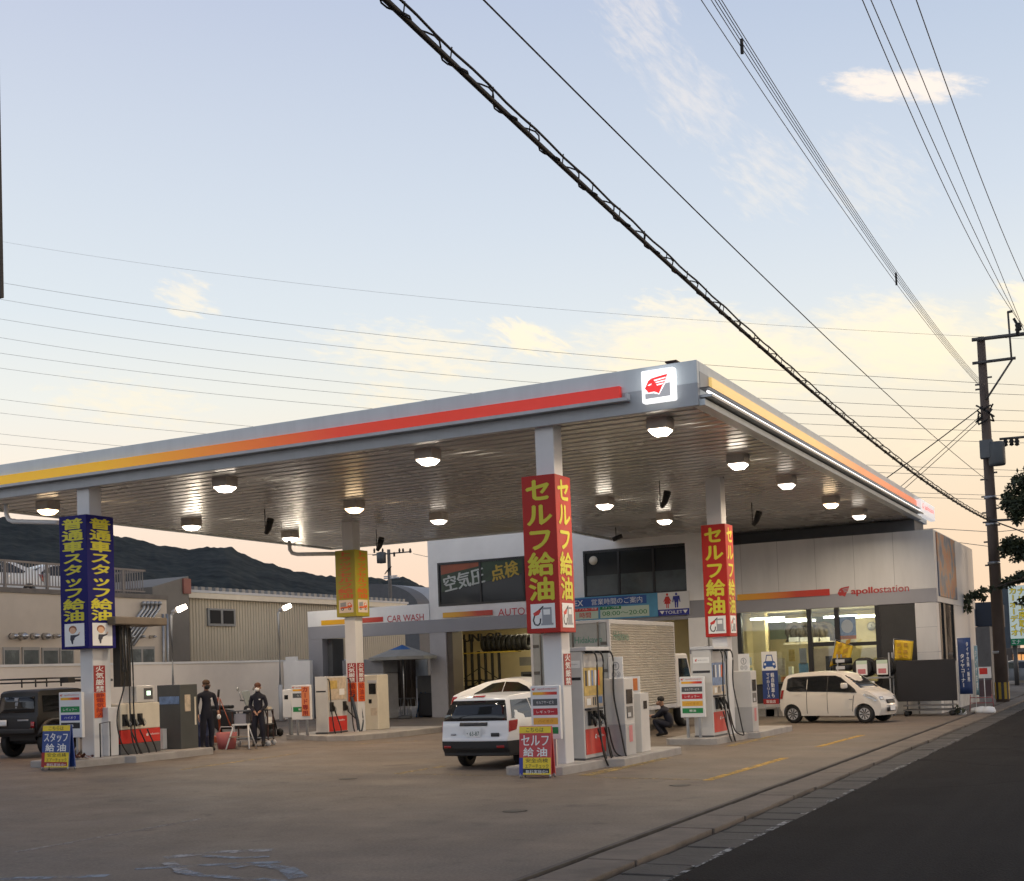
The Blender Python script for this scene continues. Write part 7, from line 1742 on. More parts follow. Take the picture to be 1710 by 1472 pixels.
mb = MB(); bx(mb, 1671, 1682, 1068, 1077, 114.7, 0.1, pbr('far_red', (0.35, 0.10, 0.09), 0.5)); mb.build('red_sign', t, True)
mb = MB(); bx(mb, 1672, 1682, 1062, 1067, 114.7, 0.1, pbr('far_white', (0.55, 0.55, 0.55), 0.5, emit=0.3)); mb.build('white_sign', t, True)
mb = MB(); bx(mb, 1672, 1676, 1096, 1102, 114.7, 0.1, pbr('far_white', (0, 0, 0))); mb.build('small_lamp', t, True)
mb = MB(); bx(mb, 1695, 1760, 1128, 1146, 80, 0.3, pbr('fence_cream', (0.36, 0.31, 0.22), 0.7, var=0.1)); o = mb.build('low_wall', loc=(FX(1710, 1140, 80), 80, 0)); tag(o, 'low cream wall at the right edge down the road', 'wall')
mb = MB(); bx(mb, 1676, 1684, 1095, 1165, 66, 0.2, pbr('post_dark', (0.10, 0.11, 0.13), 0.5)); o = mb.build('dark_gatepost', loc=(FX(1680, 1160, 66), 66, 0)); tag(o, 'dark upright post right of the yellow and black pole guard', 'post')
mb = MB(); bx(mb, 1682, 1740, 1146, 1160, 79, 1.5, pbr('hedge_dark', (0.02, 0.022, 0.02), 0.8)); o = mb.build('dark_planter', loc=(FX(1700, 1155, 79), 79, 0), bevel=0.1); tag(o, 'low dark planter below the cream wall down the road', 'planter')
# far tree and building mass along the right horizon
mb = MB()
for i, (x0_, x1_, y0_) in enumerate(((1560, 1640, 1040), (1655, 1760, 1075))):
    pass

# ------------------------------------------------------------------ vehicles
PAINTW = pbr('white_car_paint', (0.76, 0.76, 0.755), 0.28, var=0, coat=0.6)
PAINTB = pbr('black_car_paint', (0.008, 0.008, 0.009), 0.5, var=0.1, coat=0.1)
PAINTP = pbr('pearl_car_paint', (0.70, 0.665, 0.60), 0.28, var=0, coat=0.6)
CARGL = pbr('car_glass', (0.012, 0.014, 0.016), 0.05, var=0, spec=0.8)
PLAS = pbr('black_plastic', (0.022, 0.022, 0.023), 0.5, var=0.1)
TAILR = pbr('tail_lamp', (0.30, 0.012, 0.012), 0.15, var=0.1, coat=0.5)
LAMPC = pbr('head_lamp', (0.55, 0.57, 0.58), 0.1, metal=0.6, var=0.1)
ALLOY = pbr('wheel_silver', (0.48, 0.48, 0.49), 0.4, metal=0.1, var=0.05)
CHROME = pbr('chrome', (0.6, 0.6, 0.6), 0.15, metal=1.0, var=0)
def lerp(tab, v):
    for (a, b), (c, d) in zip(tab, tab[1:]):
        if v <= c:
            t = (v - a) / (c - a) if c > a else 0
            return b + (d - b) * max(0, min(1, t))
    return tab[-1][1]
class Car:
    """local frame: x forward, y left, z up; outline = side profile from rear bottom over the roof to front bottom"""
    def __init__(s, name, label, loc, rz, upper, zb, wheels, rw, wtab, ends, paint, sc=1.0, track=0.9, lower=None, zlow=0.0, cat='car', group=None):
        s.t = thing(name, label, cat, loc, rz, group)
        s.upper, s.paint, s.sc, s.wtab, s.ends = upper, paint, sc, wtab, ends
        ra = rw * 1.13
        bot = []
        xf, xr = upper[-1][0], upper[0][0]
        bot.append((xf, zb))
        for xw in sorted(wheels, reverse=True):
            h0 = zb - rw; dx_ = math.sqrt(max(0.0, ra * ra - h0 * h0)); a0 = math.atan2(h0, dx_); a1 = math.pi - a0
            for i in range(13):
                a = a0 + (a1 - a0) * i / 12; bot.append((xw + ra * math.cos(a), rw + ra * math.sin(a)))
        bot.append((xr, zb))
        outline = upper + bot
        bm = bmesh.new()
        vs = [bm.verts.new((x, 0, z)) for x, z in outline]
        bm.faces.new(vs)
        for z in sorted({z for z, _ in wtab} | {zlow if zlow else 0.01}):
            bmesh.ops.bisect_plane(bm, geom=bm.verts[:] + bm.edges[:] + bm.faces[:], plane_co=(0, 0, z), plane_no=(0, 0, 1), dist=1e-5)
        for x in [xr + 0.12, xr + 0.35, xf - 0.15, xf - 0.4, (xr + xf) / 2]:
            bmesh.ops.bisect_plane(bm, geom=bm.verts[:] + bm.edges[:] + bm.faces[:], plane_co=(x, 0, 0), plane_no=(1, 0, 0), dist=1e-5)
        s.mb = MB(); b2 = s.mb.bm
        kp = s.mb.mi(paint); kl = s.mb.mi(lower or paint)
        L = {}; Rr = {}
        for v in bm.verts:
            w = s.w(v.co.x, v.co.z); L[v] = b2.verts.new((v.co.x * sc, w * sc, v.co.z * sc)); Rr[v] = b2.verts.new((v.co.x * sc, -w * sc, v.co.z * sc))
        for f in bm.faces:
            zc = sum(v.co.z for v in f.verts) / len(f.verts)
            k = kl if zc < zlow else kp
            b2.faces.new([L[v] for v in f.verts]).material_index = k
            b2.faces.new([Rr[v] for v in reversed(f.verts)]).material_index = k
        NC = 6; mid = {}
        bv = set()
        for e in bm.edges:
            if len(e.link_faces) == 1:
                bv.update(e.verts)
        for v in bv:
            mid[v] = [L[v]] + [b2.verts.new(s.cross(v.co.x, v.co.z, 1 - 2 * i / NC)) for i in range(1, NC)] + [Rr[v]]
        for e in bm.edges:
            if len(e.link_faces) == 1:
                a, b = mid[e.verts[0]], mid[e.verts[1]]; zc = (e.verts[0].co.z + e.verts[1].co.z) / 2
                for i in range(NC):
                    b2.faces.new((a[i], a[i + 1], b[i + 1], b[i])).material_index = kl if zc < zlow else kp
        bm.free()
        o = s.mb.build('body', s.t); o.data.polygons.foreach_set('use_smooth', [True] * len(o.data.polygons))
        bv_ = o.modifiers.new('bevel', 'BEVEL'); bv_.width = 0.035 * sc; bv_.segments = 3; bv_.limit_method = 'ANGLE'; bv_.angle_limit = R(35)
        o.modifiers.new('normals', 'WEIGHTED_NORMAL').keep_sharp = False
        s.body = o
        for xw in wheels:
            for sd in (1, -1):
                yy = track * (s.w(xw, rw) if False else s.w(0, rw)) * sc
                s.wheel(xw * sc, sd * (yy - 0.02), rw * sc)
    def w(s, x, z):
        xr, wr, xr2 = s.ends[0]; xf, wf_, xf2 = s.ends[1]
        k = 1.0
        if x < xr2:
            k = wr + (1 - wr) * math.sqrt(max(0, min(1, (x - xr) / (xr2 - xr))))
        elif x > xf2:
            k = wf_ + (1 - wf_) * math.sqrt(max(0, min(1, (xf - x) / (xf - xf2))))
        return lerp(s.wtab, z) * k
    def cross(s, x, z, f, off=0.0):
        """point across the car at fraction f (-1..1) of the half width, with crown"""
        w = s.w(x, z); c = 1 - f * f
        zr, xr_ = max(p[1] for p in s.upper), s.upper[0][0]; xf = s.upper[-1][0]
        ex = 0.07 if x > xf - 0.5 else (-0.05 if x < xr_ + 0.3 else 0.0)
        ez = 0.03 if z > zr - 0.12 else 0.0
        n = Vector((ex * c, 0, ez * c))
        return Vector((x, w * f, z)) * s.sc + n * s.sc + Vector((math.copysign(off, ex) if ex else 0, 0, off if not ex else off * 0.3))
    def end_patch(s, name, p0, p1, f0, f1, m, off=0.006, parent=None, n=6):
        mb = MB(); k = mb.mi(m); g = []
        dvec = Vector((p1[0] - p0[0], 0, p1[1] - p0[1])); nrm = Vector((-dvec.z, 0, dvec.x)).normalized()
        mx = (s.upper[0][0] + s.upper[-1][0]) / 2
        if nrm.x * (p0[0] - mx) + nrm.z * 0.6 < 0:
            nrm = -nrm
        for j in range(4):
            x = p0[0] + (p1[0] - p0[0]) * j / 3; z = p0[1] + (p1[1] - p0[1]) * j / 3
            g.append([mb.bm.verts.new(s.cross(x, z, f0 + (f1 - f0) * i / n) + nrm * off) for i in range(n + 1)])
        for j in range(3):
            for i in range(n):
                f = mb.bm.faces.new((g[j][i], g[j][i + 1], g[j + 1][i + 1], g[j + 1][i])); f.material_index = k; f.smooth = True
        o = mb.build(name, parent or s.t, fix=False); so = o.modifiers.new('solid', 'SOLIDIFY'); so.thickness = 0.008; so.offset = 0
        return o
    def side_patch(s, name, poly, side, m, off=0.006, parent=None):
        bm = bmesh.new(); bm.faces.new([bm.verts.new((x, 0, z)) for x, z in poly])
        for z in sorted({z for z, _ in s.wtab}):
            bmesh.ops.bisect_plane(bm, geom=bm.verts[:] + bm.edges[:] + bm.faces[:], plane_co=(0, 0, z), plane_no=(0, 0, 1), dist=1e-5)
        zs_ = [p[1] for p in poly]
        for q in (0.33, 0.66):
            zz = min(zs_) + (max(zs_) - min(zs_)) * q; bmesh.ops.bisect_plane(bm, geom=bm.verts[:] + bm.edges[:] + bm.faces[:], plane_co=(0, 0, zz), plane_no=(0, 0, 1), dist=1e-5)
        mb = MB(); k = mb.mi(m); mp = {v: mb.bm.verts.new((v.co.x * s.sc, side * (s.w(v.co.x, v.co.z) * s.sc + off), v.co.z * s.sc)) for v in bm.verts}
        for f in bm.faces:
            mb.bm.faces.new([mp[v] for v in f.verts]).material_index = k
        bm.free()
        o = mb.build(name, parent or s.t, fix=False); so = o.modifiers.new('solid', 'SOLIDIFY'); so.thickness = 0.008; so.offset = 0
        return o
    def wheel(s, x, y, r):
        wd = 0.19 * s.sc; sg = 1 if y > 0 else -1
        mb = MB(); tyre(mb, (x, y - sg * wd * 0.4, r), r, wd, 'y'); o = mb.build('wheel', s.t)
        mb = MB(); mb.lathe([(0.001, -sg * 0.02), (r * 0.55, -sg * 0.02), (r * 0.64, 0.0), (r * 0.62, sg * 0.01)], (x, y + sg * 0.005, r), PLAS, 20, 'y', cap=False)
        for i in range(9):
            a = 2 * math.pi * i / 9; b = a + 0.20; c_ = a + 0.42
            yy = y + sg * 0.012
            mb.face([(x + r * 0.12 * math.cos(a), yy, r + r * 0.12 * math.sin(a)), (x + r * 0.60 * math.cos(a), yy, r + r * 0.60 * math.sin(a)), (x + r * 0.60 * math.cos(c_), yy, r + r * 0.60 * math.sin(c_)), (x + r * 0.14 * math.cos(b), yy, r + r * 0.14 * math.sin(b))], ALLOY if s.sc > 0 and not getattr(s, 'dark', False) else PLAS)
        mb.lathe([(0.001, 0.0), (r * 0.2, 0.0)], (x, y + sg * 0.016, r), ALLOY if not getattr(s, 'dark', False) else PLAS, 12, 'y')
        mb.lathe([(r * 0.58, 0.0), (r * 0.64, 0.0)], (x, y + sg * 0.014, r), ALLOY, 20, 'y', smooth=False, cap=False)
        mb.build('rim', o, fix=False)
def plate(s, x, y, z, body, rt=(0, -1, 0), w=0.33, h=0.165):
    mb = MB(); c = Vector((x, y, z)); r_ = Vector(rt); n = r_.cross(Vector(ZU))
    mb.face([c + r_ * a * w / 2 + Vector((0, 0, b * h / 2)) + n * 0.004 for a, b in ((-1, -1), (1, -1), (1, 1), (-1, 1))], WPRINT)
    o = mb.build('number_plate', s.t, fix=False)
    if body:
        mb = MB(); mb.text(body, pbr('plate_green', (0.02, 0.08, 0.04), 0.5, var=0), c - Vector((0, 0, h * 0.12)), rt, ZU, w * 0.80, h * 0.50, 0.010, 0.02); mb.build('characters', o, fix=False)
# white estate van, seen from behind
VX, VY = -11.72, 21.28
up = [(-2.08, 0.34), (-2.15, 0.42), (-2.17, 0.62), (-2.12, 0.70), (-2.13, 0.86), (-2.11, 0.98), (-1.88, 1.43), (-1.66, 1.49), (-0.8, 1.52), (0.1, 1.50), (0.42, 1.44), (1.12, 1.0), (1.9, 0.84), (2.12, 0.66), (2.17, 0.45), (2.12, 0.30)]
wt = [(0.2, 0.80), (0.45, 0.845), (0.7, 0.845), (0.98, 0.82), (1.44, 0.62), (1.55, 0.58)]
van = Car('estate_van', 'white estate van with black bumper and plate 63-87 parked beside the front pump', (VX, VY + 2.15 * 0.93, 0.02), R(90), up, 0.27, (-1.30, 1.22), 0.30, wt, ((-2.18, 0.88, -1.75), (2.18, 0.80, 1.5)), PAINTW, 0.93, 0.93, PLAS, 0.58, group='cars in the forecourt')
van.end_patch('rear_window', (-2.105, 0.99), (-1.897, 1.40), -0.985, 0.985, CARGL)
tg = van.end_patch('tailgate_garnish', (-2.125, 0.885), (-2.10, 0.955), -0.42, 0.42, PLAS, 0.02)
van.end_patch('tail_badge', (-2.135, 0.70), (-2.132, 0.735), 0.55, 0.70, GPRINT, 0.012); van.end_patch('tail_badge', (-2.135, 0.67), (-2.132, 0.745), -0.52, -0.75, PLAS, 0.012)
van.end_patch('roof_lamp', (-1.87, 1.43), (-1.79, 1.455), -0.22, 0.22, pbr('stop_lamp', (0.35, 0.02, 0.03), 0.2), 0.015)
for sd in (1, -1):
    van.side_patch('tail_lamp', [(-2.12, 0.76), (-1.86, 0.80), (-1.80, 0.92), (-1.78, 1.0), (-2.08, 0.985)], sd, TAILR, 0.008)
    van.end_patch('rear_reflector', (-2.165, 0.44), (-2.168, 0.49), sd * 0.70, sd * 0.92, TAILR, 0.012)
    van.side_patch('side_window', [(-1.95, 1.03), (-0.98, 1.01), (-0.98, 1.40), (-1.74, 1.40)], sd, CARGL); van.side_patch('side_window', [(-0.92, 1.01), (0.0, 1.0), (0.0, 1.415), (-0.92, 1.41)], sd, CARGL); van.side_patch('side_window', [(0.06, 1.0), (0.95, 0.995), (0.50, 1.36), (0.30, 1.41), (0.06, 1.415)], sd, CARGL)
    van.side_patch('door_handle', [(-0.85, 0.90), (-0.68, 0.90), (-0.68, 0.925), (-0.85, 0.925)], sd, CHROME, 0.02)
    mb = MB(); mb.box(0.62, 0.78, sd * 0.80, sd * 0.98, 0.90, 1.03, PAINTW); mb.build('mirror', van.t, bevel=0.03)
van.end_patch('windscreen', (1.05, 1.03), (0.50, 1.39), -0.9, 0.9, CARGL)
plate(van, -2.135 * 0.93 - 0.06, 0.0, 0.755 * 0.93, '・63-87')
# pearl white tall hatchback, side on
mv = Vector((-9.76 + 0.0, 37.25, 0)); mf = Vector((-7.21, 36.59, 0)); hd = mf - mv; ang = math.atan2(hd.y, hd.x); mc = (mv + mf) / 2
perp = Vector((-hd.y, hd.x, 0)).normalized()
mc = mc + perp * 0.62 - hd.normalized() * 0.12
up = [(-1.62, 0.34), (-1.70, 0.45), (-1.70, 0.75), (-1.66, 1.0), (-1.56, 1.38), (-1.46, 1.50), (-1.2, 1.56), (-0.4, 1.60), (0.15, 1.58), (0.48, 1.50), (1.12, 1.05), (1.40, 0.95), (1.60, 0.80), (1.70, 0.60), (1.71, 0.40), (1.64, 0.24)]
wt = [(0.2, 0.70), (0.45, 0.735), (0.75, 0.735), (1.0, 0.715), (1.5, 0.575), (1.62, 0.54)]
mvc = Car('tall_hatchback', 'pearl white small tall hatchback parked side on before the shop windows', (mc.x, mc.y, 0), ang, up, 0.23, (-1.25, 1.20), 0.285, wt, ((-1.71, 0.86, -1.3), (1.72, 0.74, 1.15)), PAINTP, 0.93, 0.95, group='cars in the forecourt')
for sd in (1, -1):
    mvc.side_patch('window_band', [(-1.44, 1.06), (-1.30, 1.0), (0.0, 0.975), (1.0, 0.935), (0.93, 1.05), (0.44, 1.415), (0.25, 1.475), (-0.2, 1.485), (-1.26, 1.46), (-1.42, 1.40)], sd, PLAS, 0.003)
    mvc.side_patch('side_window', [(-1.40, 1.05), (-1.28, 1.02), (-0.72, 1.01), (-0.72, 1.44), (-1.25, 1.44), (-1.38, 1.38)], sd, CARGL)
    mvc.side_patch('side_window', [(-0.69, 1.01), (-0.02, 0.99), (-0.02, 1.47), (-0.69, 1.445)], sd, CARGL); mvc.side_patch('side_window', [(0.02, 0.99), (0.95, 0.95), (0.90, 1.04), (0.42, 1.40), (0.25, 1.46), (0.02, 1.47)], sd, CARGL)
    mvc.side_patch('door_handle', [(-1.14, 0.905), (-0.94, 0.905), (-0.94, 0.94), (-1.14, 0.94)], sd, PAINTP, 0.025); mvc.side_patch('door_handle', [(-0.22, 0.885), (-0.02, 0.885), (-0.02, 0.92), (-0.22, 0.92)], sd, PAINTP, 0.025)
    mvc.side_patch('door_gap', [(-0.715, 0.3), (-0.70, 0.3), (-0.695, 1.01), (-0.71, 1.01)], sd, PLAS, 0.003); mvc.side_patch('door_gap', [(0.0, 0.3), (0.012, 0.3), (0.012, 0.99), (0.0, 0.99)], sd, PLAS, 0.003); mvc.side_patch('door_gap', [(0.83, 0.36), (0.842, 0.36), (0.90, 0.85), (0.888, 0.85)], sd, PLAS, 0.003)
    mvc.side_patch('headlight', [(1.20, 0.86), (1.48, 0.70), (1.58, 0.66), (1.62, 0.72), (1.44, 0.84), (1.26, 0.905)], sd, LAMPC, 0.012); mvc.side_patch('side_marker', [(0.74, 0.72), (0.86, 0.72), (0.86, 0.75), (0.74, 0.75)], sd, GPRINT, 0.01)
    mvc.side_patch('tail_lamp', [(-1.68, 0.76), (-1.58, 0.78), (-1.52, 1.05), (-1.62, 1.05)], sd, TAILR, 0.01)
    mb = MB(); mb.box(0.58, 0.72, sd * 0.76, sd * 0.98, 1.0, 1.16, PAINTP); mb.build('mirror', mvc.t, bevel=0.04)
mvc.end_patch('windscreen', (1.08, 1.08), (0.53, 1.465), -0.88, 0.88, CARGL); mvc.end_patch('rear_window', (-1.645, 1.06), (-1.55, 1.40), -0.85, 0.85, CARGL)
mvc.end_patch('grille', (1.705, 0.58), (1.66, 0.70), -0.45, 0.45, PLAS, 0.012); mvc.end_patch('lower_grille', (1.71, 0.34), (1.715, 0.46), -0.55, 0.55, PLAS, 0.012)
for f in (0.75, -0.75):
    mvc.end_patch('headlight', (1.655, 0.70), (1.60, 0.80), f - 0.10, f + 0.20, LAMPC, 0.006)
plate(mvc, 1.76 * 0.93 + 0.05, 0, 0.42, '', (0, 1, 0))
# white liftback behind the van
up = [(-2.12, 0.36), (-2.20, 0.50), (-2.20, 0.80), (-2.12, 1.04), (-1.85, 1.14), (-1.0, 1.40), (-0.3, 1.49), (0.25, 1.46), (0.6, 1.36), (1.35, 0.98), (1.9, 0.82), (2.16, 0.62), (2.22, 0.42), (2.15, 0.26)]
wt = [(0.2, 0.82), (0.45, 0.87), (0.75, 0.87), (0.98, 0.84), (1.40, 0.60), (1.52, 0.55)]
PX, PY = -16.25, 32.8
def prius(label, loc, rz, sc, group):
    c = Car('liftback_car', label, loc, rz, up, 0.24, (-1.38, 1.32), 0.31, wt, ((-2.22, 0.85, -1.6), (2.24, 0.74, 1.5)), PAINTW, sc, 0.95, group=group)
    for sd in (1, -1):
        c.side_patch('side_window', [(-1.28, 1.09), (-1.15, 1.02), (-0.28, 1.0), (-0.28, 1.40), (-0.72, 1.36)], sd, CARGL); c.side_patch('side_window', [(-0.25, 1.0), (1.0, 0.99), (0.56, 1.26), (0.2, 1.38), (-0.25, 1.40)], sd, CARGL)
        c.side_patch('tail_lamp', [(-2.18, 0.72), (-1.98, 0.80), (-1.90, 1.02), (-2.10, 1.02)], sd, TAILR, 0.01)
        c.side_patch('headlight', [(1.6, 0.76), (1.95, 0.62), (2.12, 0.58), (1.90, 0.78)], sd, LAMPC, 0.01); c.side_patch('door_handle', [(-0.55, 0.86), (-0.36, 0.86), (-0.36, 0.89), (-0.55, 0.89)], sd, CHROME, 0.02)
        mb = MB(); mb.box(0.62 * sc, 0.80 * sc, sd * 0.84 * sc, sd * 1.02 * sc, 0.94 * sc, 1.07 * sc, PAINTW); mb.build('mirror', c.t, bevel=0.03)
    c.end_patch('windscreen', (1.28, 1.02), (0.66, 1.33), -0.9, 0.9, CARGL, 0.012); c.end_patch('rear_window', (-1.78, 1.165), (-1.06, 1.385), -0.8, 0.8, CARGL, 0.012)
    return c
prius('white low liftback car half hidden behind the estate van', (PX, PY, gz(PX)), R(-14), 1.06, 'cars in the forecourt')
zroof = zr0 - 0.25
for i, (px, lab) in enumerate(((-20, 'white car at the left behind the rooftop railing of the cream building'), (92, 'white car second from the left behind the rooftop railing of the cream building'))):
    Y = WY(px, 960, XP - 3.0)
    prius(lab, (XP - 3.0, Y - 0.3, zroof), R(-100 if i else -88), 0.98, 'cars on the roof car park')
# black off roader at the left edge
JX, JY = -24.9, 22.2
JZ = gz(-25.5)
ow = [(-1.58, 0.62), (-1.64, 0.72), (-1.64, 1.05), (-1.60, 1.12), (-1.50, 1.72), (-1.40, 1.78), (0.1, 1.80), (0.35, 1.74), (0.62, 1.16), (1.48, 1.10), (1.56, 1.0), (1.58, 0.70), (1.55, 0.60)]
jp = Car('black_off_roader', 'black lifted off roader with roof rack and big tyres at the left edge', (JX - 0.3, JY + 1.5, JZ), R(96), ow, 0.56, (-1.08, 1.08), 0.40, [(0.5, 0.70), (0.8, 0.73), (1.15, 0.73), (1.7, 0.64), (1.8, 0.62)], ((-1.65, 0.93, -1.35), (1.6, 0.9, 1.3)), PAINTB, 0.92, 1.02, group='cars in the forecourt')
jp.end_patch('rear_window', (-1.585, 1.20), (-1.515, 1.62), -0.85, 0.85, CARGL)
STK = pbr('sticker_grey', (0.30, 0.31, 0.33), 0.5, var=0.2, scale=9)
for (a, b, f0, f1) in (((-1.535, 1.50), (-1.52, 1.60), 0.12, -0.08), ((-1.555, 1.38), (-1.54, 1.48), 0.06, -0.08), ((-1.56, 1.32), (-1.555, 1.36), 0.04, -0.04), ((-1.55, 1.30), (-1.535, 1.42), 0.72, 0.60)):
    jp.end_patch('window_sticker', a, b, f0, f1, STK, 0.016)
jp.end_patch('rear_garnish', (-1.64, 0.98), (-1.635, 1.02), -0.15, -0.65, STK, 0.012)
jp.end_patch('rear_bumper', (-1.645, 0.64), (-1.645, 0.78), -0.98, 0.98, PLAS, 0.05)
for f in (0.86, -0.86):
    jp.end_patch('tail_lamp', (-1.645, 0.80), (-1.64, 0.96), f - 0.08, f + 0.08, TAILR, 0.03)
jp.end_patch('number_plate', (-1.642, 0.86), (-1.64, 1.02), 0.72, 0.36, WPRINT, 0.035)
for sd in (1, -1):
    jp.side_patch('side_window', [(-1.42, 1.20), (-0.45, 1.20), (-0.45, 1.64), (-1.36, 1.64)], sd, CARGL); jp.side_patch('side_window', [(-0.36, 1.20), (0.45, 1.20), (0.26, 1.64), (-0.36, 1.64)], sd, CARGL)
    for xw in (-1.08, 1.08):
        mb = MB(); mb.tube([((xw + 0.55 * math.cos(a)) * 0.97, sd * 0.76, (0.44 + 0.50 * math.sin(a)) * 0.97) for a in [math.pi * (0.08 + 0.84 * i / 10) for i in range(11)]], 0.05, PLAS, 6); mb.build('wheel_flare', jp.t)
    mb = MB(); mb.box(-0.95, 0.85, sd * 0.70, sd * 0.78, 0.45, 0.52, PLAS); mb.build('side_step', jp.t)
mb = MB()
for x in (-1.45, -0.9, -0.3, 0.25):
    mb.tube([(x, -0.62, 1.84), (x, 0.62, 1.84)], 0.02, PLAS, 6)
for y in (-0.62, 0.62):
    mb.tube([(-1.5, y, 1.84), (0.3, y, 1.84)], 0.022, PLAS, 6); mb.tube([(-1.5, y, 1.93), (0.3, y, 1.93)], 0.022, PLAS, 6)
    for x in (-1.5, -0.6, 0.3):
        mb.tube([(x, y, 1.72), (x, y, 1.93)], 0.02, PLAS, 6)
mb.tube([(-1.5, -0.62, 1.93), (-1.5, 0.62, 1.93)], 0.022, PLAS, 6)
mb.build('roof_rack', jp.t)
mb = MB(); mb.box(-0.62, -0.36, -0.85, -0.6, 1.80, 1.93, PLAS); mb.tube([(-0.5, -0.68, 1.86), (1.35, -0.62, 1.84)], 0.035, PLAS, 6); mb.build('awning_roll', jp.t)
mb = MB(); mb.tube([(-1.08, -0.75, 0.40), (-1.08, 0.75, 0.40)], 0.09, PLAS, 8); mb.tube([(1.08, -0.75, 0.40), (1.08, 0.75, 0.40)], 0.09, PLAS, 8); mb.box(-1.3, 1.3, -0.4, 0.4, 0.42, 0.56, PLAS); mb.build('axles', jp.t)
# dark parked car seen small at the far right, and a sliver of car beside the truck
c = Car('distant_car', 'small distant car parked below the yellow sign at the right edge', (FX(1705, 1130, 77), 77, 0), R(12), [(x * 1.0, z) for x, z in up], 0.24, (-1.38, 1.32), 0.31, wt, ((-2.22, 0.85, -1.6), (2.24, 0.74, 1.5)), pbr('grey_car_paint', (0.18, 0.19, 0.20), 0.3, coat=0.4), 0.9, 0.95)
for sd in (1, -1):
    c.side_patch('side_window', [(-1.28, 1.09), (-1.15, 1.02), (1.0, 0.99), (0.56, 1.26), (0.2, 1.38), (-0.72, 1.36)], sd, CARGL)
# box truck
tkx0, tkx1, tky = -14.74, -12.47, 30.0
TRB = pbr('truck_aluminium', (0.52, 0.50, 0.455), 0.38, metal=0.35, var=0.08, scale=0.8); TRF = pbr('truck_frame_grey', (0.28, 0.285, 0.28), 0.45, metal=0.3, var=0.08); TDOOR = pbr('truck_door_grey', (0.30, 0.315, 0.31), 0.45, metal=0.2, var=0.08)
tk = thing('box_truck', 'silver ribbed box truck with grey rear doors parked between the two red columns', 'truck', ((tkx0 + tkx1) / 2, tky, gz(-13.5)), 0)
tw = (tkx1 - tkx0) / 2; z0, z1 = 0.60, 3.05; TL = 4.9
mb = MB(); mb.box(-tw + 0.02, tw - 0.02, 0.02, TL - 0.02, z0 + 0.02, z1 - 0.02, TRF)
n = 32; k = mb.mi(TRB)
for sd in (1, -1):
    for i in range(n):
        za_ = z0 + 0.12 + (z1 - z0 - 0.24) * i / n; zb_ = z0 + 0.12 + (z1 - z0 - 0.24) * (i + 1) / n; zm = (za_ + zb_) / 2
        for (q, r_, s_, u_) in ((za_, zm, 0.0, 0.034), (zm, zb_, 0.034, 0.0)):
            mb.face([(sd * (tw - 0.018 + s_), 0.08, q), (sd * (tw - 0.018 + s_), TL - 0.06, q), (sd * (tw - 0.018 + u_), TL - 0.06, r_), (sd * (tw - 0.018 + u_), 0.08, r_)], TRB)
cb = mb.build('cargo_box', tk)
mb = MB()
for x in (-tw, tw - 0.08):
    mb.box(x, x + 0.08, 0, 0.09, z0, z1, LGREY); mb.box(x, x + 0.08, TL - 0.09, TL, z0, z1, LGREY); mb.box(x, x + 0.08, 0.091, TL - 0.091, z0, z0 + 0.11, LGREY); mb.box(x, x + 0.08, 0.091, TL - 0.091, z1 - 0.11, z1, LGREY)
mb.box(-tw + 0.081, tw - 0.081, 0, 0.09, z0, z0 + 0.08, LGREY); mb.box(-tw + 0.081, tw - 0.081, 0, 0.09, z1 - 0.08, z1, LGREY)
mb.build('corner_frame', tk, bevel=0.008)
TGREEN = pbr('truck_green', (0.06, 0.20, 0.15), 0.5, var=0)
for sd in (-1, 1):
    xa, xb = (-tw + 0.09, -0.01) if sd < 0 else (0.01, tw - 0.09)
    mb = MB(); mb.box(xa, xb, -0.012, 0.018, z0 + 0.09, z1 - 0.09, TDOOR); d = mb.build('rear_door', tk, bevel=0.006)
    mb = MB()
    for x in ((xa + 0.22, xb - 0.10) if sd < 0 else (xa + 0.10, xb - 0.22)):
        mb.tube([(x, -0.035, z0 + 0.05), (x, -0.035, z1 - 0.05)], 0.018, STEELD, 6)
    mb.build('lock_bar', d)
    for z in (z0 + 0.4, z0 + 1.1, z0 + 1.8):
        mb = MB(); x = xa + 0.0 if sd < 0 else xb - 0.16; mb.box(x, x + 0.16, -0.03, -0.011, z, z + 0.08, STEELD); mb.build('hinge', d)
    mb = MB(); mb.box(xa + 0.30, xb - 0.2, -0.045, -0.011, z0 + 0.85, z0 + 0.93, STEELD); mb.build('handle', d)
mb = MB(); mb.text('Hidakawa', TGREEN, (0.55, -0.012, z1 - 0.50), XR, ZU, 0.78, 0.17, 0.006, 0.02); mb.build('rear_lettering', tk, fix=False)
mb = MB(); mb.text('Hidakawa', TGREEN, (tw + 0.012, 0.75, z1 - 0.42), YR, ZU, 1.05, 0.24, 0.004, 0.03); mb.build('side_lettering', tk, fix=False)
mb = MB(); mb.box(-0.45, -0.3, 0.1, TL + 1.6, 0.5, 0.7, BLACK); mb.box(0.3, 0.45, 0.1, TL + 1.6, 0.5, 0.7, BLACK); mb.box(-tw + 0.05, tw - 0.05, 0.0, 0.12, 0.42, 0.62, PLAS); mb.box(tw - 0.12, tw - 0.06, 1.7, 3.2, 0.38, 0.62, STEEL); mb.box(-tw + 0.06, -tw + 0.12, 1.7, 3.2, 0.38, 0.62, STEEL); mb.build('chassis', tk)
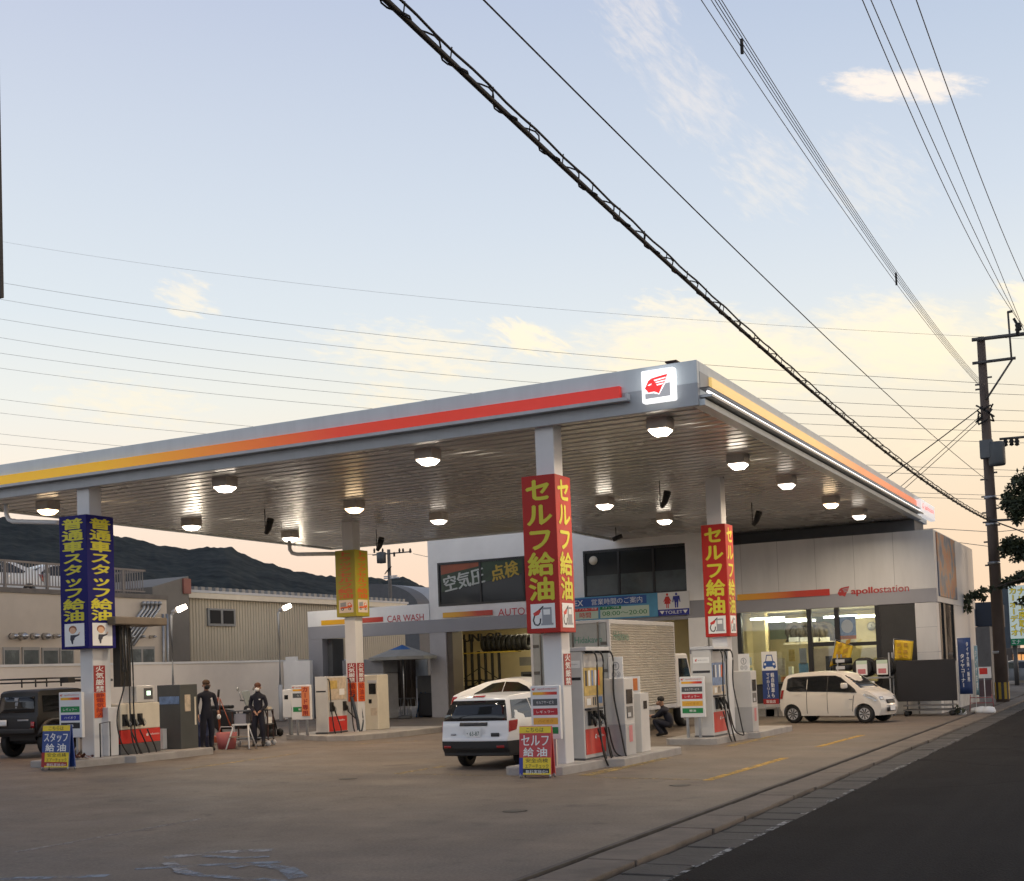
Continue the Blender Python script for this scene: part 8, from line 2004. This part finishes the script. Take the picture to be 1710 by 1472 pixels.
for sx in (-1, 1):
    mb = MB(); mb.box(sx * 0.7 - 0.18, sx * 0.7 + 0.18, -0.02, 0.0, 0.46, 0.58, TAILR); mb.build('tail_lamp', tk)
    for yy in (0.9, TL + 0.9):
        mb = MB(); tyre(mb, (sx * (tw - 0.22), yy, 0.40), 0.40, 0.26, 'x'); wo = mb.build('wheel', tk)
        mb = MB(); mb.lathe([(0.001, sx * 0.02), (0.1, sx * 0.02), (0.12, sx * 0.0), (0.24, sx * 0.05)], (sx * (tw - 0.15), yy, 0.40), STEEL, 16, 'x'); mb.build('rim', wo)
mb = MB(); mb.prism([(TL + 0.12, 0.55), (TL + 0.12, 2.15), (TL + 1.35, 2.15), (TL + 1.75, 1.35), (TL + 1.8, 0.55)], 'x', -tw + 0.12, tw - 0.12, PAINTW); mb.build('cab', tk, bevel=0.05)
mb = MB(); mb.prism([(TL + 0.55, 1.3), (TL + 0.55, 2.0), (TL + 1.28, 2.0), (TL + 1.6, 1.38), (TL + 1.6, 1.3)], 'x', -tw + 0.115, tw - 0.115, CARGL); mb.build('cab_window', tk)

# ------------------------------------------------------------------ people
SKIN = pbr('skin', (0.36, 0.20, 0.13), 0.55, var=0.06, scale=8); NAVY = pbr('navy_overall', (0.010, 0.011, 0.022), 0.8, var=0.2, scale=5); SHOE = pbr('work_shoe', (0.012, 0.011, 0.01), 0.6)
HAIR = pbr('brown_hat', (0.10, 0.055, 0.028), 0.8, var=0.2, scale=12); HAIRK = pbr('black_hair', (0.012, 0.010, 0.009), 0.7)
def figure(name, label, loc, rz, J, E, headc, H=1.0, hat=HAIR, mask=WPRINT, face_dir=(0, -1, 0), crouch=False):
    t = thing(name, label, 'person', loc, rz, 'people at the filling station')
    me = bpy.data.meshes.new('person_body'); names = list(J)
    me.from_pydata([tuple(v * H for v in J[n][:3]) for n in names], [(names.index(a), names.index(b)) for a, b in E], [])
    o = bpy.data.objects.new('tmp_body', me); COL.objects.link(o)
    sk = o.modifiers.new('skin', 'SKIN'); sk.use_smooth_shade = True; sk.branch_smoothing = 0.4
    for i, n in enumerate(names):
        r_ = J[n][3] * H; rr2 = J[n][4] * H if len(J[n]) > 4 else r_
        me.skin_vertices[0].data[i].radius = (r_, rr2); me.skin_vertices[0].data[i].use_root = (n == 'pelvis')
    sb_ = o.modifiers.new('sub', 'SUBSURF'); sb_.levels = 1; sb_.render_levels = 1
    dg = bpy.context.evaluated_depsgraph_get()
    m2 = bpy.data.meshes.new_from_object(o.evaluated_get(dg)); bpy.data.objects.remove(o)
    m2.name = 'person_body'
    m2.materials.clear()
    for m in (NAVY, SKIN, SHOE):
        m2.materials.append(m)
    P = {n: Vector(J[n][:3]) * H for n in names}
    def seg(p):
        best, bn = 9, None
        for a, b in E:
            d = P[b] - P[a]; s = max(0, min(1, (p - P[a]).dot(d) / max(1e-9, d.length_squared))); q = (p - (P[a] + d * s)).length - (J[a][3] + (J[b][3] - J[a][3]) * s) * H
            if q < best:
                best, bn = q, (a, b, s)
        return bn
    for f in m2.polygons:
        a, b, s = seg(f.center); f.use_smooth = True
        hand = any(x in b for x in ('wrist', 'palm', 'fing', 'thumb')) and (not b.startswith('wrist') or s > 0.45)
        f.material_index = 1 if (b.startswith('head') or a.startswith('head') or (b == 'neck' and s > 0.6) or a == 'neck' or hand) else (2 if ('toe' in b or 'heel' in b) else 0)
    bo = bpy.data.objects.new('body', m2); COL.objects.link(bo); bo.parent = t
    hc = Vector(headc) * H; fd = Vector(face_dir).normalized(); sd_ = fd.cross(Vector((0, 0, 1))).normalized()
    mb = MB(); mb.ball(hc + Vector((0, 0, 0.058)) * H - fd * 0.016, (0.093 * H, 0.105 * H, 0.080 * H), hat, 14, 8)
    if hat is HAIR:
        mb.ball(hc + fd * 0.075 * H + Vector((0, 0, 0.045)) * H, (0.07 * H, 0.07 * H, 0.016 * H), hat, 12, 6)
    mb.build('cap' if hat is HAIR else 'hair', bo)
    for q in (-1, 1):
        mb = MB(); mb.ball(hc + fd * 0.083 * H + sd_ * q * 0.033 * H - Vector((0, 0, 0.008)), 0.011 * H, BPRINT, 8, 6); mb.build('eye', bo)
        mb = MB(); mb.ball(hc + sd_ * q * 0.092 * H - Vector((0, 0, 0.015)), (0.018 * H, 0.025 * H, 0.032 * H), SKIN, 8, 6); mb.build('ear', bo)
    mb = MB(); mb.ball(hc + fd * 0.055 * H - Vector((0, 0, 0.055)) * H, (0.066 * H, 0.058 * H, 0.055 * H), mask, 12, 8); mb.build('face_mask', bo)
    return t, bo
def hand(J, E, side, base, d, n, spread=0.018):
    """palm with four fingers and a thumb grown from the wrist"""
    d = Vector(d).normalized(); n = Vector(n).normalized(); p = Vector(base); q = p + d * 0.05
    J['palm' + side] = (*q, 0.024, 0.032); E.append(('wrist' + side, 'palm' + side))
    for i, L in enumerate((0.055, 0.065, 0.06, 0.048)):
        a = q + d * 0.035 + n * (i - 1.5) * spread; b = a + d * L * 0.6; c = b + d * L * 0.35 + Vector((0, -0.012, 0))
        for k, (nm, v, r_) in enumerate((('fingA', a, 0.0105), ('fingB', b, 0.009), ('fingC', c, 0.0075))):
            J[f'{nm}{i}{side}'] = (*v, r_)
        E += [('palm' + side, f'fingA{i}{side}'), (f'fingA{i}{side}', f'fingB{i}{side}'), (f'fingB{i}{side}', f'fingC{i}{side}')]
    a = p + d * 0.02 + n * -0.04; b = a + d * 0.03 + n * -0.012
    J['thumbA' + side] = (*a, 0.011); J['thumbB' + side] = (*b, 0.009); E += [('palm' + side, 'thumbA' + side), ('thumbA' + side, 'thumbB' + side)]
def standing(arms, lean=0.0, stance=0.10, headturn=0):
    J = {'pelvis': (0, 0, 0.93, 0.145, 0.115), 'waist': (0, 0, 1.08, 0.150, 0.118), 'chest': (0, -0.005, 1.27, 0.155, 0.115), 'upper': (0, 0, 1.40, 0.13, 0.09), 'neck': (0, 0.0, 1.49, 0.052), 'head1': (0, -0.015, 1.57, 0.068), 'head2': (0, -0.02, 1.635, 0.085), 'head3': (0, -0.01, 1.70, 0.06)}
    E = [('pelvis', 'waist'), ('waist', 'chest'), ('chest', 'upper'), ('upper', 'neck'), ('neck', 'head1'), ('head1', 'head2'), ('head2', 'head3')]
    for s, q in (('L', 1), ('R', -1)):
        sh_, el, wr = arms[s]
        J['shoulder' + s] = (*sh_, 0.068); J['elbow' + s] = (*el, 0.056); J['fore' + s] = (*(Vector(el) * 0.4 + Vector(wr) * 0.6), 0.046); J['wrist' + s] = (*wr, 0.030)
        E += [('upper', 'shoulder' + s), ('shoulder' + s, 'elbow' + s), ('elbow' + s, 'fore' + s), ('fore' + s, 'wrist' + s)]
        hand(J, E, s, wr, Vector(wr) - Vector(el), (0.2, 1, 0.1) if q else 0)
        x = q * stance
        J['hip' + s] = (q * 0.085, 0.0, 0.86, 0.098); J['thigh' + s] = (q * (0.085 + stance) / 2, -0.01, 0.68, 0.098); J['knee' + s] = (x, -0.02, 0.49, 0.080); J['calf' + s] = (x, 0.01, 0.33, 0.074); J['ankle' + s] = (x, 0.03, 0.10, 0.066); J['heel' + s] = (x, 0.05, 0.045, 0.040); J['toe' + s] = (x + q * 0.02, -0.15, 0.035, 0.034, 0.045)
        E += [('pelvis', 'hip' + s), ('hip' + s, 'thigh' + s), ('thigh' + s, 'knee' + s), ('knee' + s, 'calf' + s), ('calf' + s, 'ankle' + s), ('ankle' + s, 'heel' + s), ('ankle' + s, 'toe' + s)]
    return J, E
X, Y = -21.36, 24.9
J, E = standing({'L': ((0.19, 0, 1.39), (0.25, -0.02, 1.12), (0.22, -0.20, 0.95)), 'R': ((-0.19, 0, 1.39), (-0.25, 0.03, 1.11), (-0.24, -0.06, 0.86))}, stance=0.11)
bmask = pbr('dark_mask', (0.012, 0.012, 0.014), 0.7)
p1, b1 = figure('person', 'taller person in navy overalls, brown cap and dark mask, holding a white cloth', (X, Y, gz(X)), R(62), J, E, (0, -0.02, 1.63), 1.02, HAIR, bmask)
mb = MB(); mb.ball((0.21, -0.27, 0.86), (0.05, 0.06, 0.07), WPRINT, 10, 6); mb.build('white_cloth', p1)
mb = MB(); mb.box(0.06, 0.10, -0.150, -0.12, 1.30, 1.33, WPRINT); mb.build('name_badge', p1)
X, Y = onG(433, 1247)
J, E = standing({'L': ((0.175, 0, 1.38), (0.235, 0.01, 1.12), (0.07, -0.17, 0.95)), 'R': ((-0.175, 0, 1.38), (-0.235, 0.01, 1.12), (-0.03, -0.18, 0.94))}, stance=0.12)
p2, b2 = figure('person', 'shorter person in navy overalls with a white mask and hands clasped, facing the road', (X, Y, gz(X)), R(22), J, E, (0, -0.02, 1.63), 0.95, pbr('auburn_hair', (0.12, 0.045, 0.022), 0.7), WPRINT)
mb = MB(); mb.box(0.06, 0.10, -0.138, -0.11, 1.22, 1.25, WPRINT); mb.build('name_badge', p2)
# crouching driver beside the truck
X, Y = onG(1112, 1229)
X = -11.35; Y = 31.1
J = {'pelvis': (0.0, 0.10, 0.30, 0.15, 0.13), 'waist': (-0.02, 0.06, 0.44, 0.145, 0.12), 'chest': (-0.08, 0.0, 0.62, 0.155, 0.12), 'upper': (-0.12, -0.03, 0.72, 0.12, 0.09), 'neck': (-0.16, -0.05, 0.79, 0.055), 'head1': (-0.19, -0.07, 0.86, 0.07), 'head2': (-0.20, -0.08, 0.925, 0.086), 'head3': (-0.19, -0.07, 0.985, 0.06)}
E = [('pelvis', 'waist'), ('waist', 'chest'), ('chest', 'upper'), ('upper', 'neck'), ('neck', 'head1'), ('head1', 'head2'), ('head2', 'head3')]
for s, q in (('L', 1), ('R', -1)):
    J['shoulder' + s] = (-0.12, -0.03 + 0.17 * q, 0.70, 0.068); J['elbow' + s] = (-0.32, -0.03 + 0.18 * q, 0.52, 0.05); J['wrist' + s] = (-0.54, 0.0 + 0.08 * q, 0.54, 0.032)
    E += [('upper', 'shoulder' + s), ('shoulder' + s, 'elbow' + s), ('elbow' + s, 'wrist' + s)]
    hand(J, E, s, J['wrist' + s][:3], (-1, 0, 0.1), (0, 1, 0))
    y = 0.12 * q
    J['hip' + s] = (-0.02, 0.10 + y, 0.28, 0.10); J['knee' + s] = (-0.40, 0.02 + y * 1.3, 0.44, 0.075); J['calf' + s] = (-0.30, 0.04 + y * 1.3, 0.25, 0.066); J['ankle' + s] = (-0.18, 0.06 + y * 1.2, 0.09, 0.05); J['heel' + s] = (-0.12, 0.06 + y * 1.2, 0.05, 0.04); J['toe' + s] = (-0.36, 0.05 + y * 1.2, 0.036, 0.036)
    E += [('pelvis', 'hip' + s), ('hip' + s, 'knee' + s), ('knee' + s, 'calf' + s), ('calf' + s, 'ankle' + s), ('ankle' + s, 'heel' + s), ('ankle' + s, 'toe' + s)]
figure('person', 'person in black crouching beside the rear wheel of the silver box truck', (X, Y, gz(X)), R(0), J, E, (-0.20, -0.08, 0.92), 1.0, HAIRK, SKIN, (-1, -0.1, 0))

# ------------------------------------------------------------------ work clutter between the two standing people
X, Y = onG(396, 1249); Y += 0.75
zz = gz(X)
t = thing('tool_cart', 'dark four wheeled tool cart loaded with boxes left of the shorter person', 'tool cart', (X, Y, zz), R(20))
for z in (0.18, 0.55, 0.92):
    mb = MB(); mb.box(-0.50, 0.45, -0.25, 0.25, z, z + 0.03, DGREY); mb.build('shelf', t)
for a in (-0.53, 0.43):
    for b in (-0.23, 0.23):
        mb = MB(); mb.box(a - 0.015, a + 0.015, b - 0.015, b + 0.015, 0.14, 0.93, pbr('cart_brown', (0.06, 0.025, 0.02), 0.6)); mb.build('post', t)
        mb = MB(); mb.lathe([(0.001, -0.02), (0.07, -0.02), (0.07, 0.02), (0.001, 0.02)], (a, b, 0.07), LGREY, 12, 'y'); mb.build('wheel', t)
for (a, b, c0, d0, m, lab) in ((-0.50, -0.18, 0.585, 0.86, GREY, 'grey box on the middle shelf of the tool cart, left'), (-0.02, 0.22, 0.585, 0.90, pbr('box_brown', (0.16, 0.10, 0.09), 0.7), 'brown box on the middle shelf of the tool cart, centre'), (0.26, 0.42, 0.585, 0.75, WPRINT, 'white box on the middle shelf of the tool cart, right'), (0.1, 0.42, 0.955, 1.02, CREAM, 'cream tray on top of the tool cart'), (-0.14, 0.1, 0.955, 1.0, WHITE, 'white tray on top of the tool cart')):
    mb = MB(); mb.box(a, b, -0.18, 0.15, c0, d0, m); o = mb.build('cart_box'); o.location = (X, Y, zz); o.rotation_euler = (0, 0, R(20)); tag(o, lab, 'box', 'boxes on the tool cart')
xs_, ys_ = onG(392, 1245); ys_ += 1.5; xs_ = atY(388, 1200, ys_)[0]; zz = gz(xs_)
t = thing('motor_scooter', 'dark motor scooter with windscreen and mirror behind the white step stool', 'scooter', (xs_, ys_, zz), R(8))
mb = MB()
mb.prism([(-0.75, 0.55), (-0.78, 0.85), (-0.55, 0.95), (0.02, 0.88), (0.12, 0.62), (0.35, 0.55), (0.48, 1.0), (0.62, 1.0), (0.72, 0.55), (0.45, 0.35), (-0.4, 0.35)], 'y', -0.17, 0.17, PAINTB); mb.build('body', t, bevel=0.05)
mb = MB(); mb.box(-0.78, 0.0, -0.14, 0.14, 0.93, 1.03, BLACK); mb.build('seat', t, bevel=0.04)
for x in (-0.6, 0.75):
    mb = MB(); tyre(mb, (x, 0, 0.25), 0.25, 0.11, 'y'); mb.build('wheel', t)
mb = MB(); mb.tube([(0.55, 0, 0.95), (0.75, 0, 0.3)], 0.035, STEEL, 8); mb.tube([(0.48, -0.34, 1.16), (0.55, 0, 1.12), (0.48, 0.34, 1.16)], 0.018, BLACK, 6); mb.build('handlebar', t)
mb = MB(); mb.prism([(0.55, 1.0), (0.60, 1.0), (0.45, 1.42), (0.42, 1.42)], 'y', -0.2, 0.2, pbr('screen_grey', (0.25, 0.28, 0.28), 0.15)); mb.build('windscreen', t, bevel=0.02)
for q in (-1, 1):
    mb = MB(); mb.tube([(0.5, q * 0.3, 1.15), (0.48, q * 0.42, 1.42)], 0.01, STEEL, 6); mb.ball((0.46, q * 0.43, 1.48), (0.02, 0.07, 0.06), STEEL, 10, 6); mb.build('mirror', t)
xs_, ys_ = onG(393, 1252); zz = gz(xs_)
t = thing('step_stool', 'white folding step stool in front of the tool cart', 'step stool', (xs_, ys_ + 0.25, zz), R(15))
for q in (-1, 1):
    mb = MB(); mb.tube([(q * 0.32, -0.25, 0), (q * 0.19, 0, 0.62)], 0.02, WHITE, 6); mb.tube([(q * 0.30, 0.25, 0), (q * 0.19, 0, 0.62)], 0.018, LGREY, 6); mb.build('leg_pair', t)
mb = MB(); mb.box(-0.21, 0.21, -0.1, 0.1, 0.60, 0.635, WHITE); mb.build('top_step', t)
mb = MB(); mb.box(-0.25, 0.25, -0.2, 0.0, 0.30, 0.325, pbr('step_tan', (0.30, 0.25, 0.18), 0.6)); mb.build('lower_step', t)
xs_, ys_ = onG(366, 1252); zz = gz(xs_)
mb = MB(); mb.lathe([(0.001, 0), (0.22, 0.0), (0.27, 0.42), (0.25, 0.42), (0.21, 0.03)], (0, 0, 0), pbr('bucket_pink', (0.42, 0.12, 0.12), 0.5, var=0.12), 20); mb.tube([(-0.26, 0, 0.41), (-0.18, 0, 0.56), (0.18, 0, 0.56), (0.26, 0, 0.41)], 0.01, WHITE, 6)
o = mb.build('pink_bucket'); o.location = (xs_, ys_ + 0.3, zz); tag(o, 'pink bucket on the ground between the taller person and the step stool', 'bucket')
xs_ = atY(330, 1210, 25.9)[0]; mb = MB(); mb.lathe([(0.001, 0), (0.28, 0), (0.29, 0.02), (0.285, 0.3), (0.30, 0.32), (0.285, 0.34), (0.285, 0.6), (0.30, 0.62), (0.285, 0.64), (0.28, 0.88), (0.001, 0.88)], (0, 0, 0), pbr('drum_blue', (0.02, 0.035, 0.10), 0.5), 20)
o = mb.build('oil_drum'); o.location = (xs_, 25.9, gz(xs_)); tag(o, 'blue oil drum half hidden between the dark cabinet and the taller person', 'drum')
xs_ = atY(366, 1190, 27.2)[0]; t = thing('trolley_jack', 'orange red jack with upright handles behind the taller person', 'jack', (xs_, 27.2, gz(xs_)))
JO = pbr('jack_orange', (0.38, 0.09, 0.04), 0.5)
mb = MB(); mb.box(-0.2, 0.35, -0.2, 0.2, 0.06, 0.24, JO); mb.build('base', t, bevel=0.03)
mb = MB(); mb.tube([(0.02, 0.0, 0.2), (-0.02, -0.05, 1.05), (0.05, -0.06, 1.42)], 0.025, JO, 6); mb.tube([(-0.08, 0.1, 0.2), (0.04, 0.0, 1.25), (0.3, 0.1, 0.5)], 0.02, JO, 6); mb.tube([(0.03, -0.06, 1.3), (0.06, -0.06, 1.5)], 0.032, BLACK, 6); mb.build('handles', t)
for a in (-0.15, 0.28):
    for b in (-0.22, 0.22):
        mb = MB(); mb.lathe([(0.001, -0.03), (0.08, -0.03), (0.08, 0.03), (0.001, 0.03)], (a, b, 0.08), BLACK, 12, 'y'); mb.build('wheel', t)
Yh = 30.5; xs_ = atY(452, 1200, Yh)[0]; t = thing('hand_truck', 'black hand truck with bent handle leaning beside the shorter person', 'hand truck', (xs_, Yh, gz(xs_)))
mb = MB()
for q in (-0.15, 0.15):
    mb.tube([(0.15, q, 0.1), (-0.08, q, 0.8), (-0.2, q, 0.88), (-0.26, q, 0.82)], 0.02, BLACK, 6)
mb.tube([(-0.26, -0.15, 0.82), (-0.26, 0.15, 0.82)], 0.02, BLACK, 6); mb.box(-0.25, 0.12, -0.2, 0.2, 0.02, 0.05, BLACK); mb.box(-0.28, 0.05, -0.17, 0.17, 0.05, 0.45, BLACK); mb.build('frame', t)
for q in (-0.2, 0.2):
    mb = MB(); mb.lathe([(0.001, -0.03), (0.11, -0.03), (0.12, 0), (0.11, 0.03), (0.001, 0.03)], (0.18, q, 0.12), BLACK, 14, 'y'); mb.build('wheel', t)
mb = MB()
for i in range(26):
    a = rr.uniform(0, 6.28); q = rr.uniform(0, 0.5); c0 = Vector((q * math.cos(a), q * 0.4 * math.sin(a), rr.uniform(0.0, 0.06))); d = Vector((rr.uniform(-1, 1), rr.uniform(-1, 1), 0.25)).normalized() * 0.22; e = Vector((-d.y, d.x, 0)) * 0.22
    mb.face([c0, c0 + d * 0.5 + e, c0 + d, c0 + d * 0.5 - e], pbr('brown_cloth', (0.15, 0.05, 0.03), 0.8, var=0.3))
xs_ = atY(128, 1265, 20.5)[0]; o = mb.build('brown_rags'); o.location = (xs_, 20.5, za + 0.152); tag(o, 'scattered reddish brown rags on the island at the foot of the blue column', 'rags')
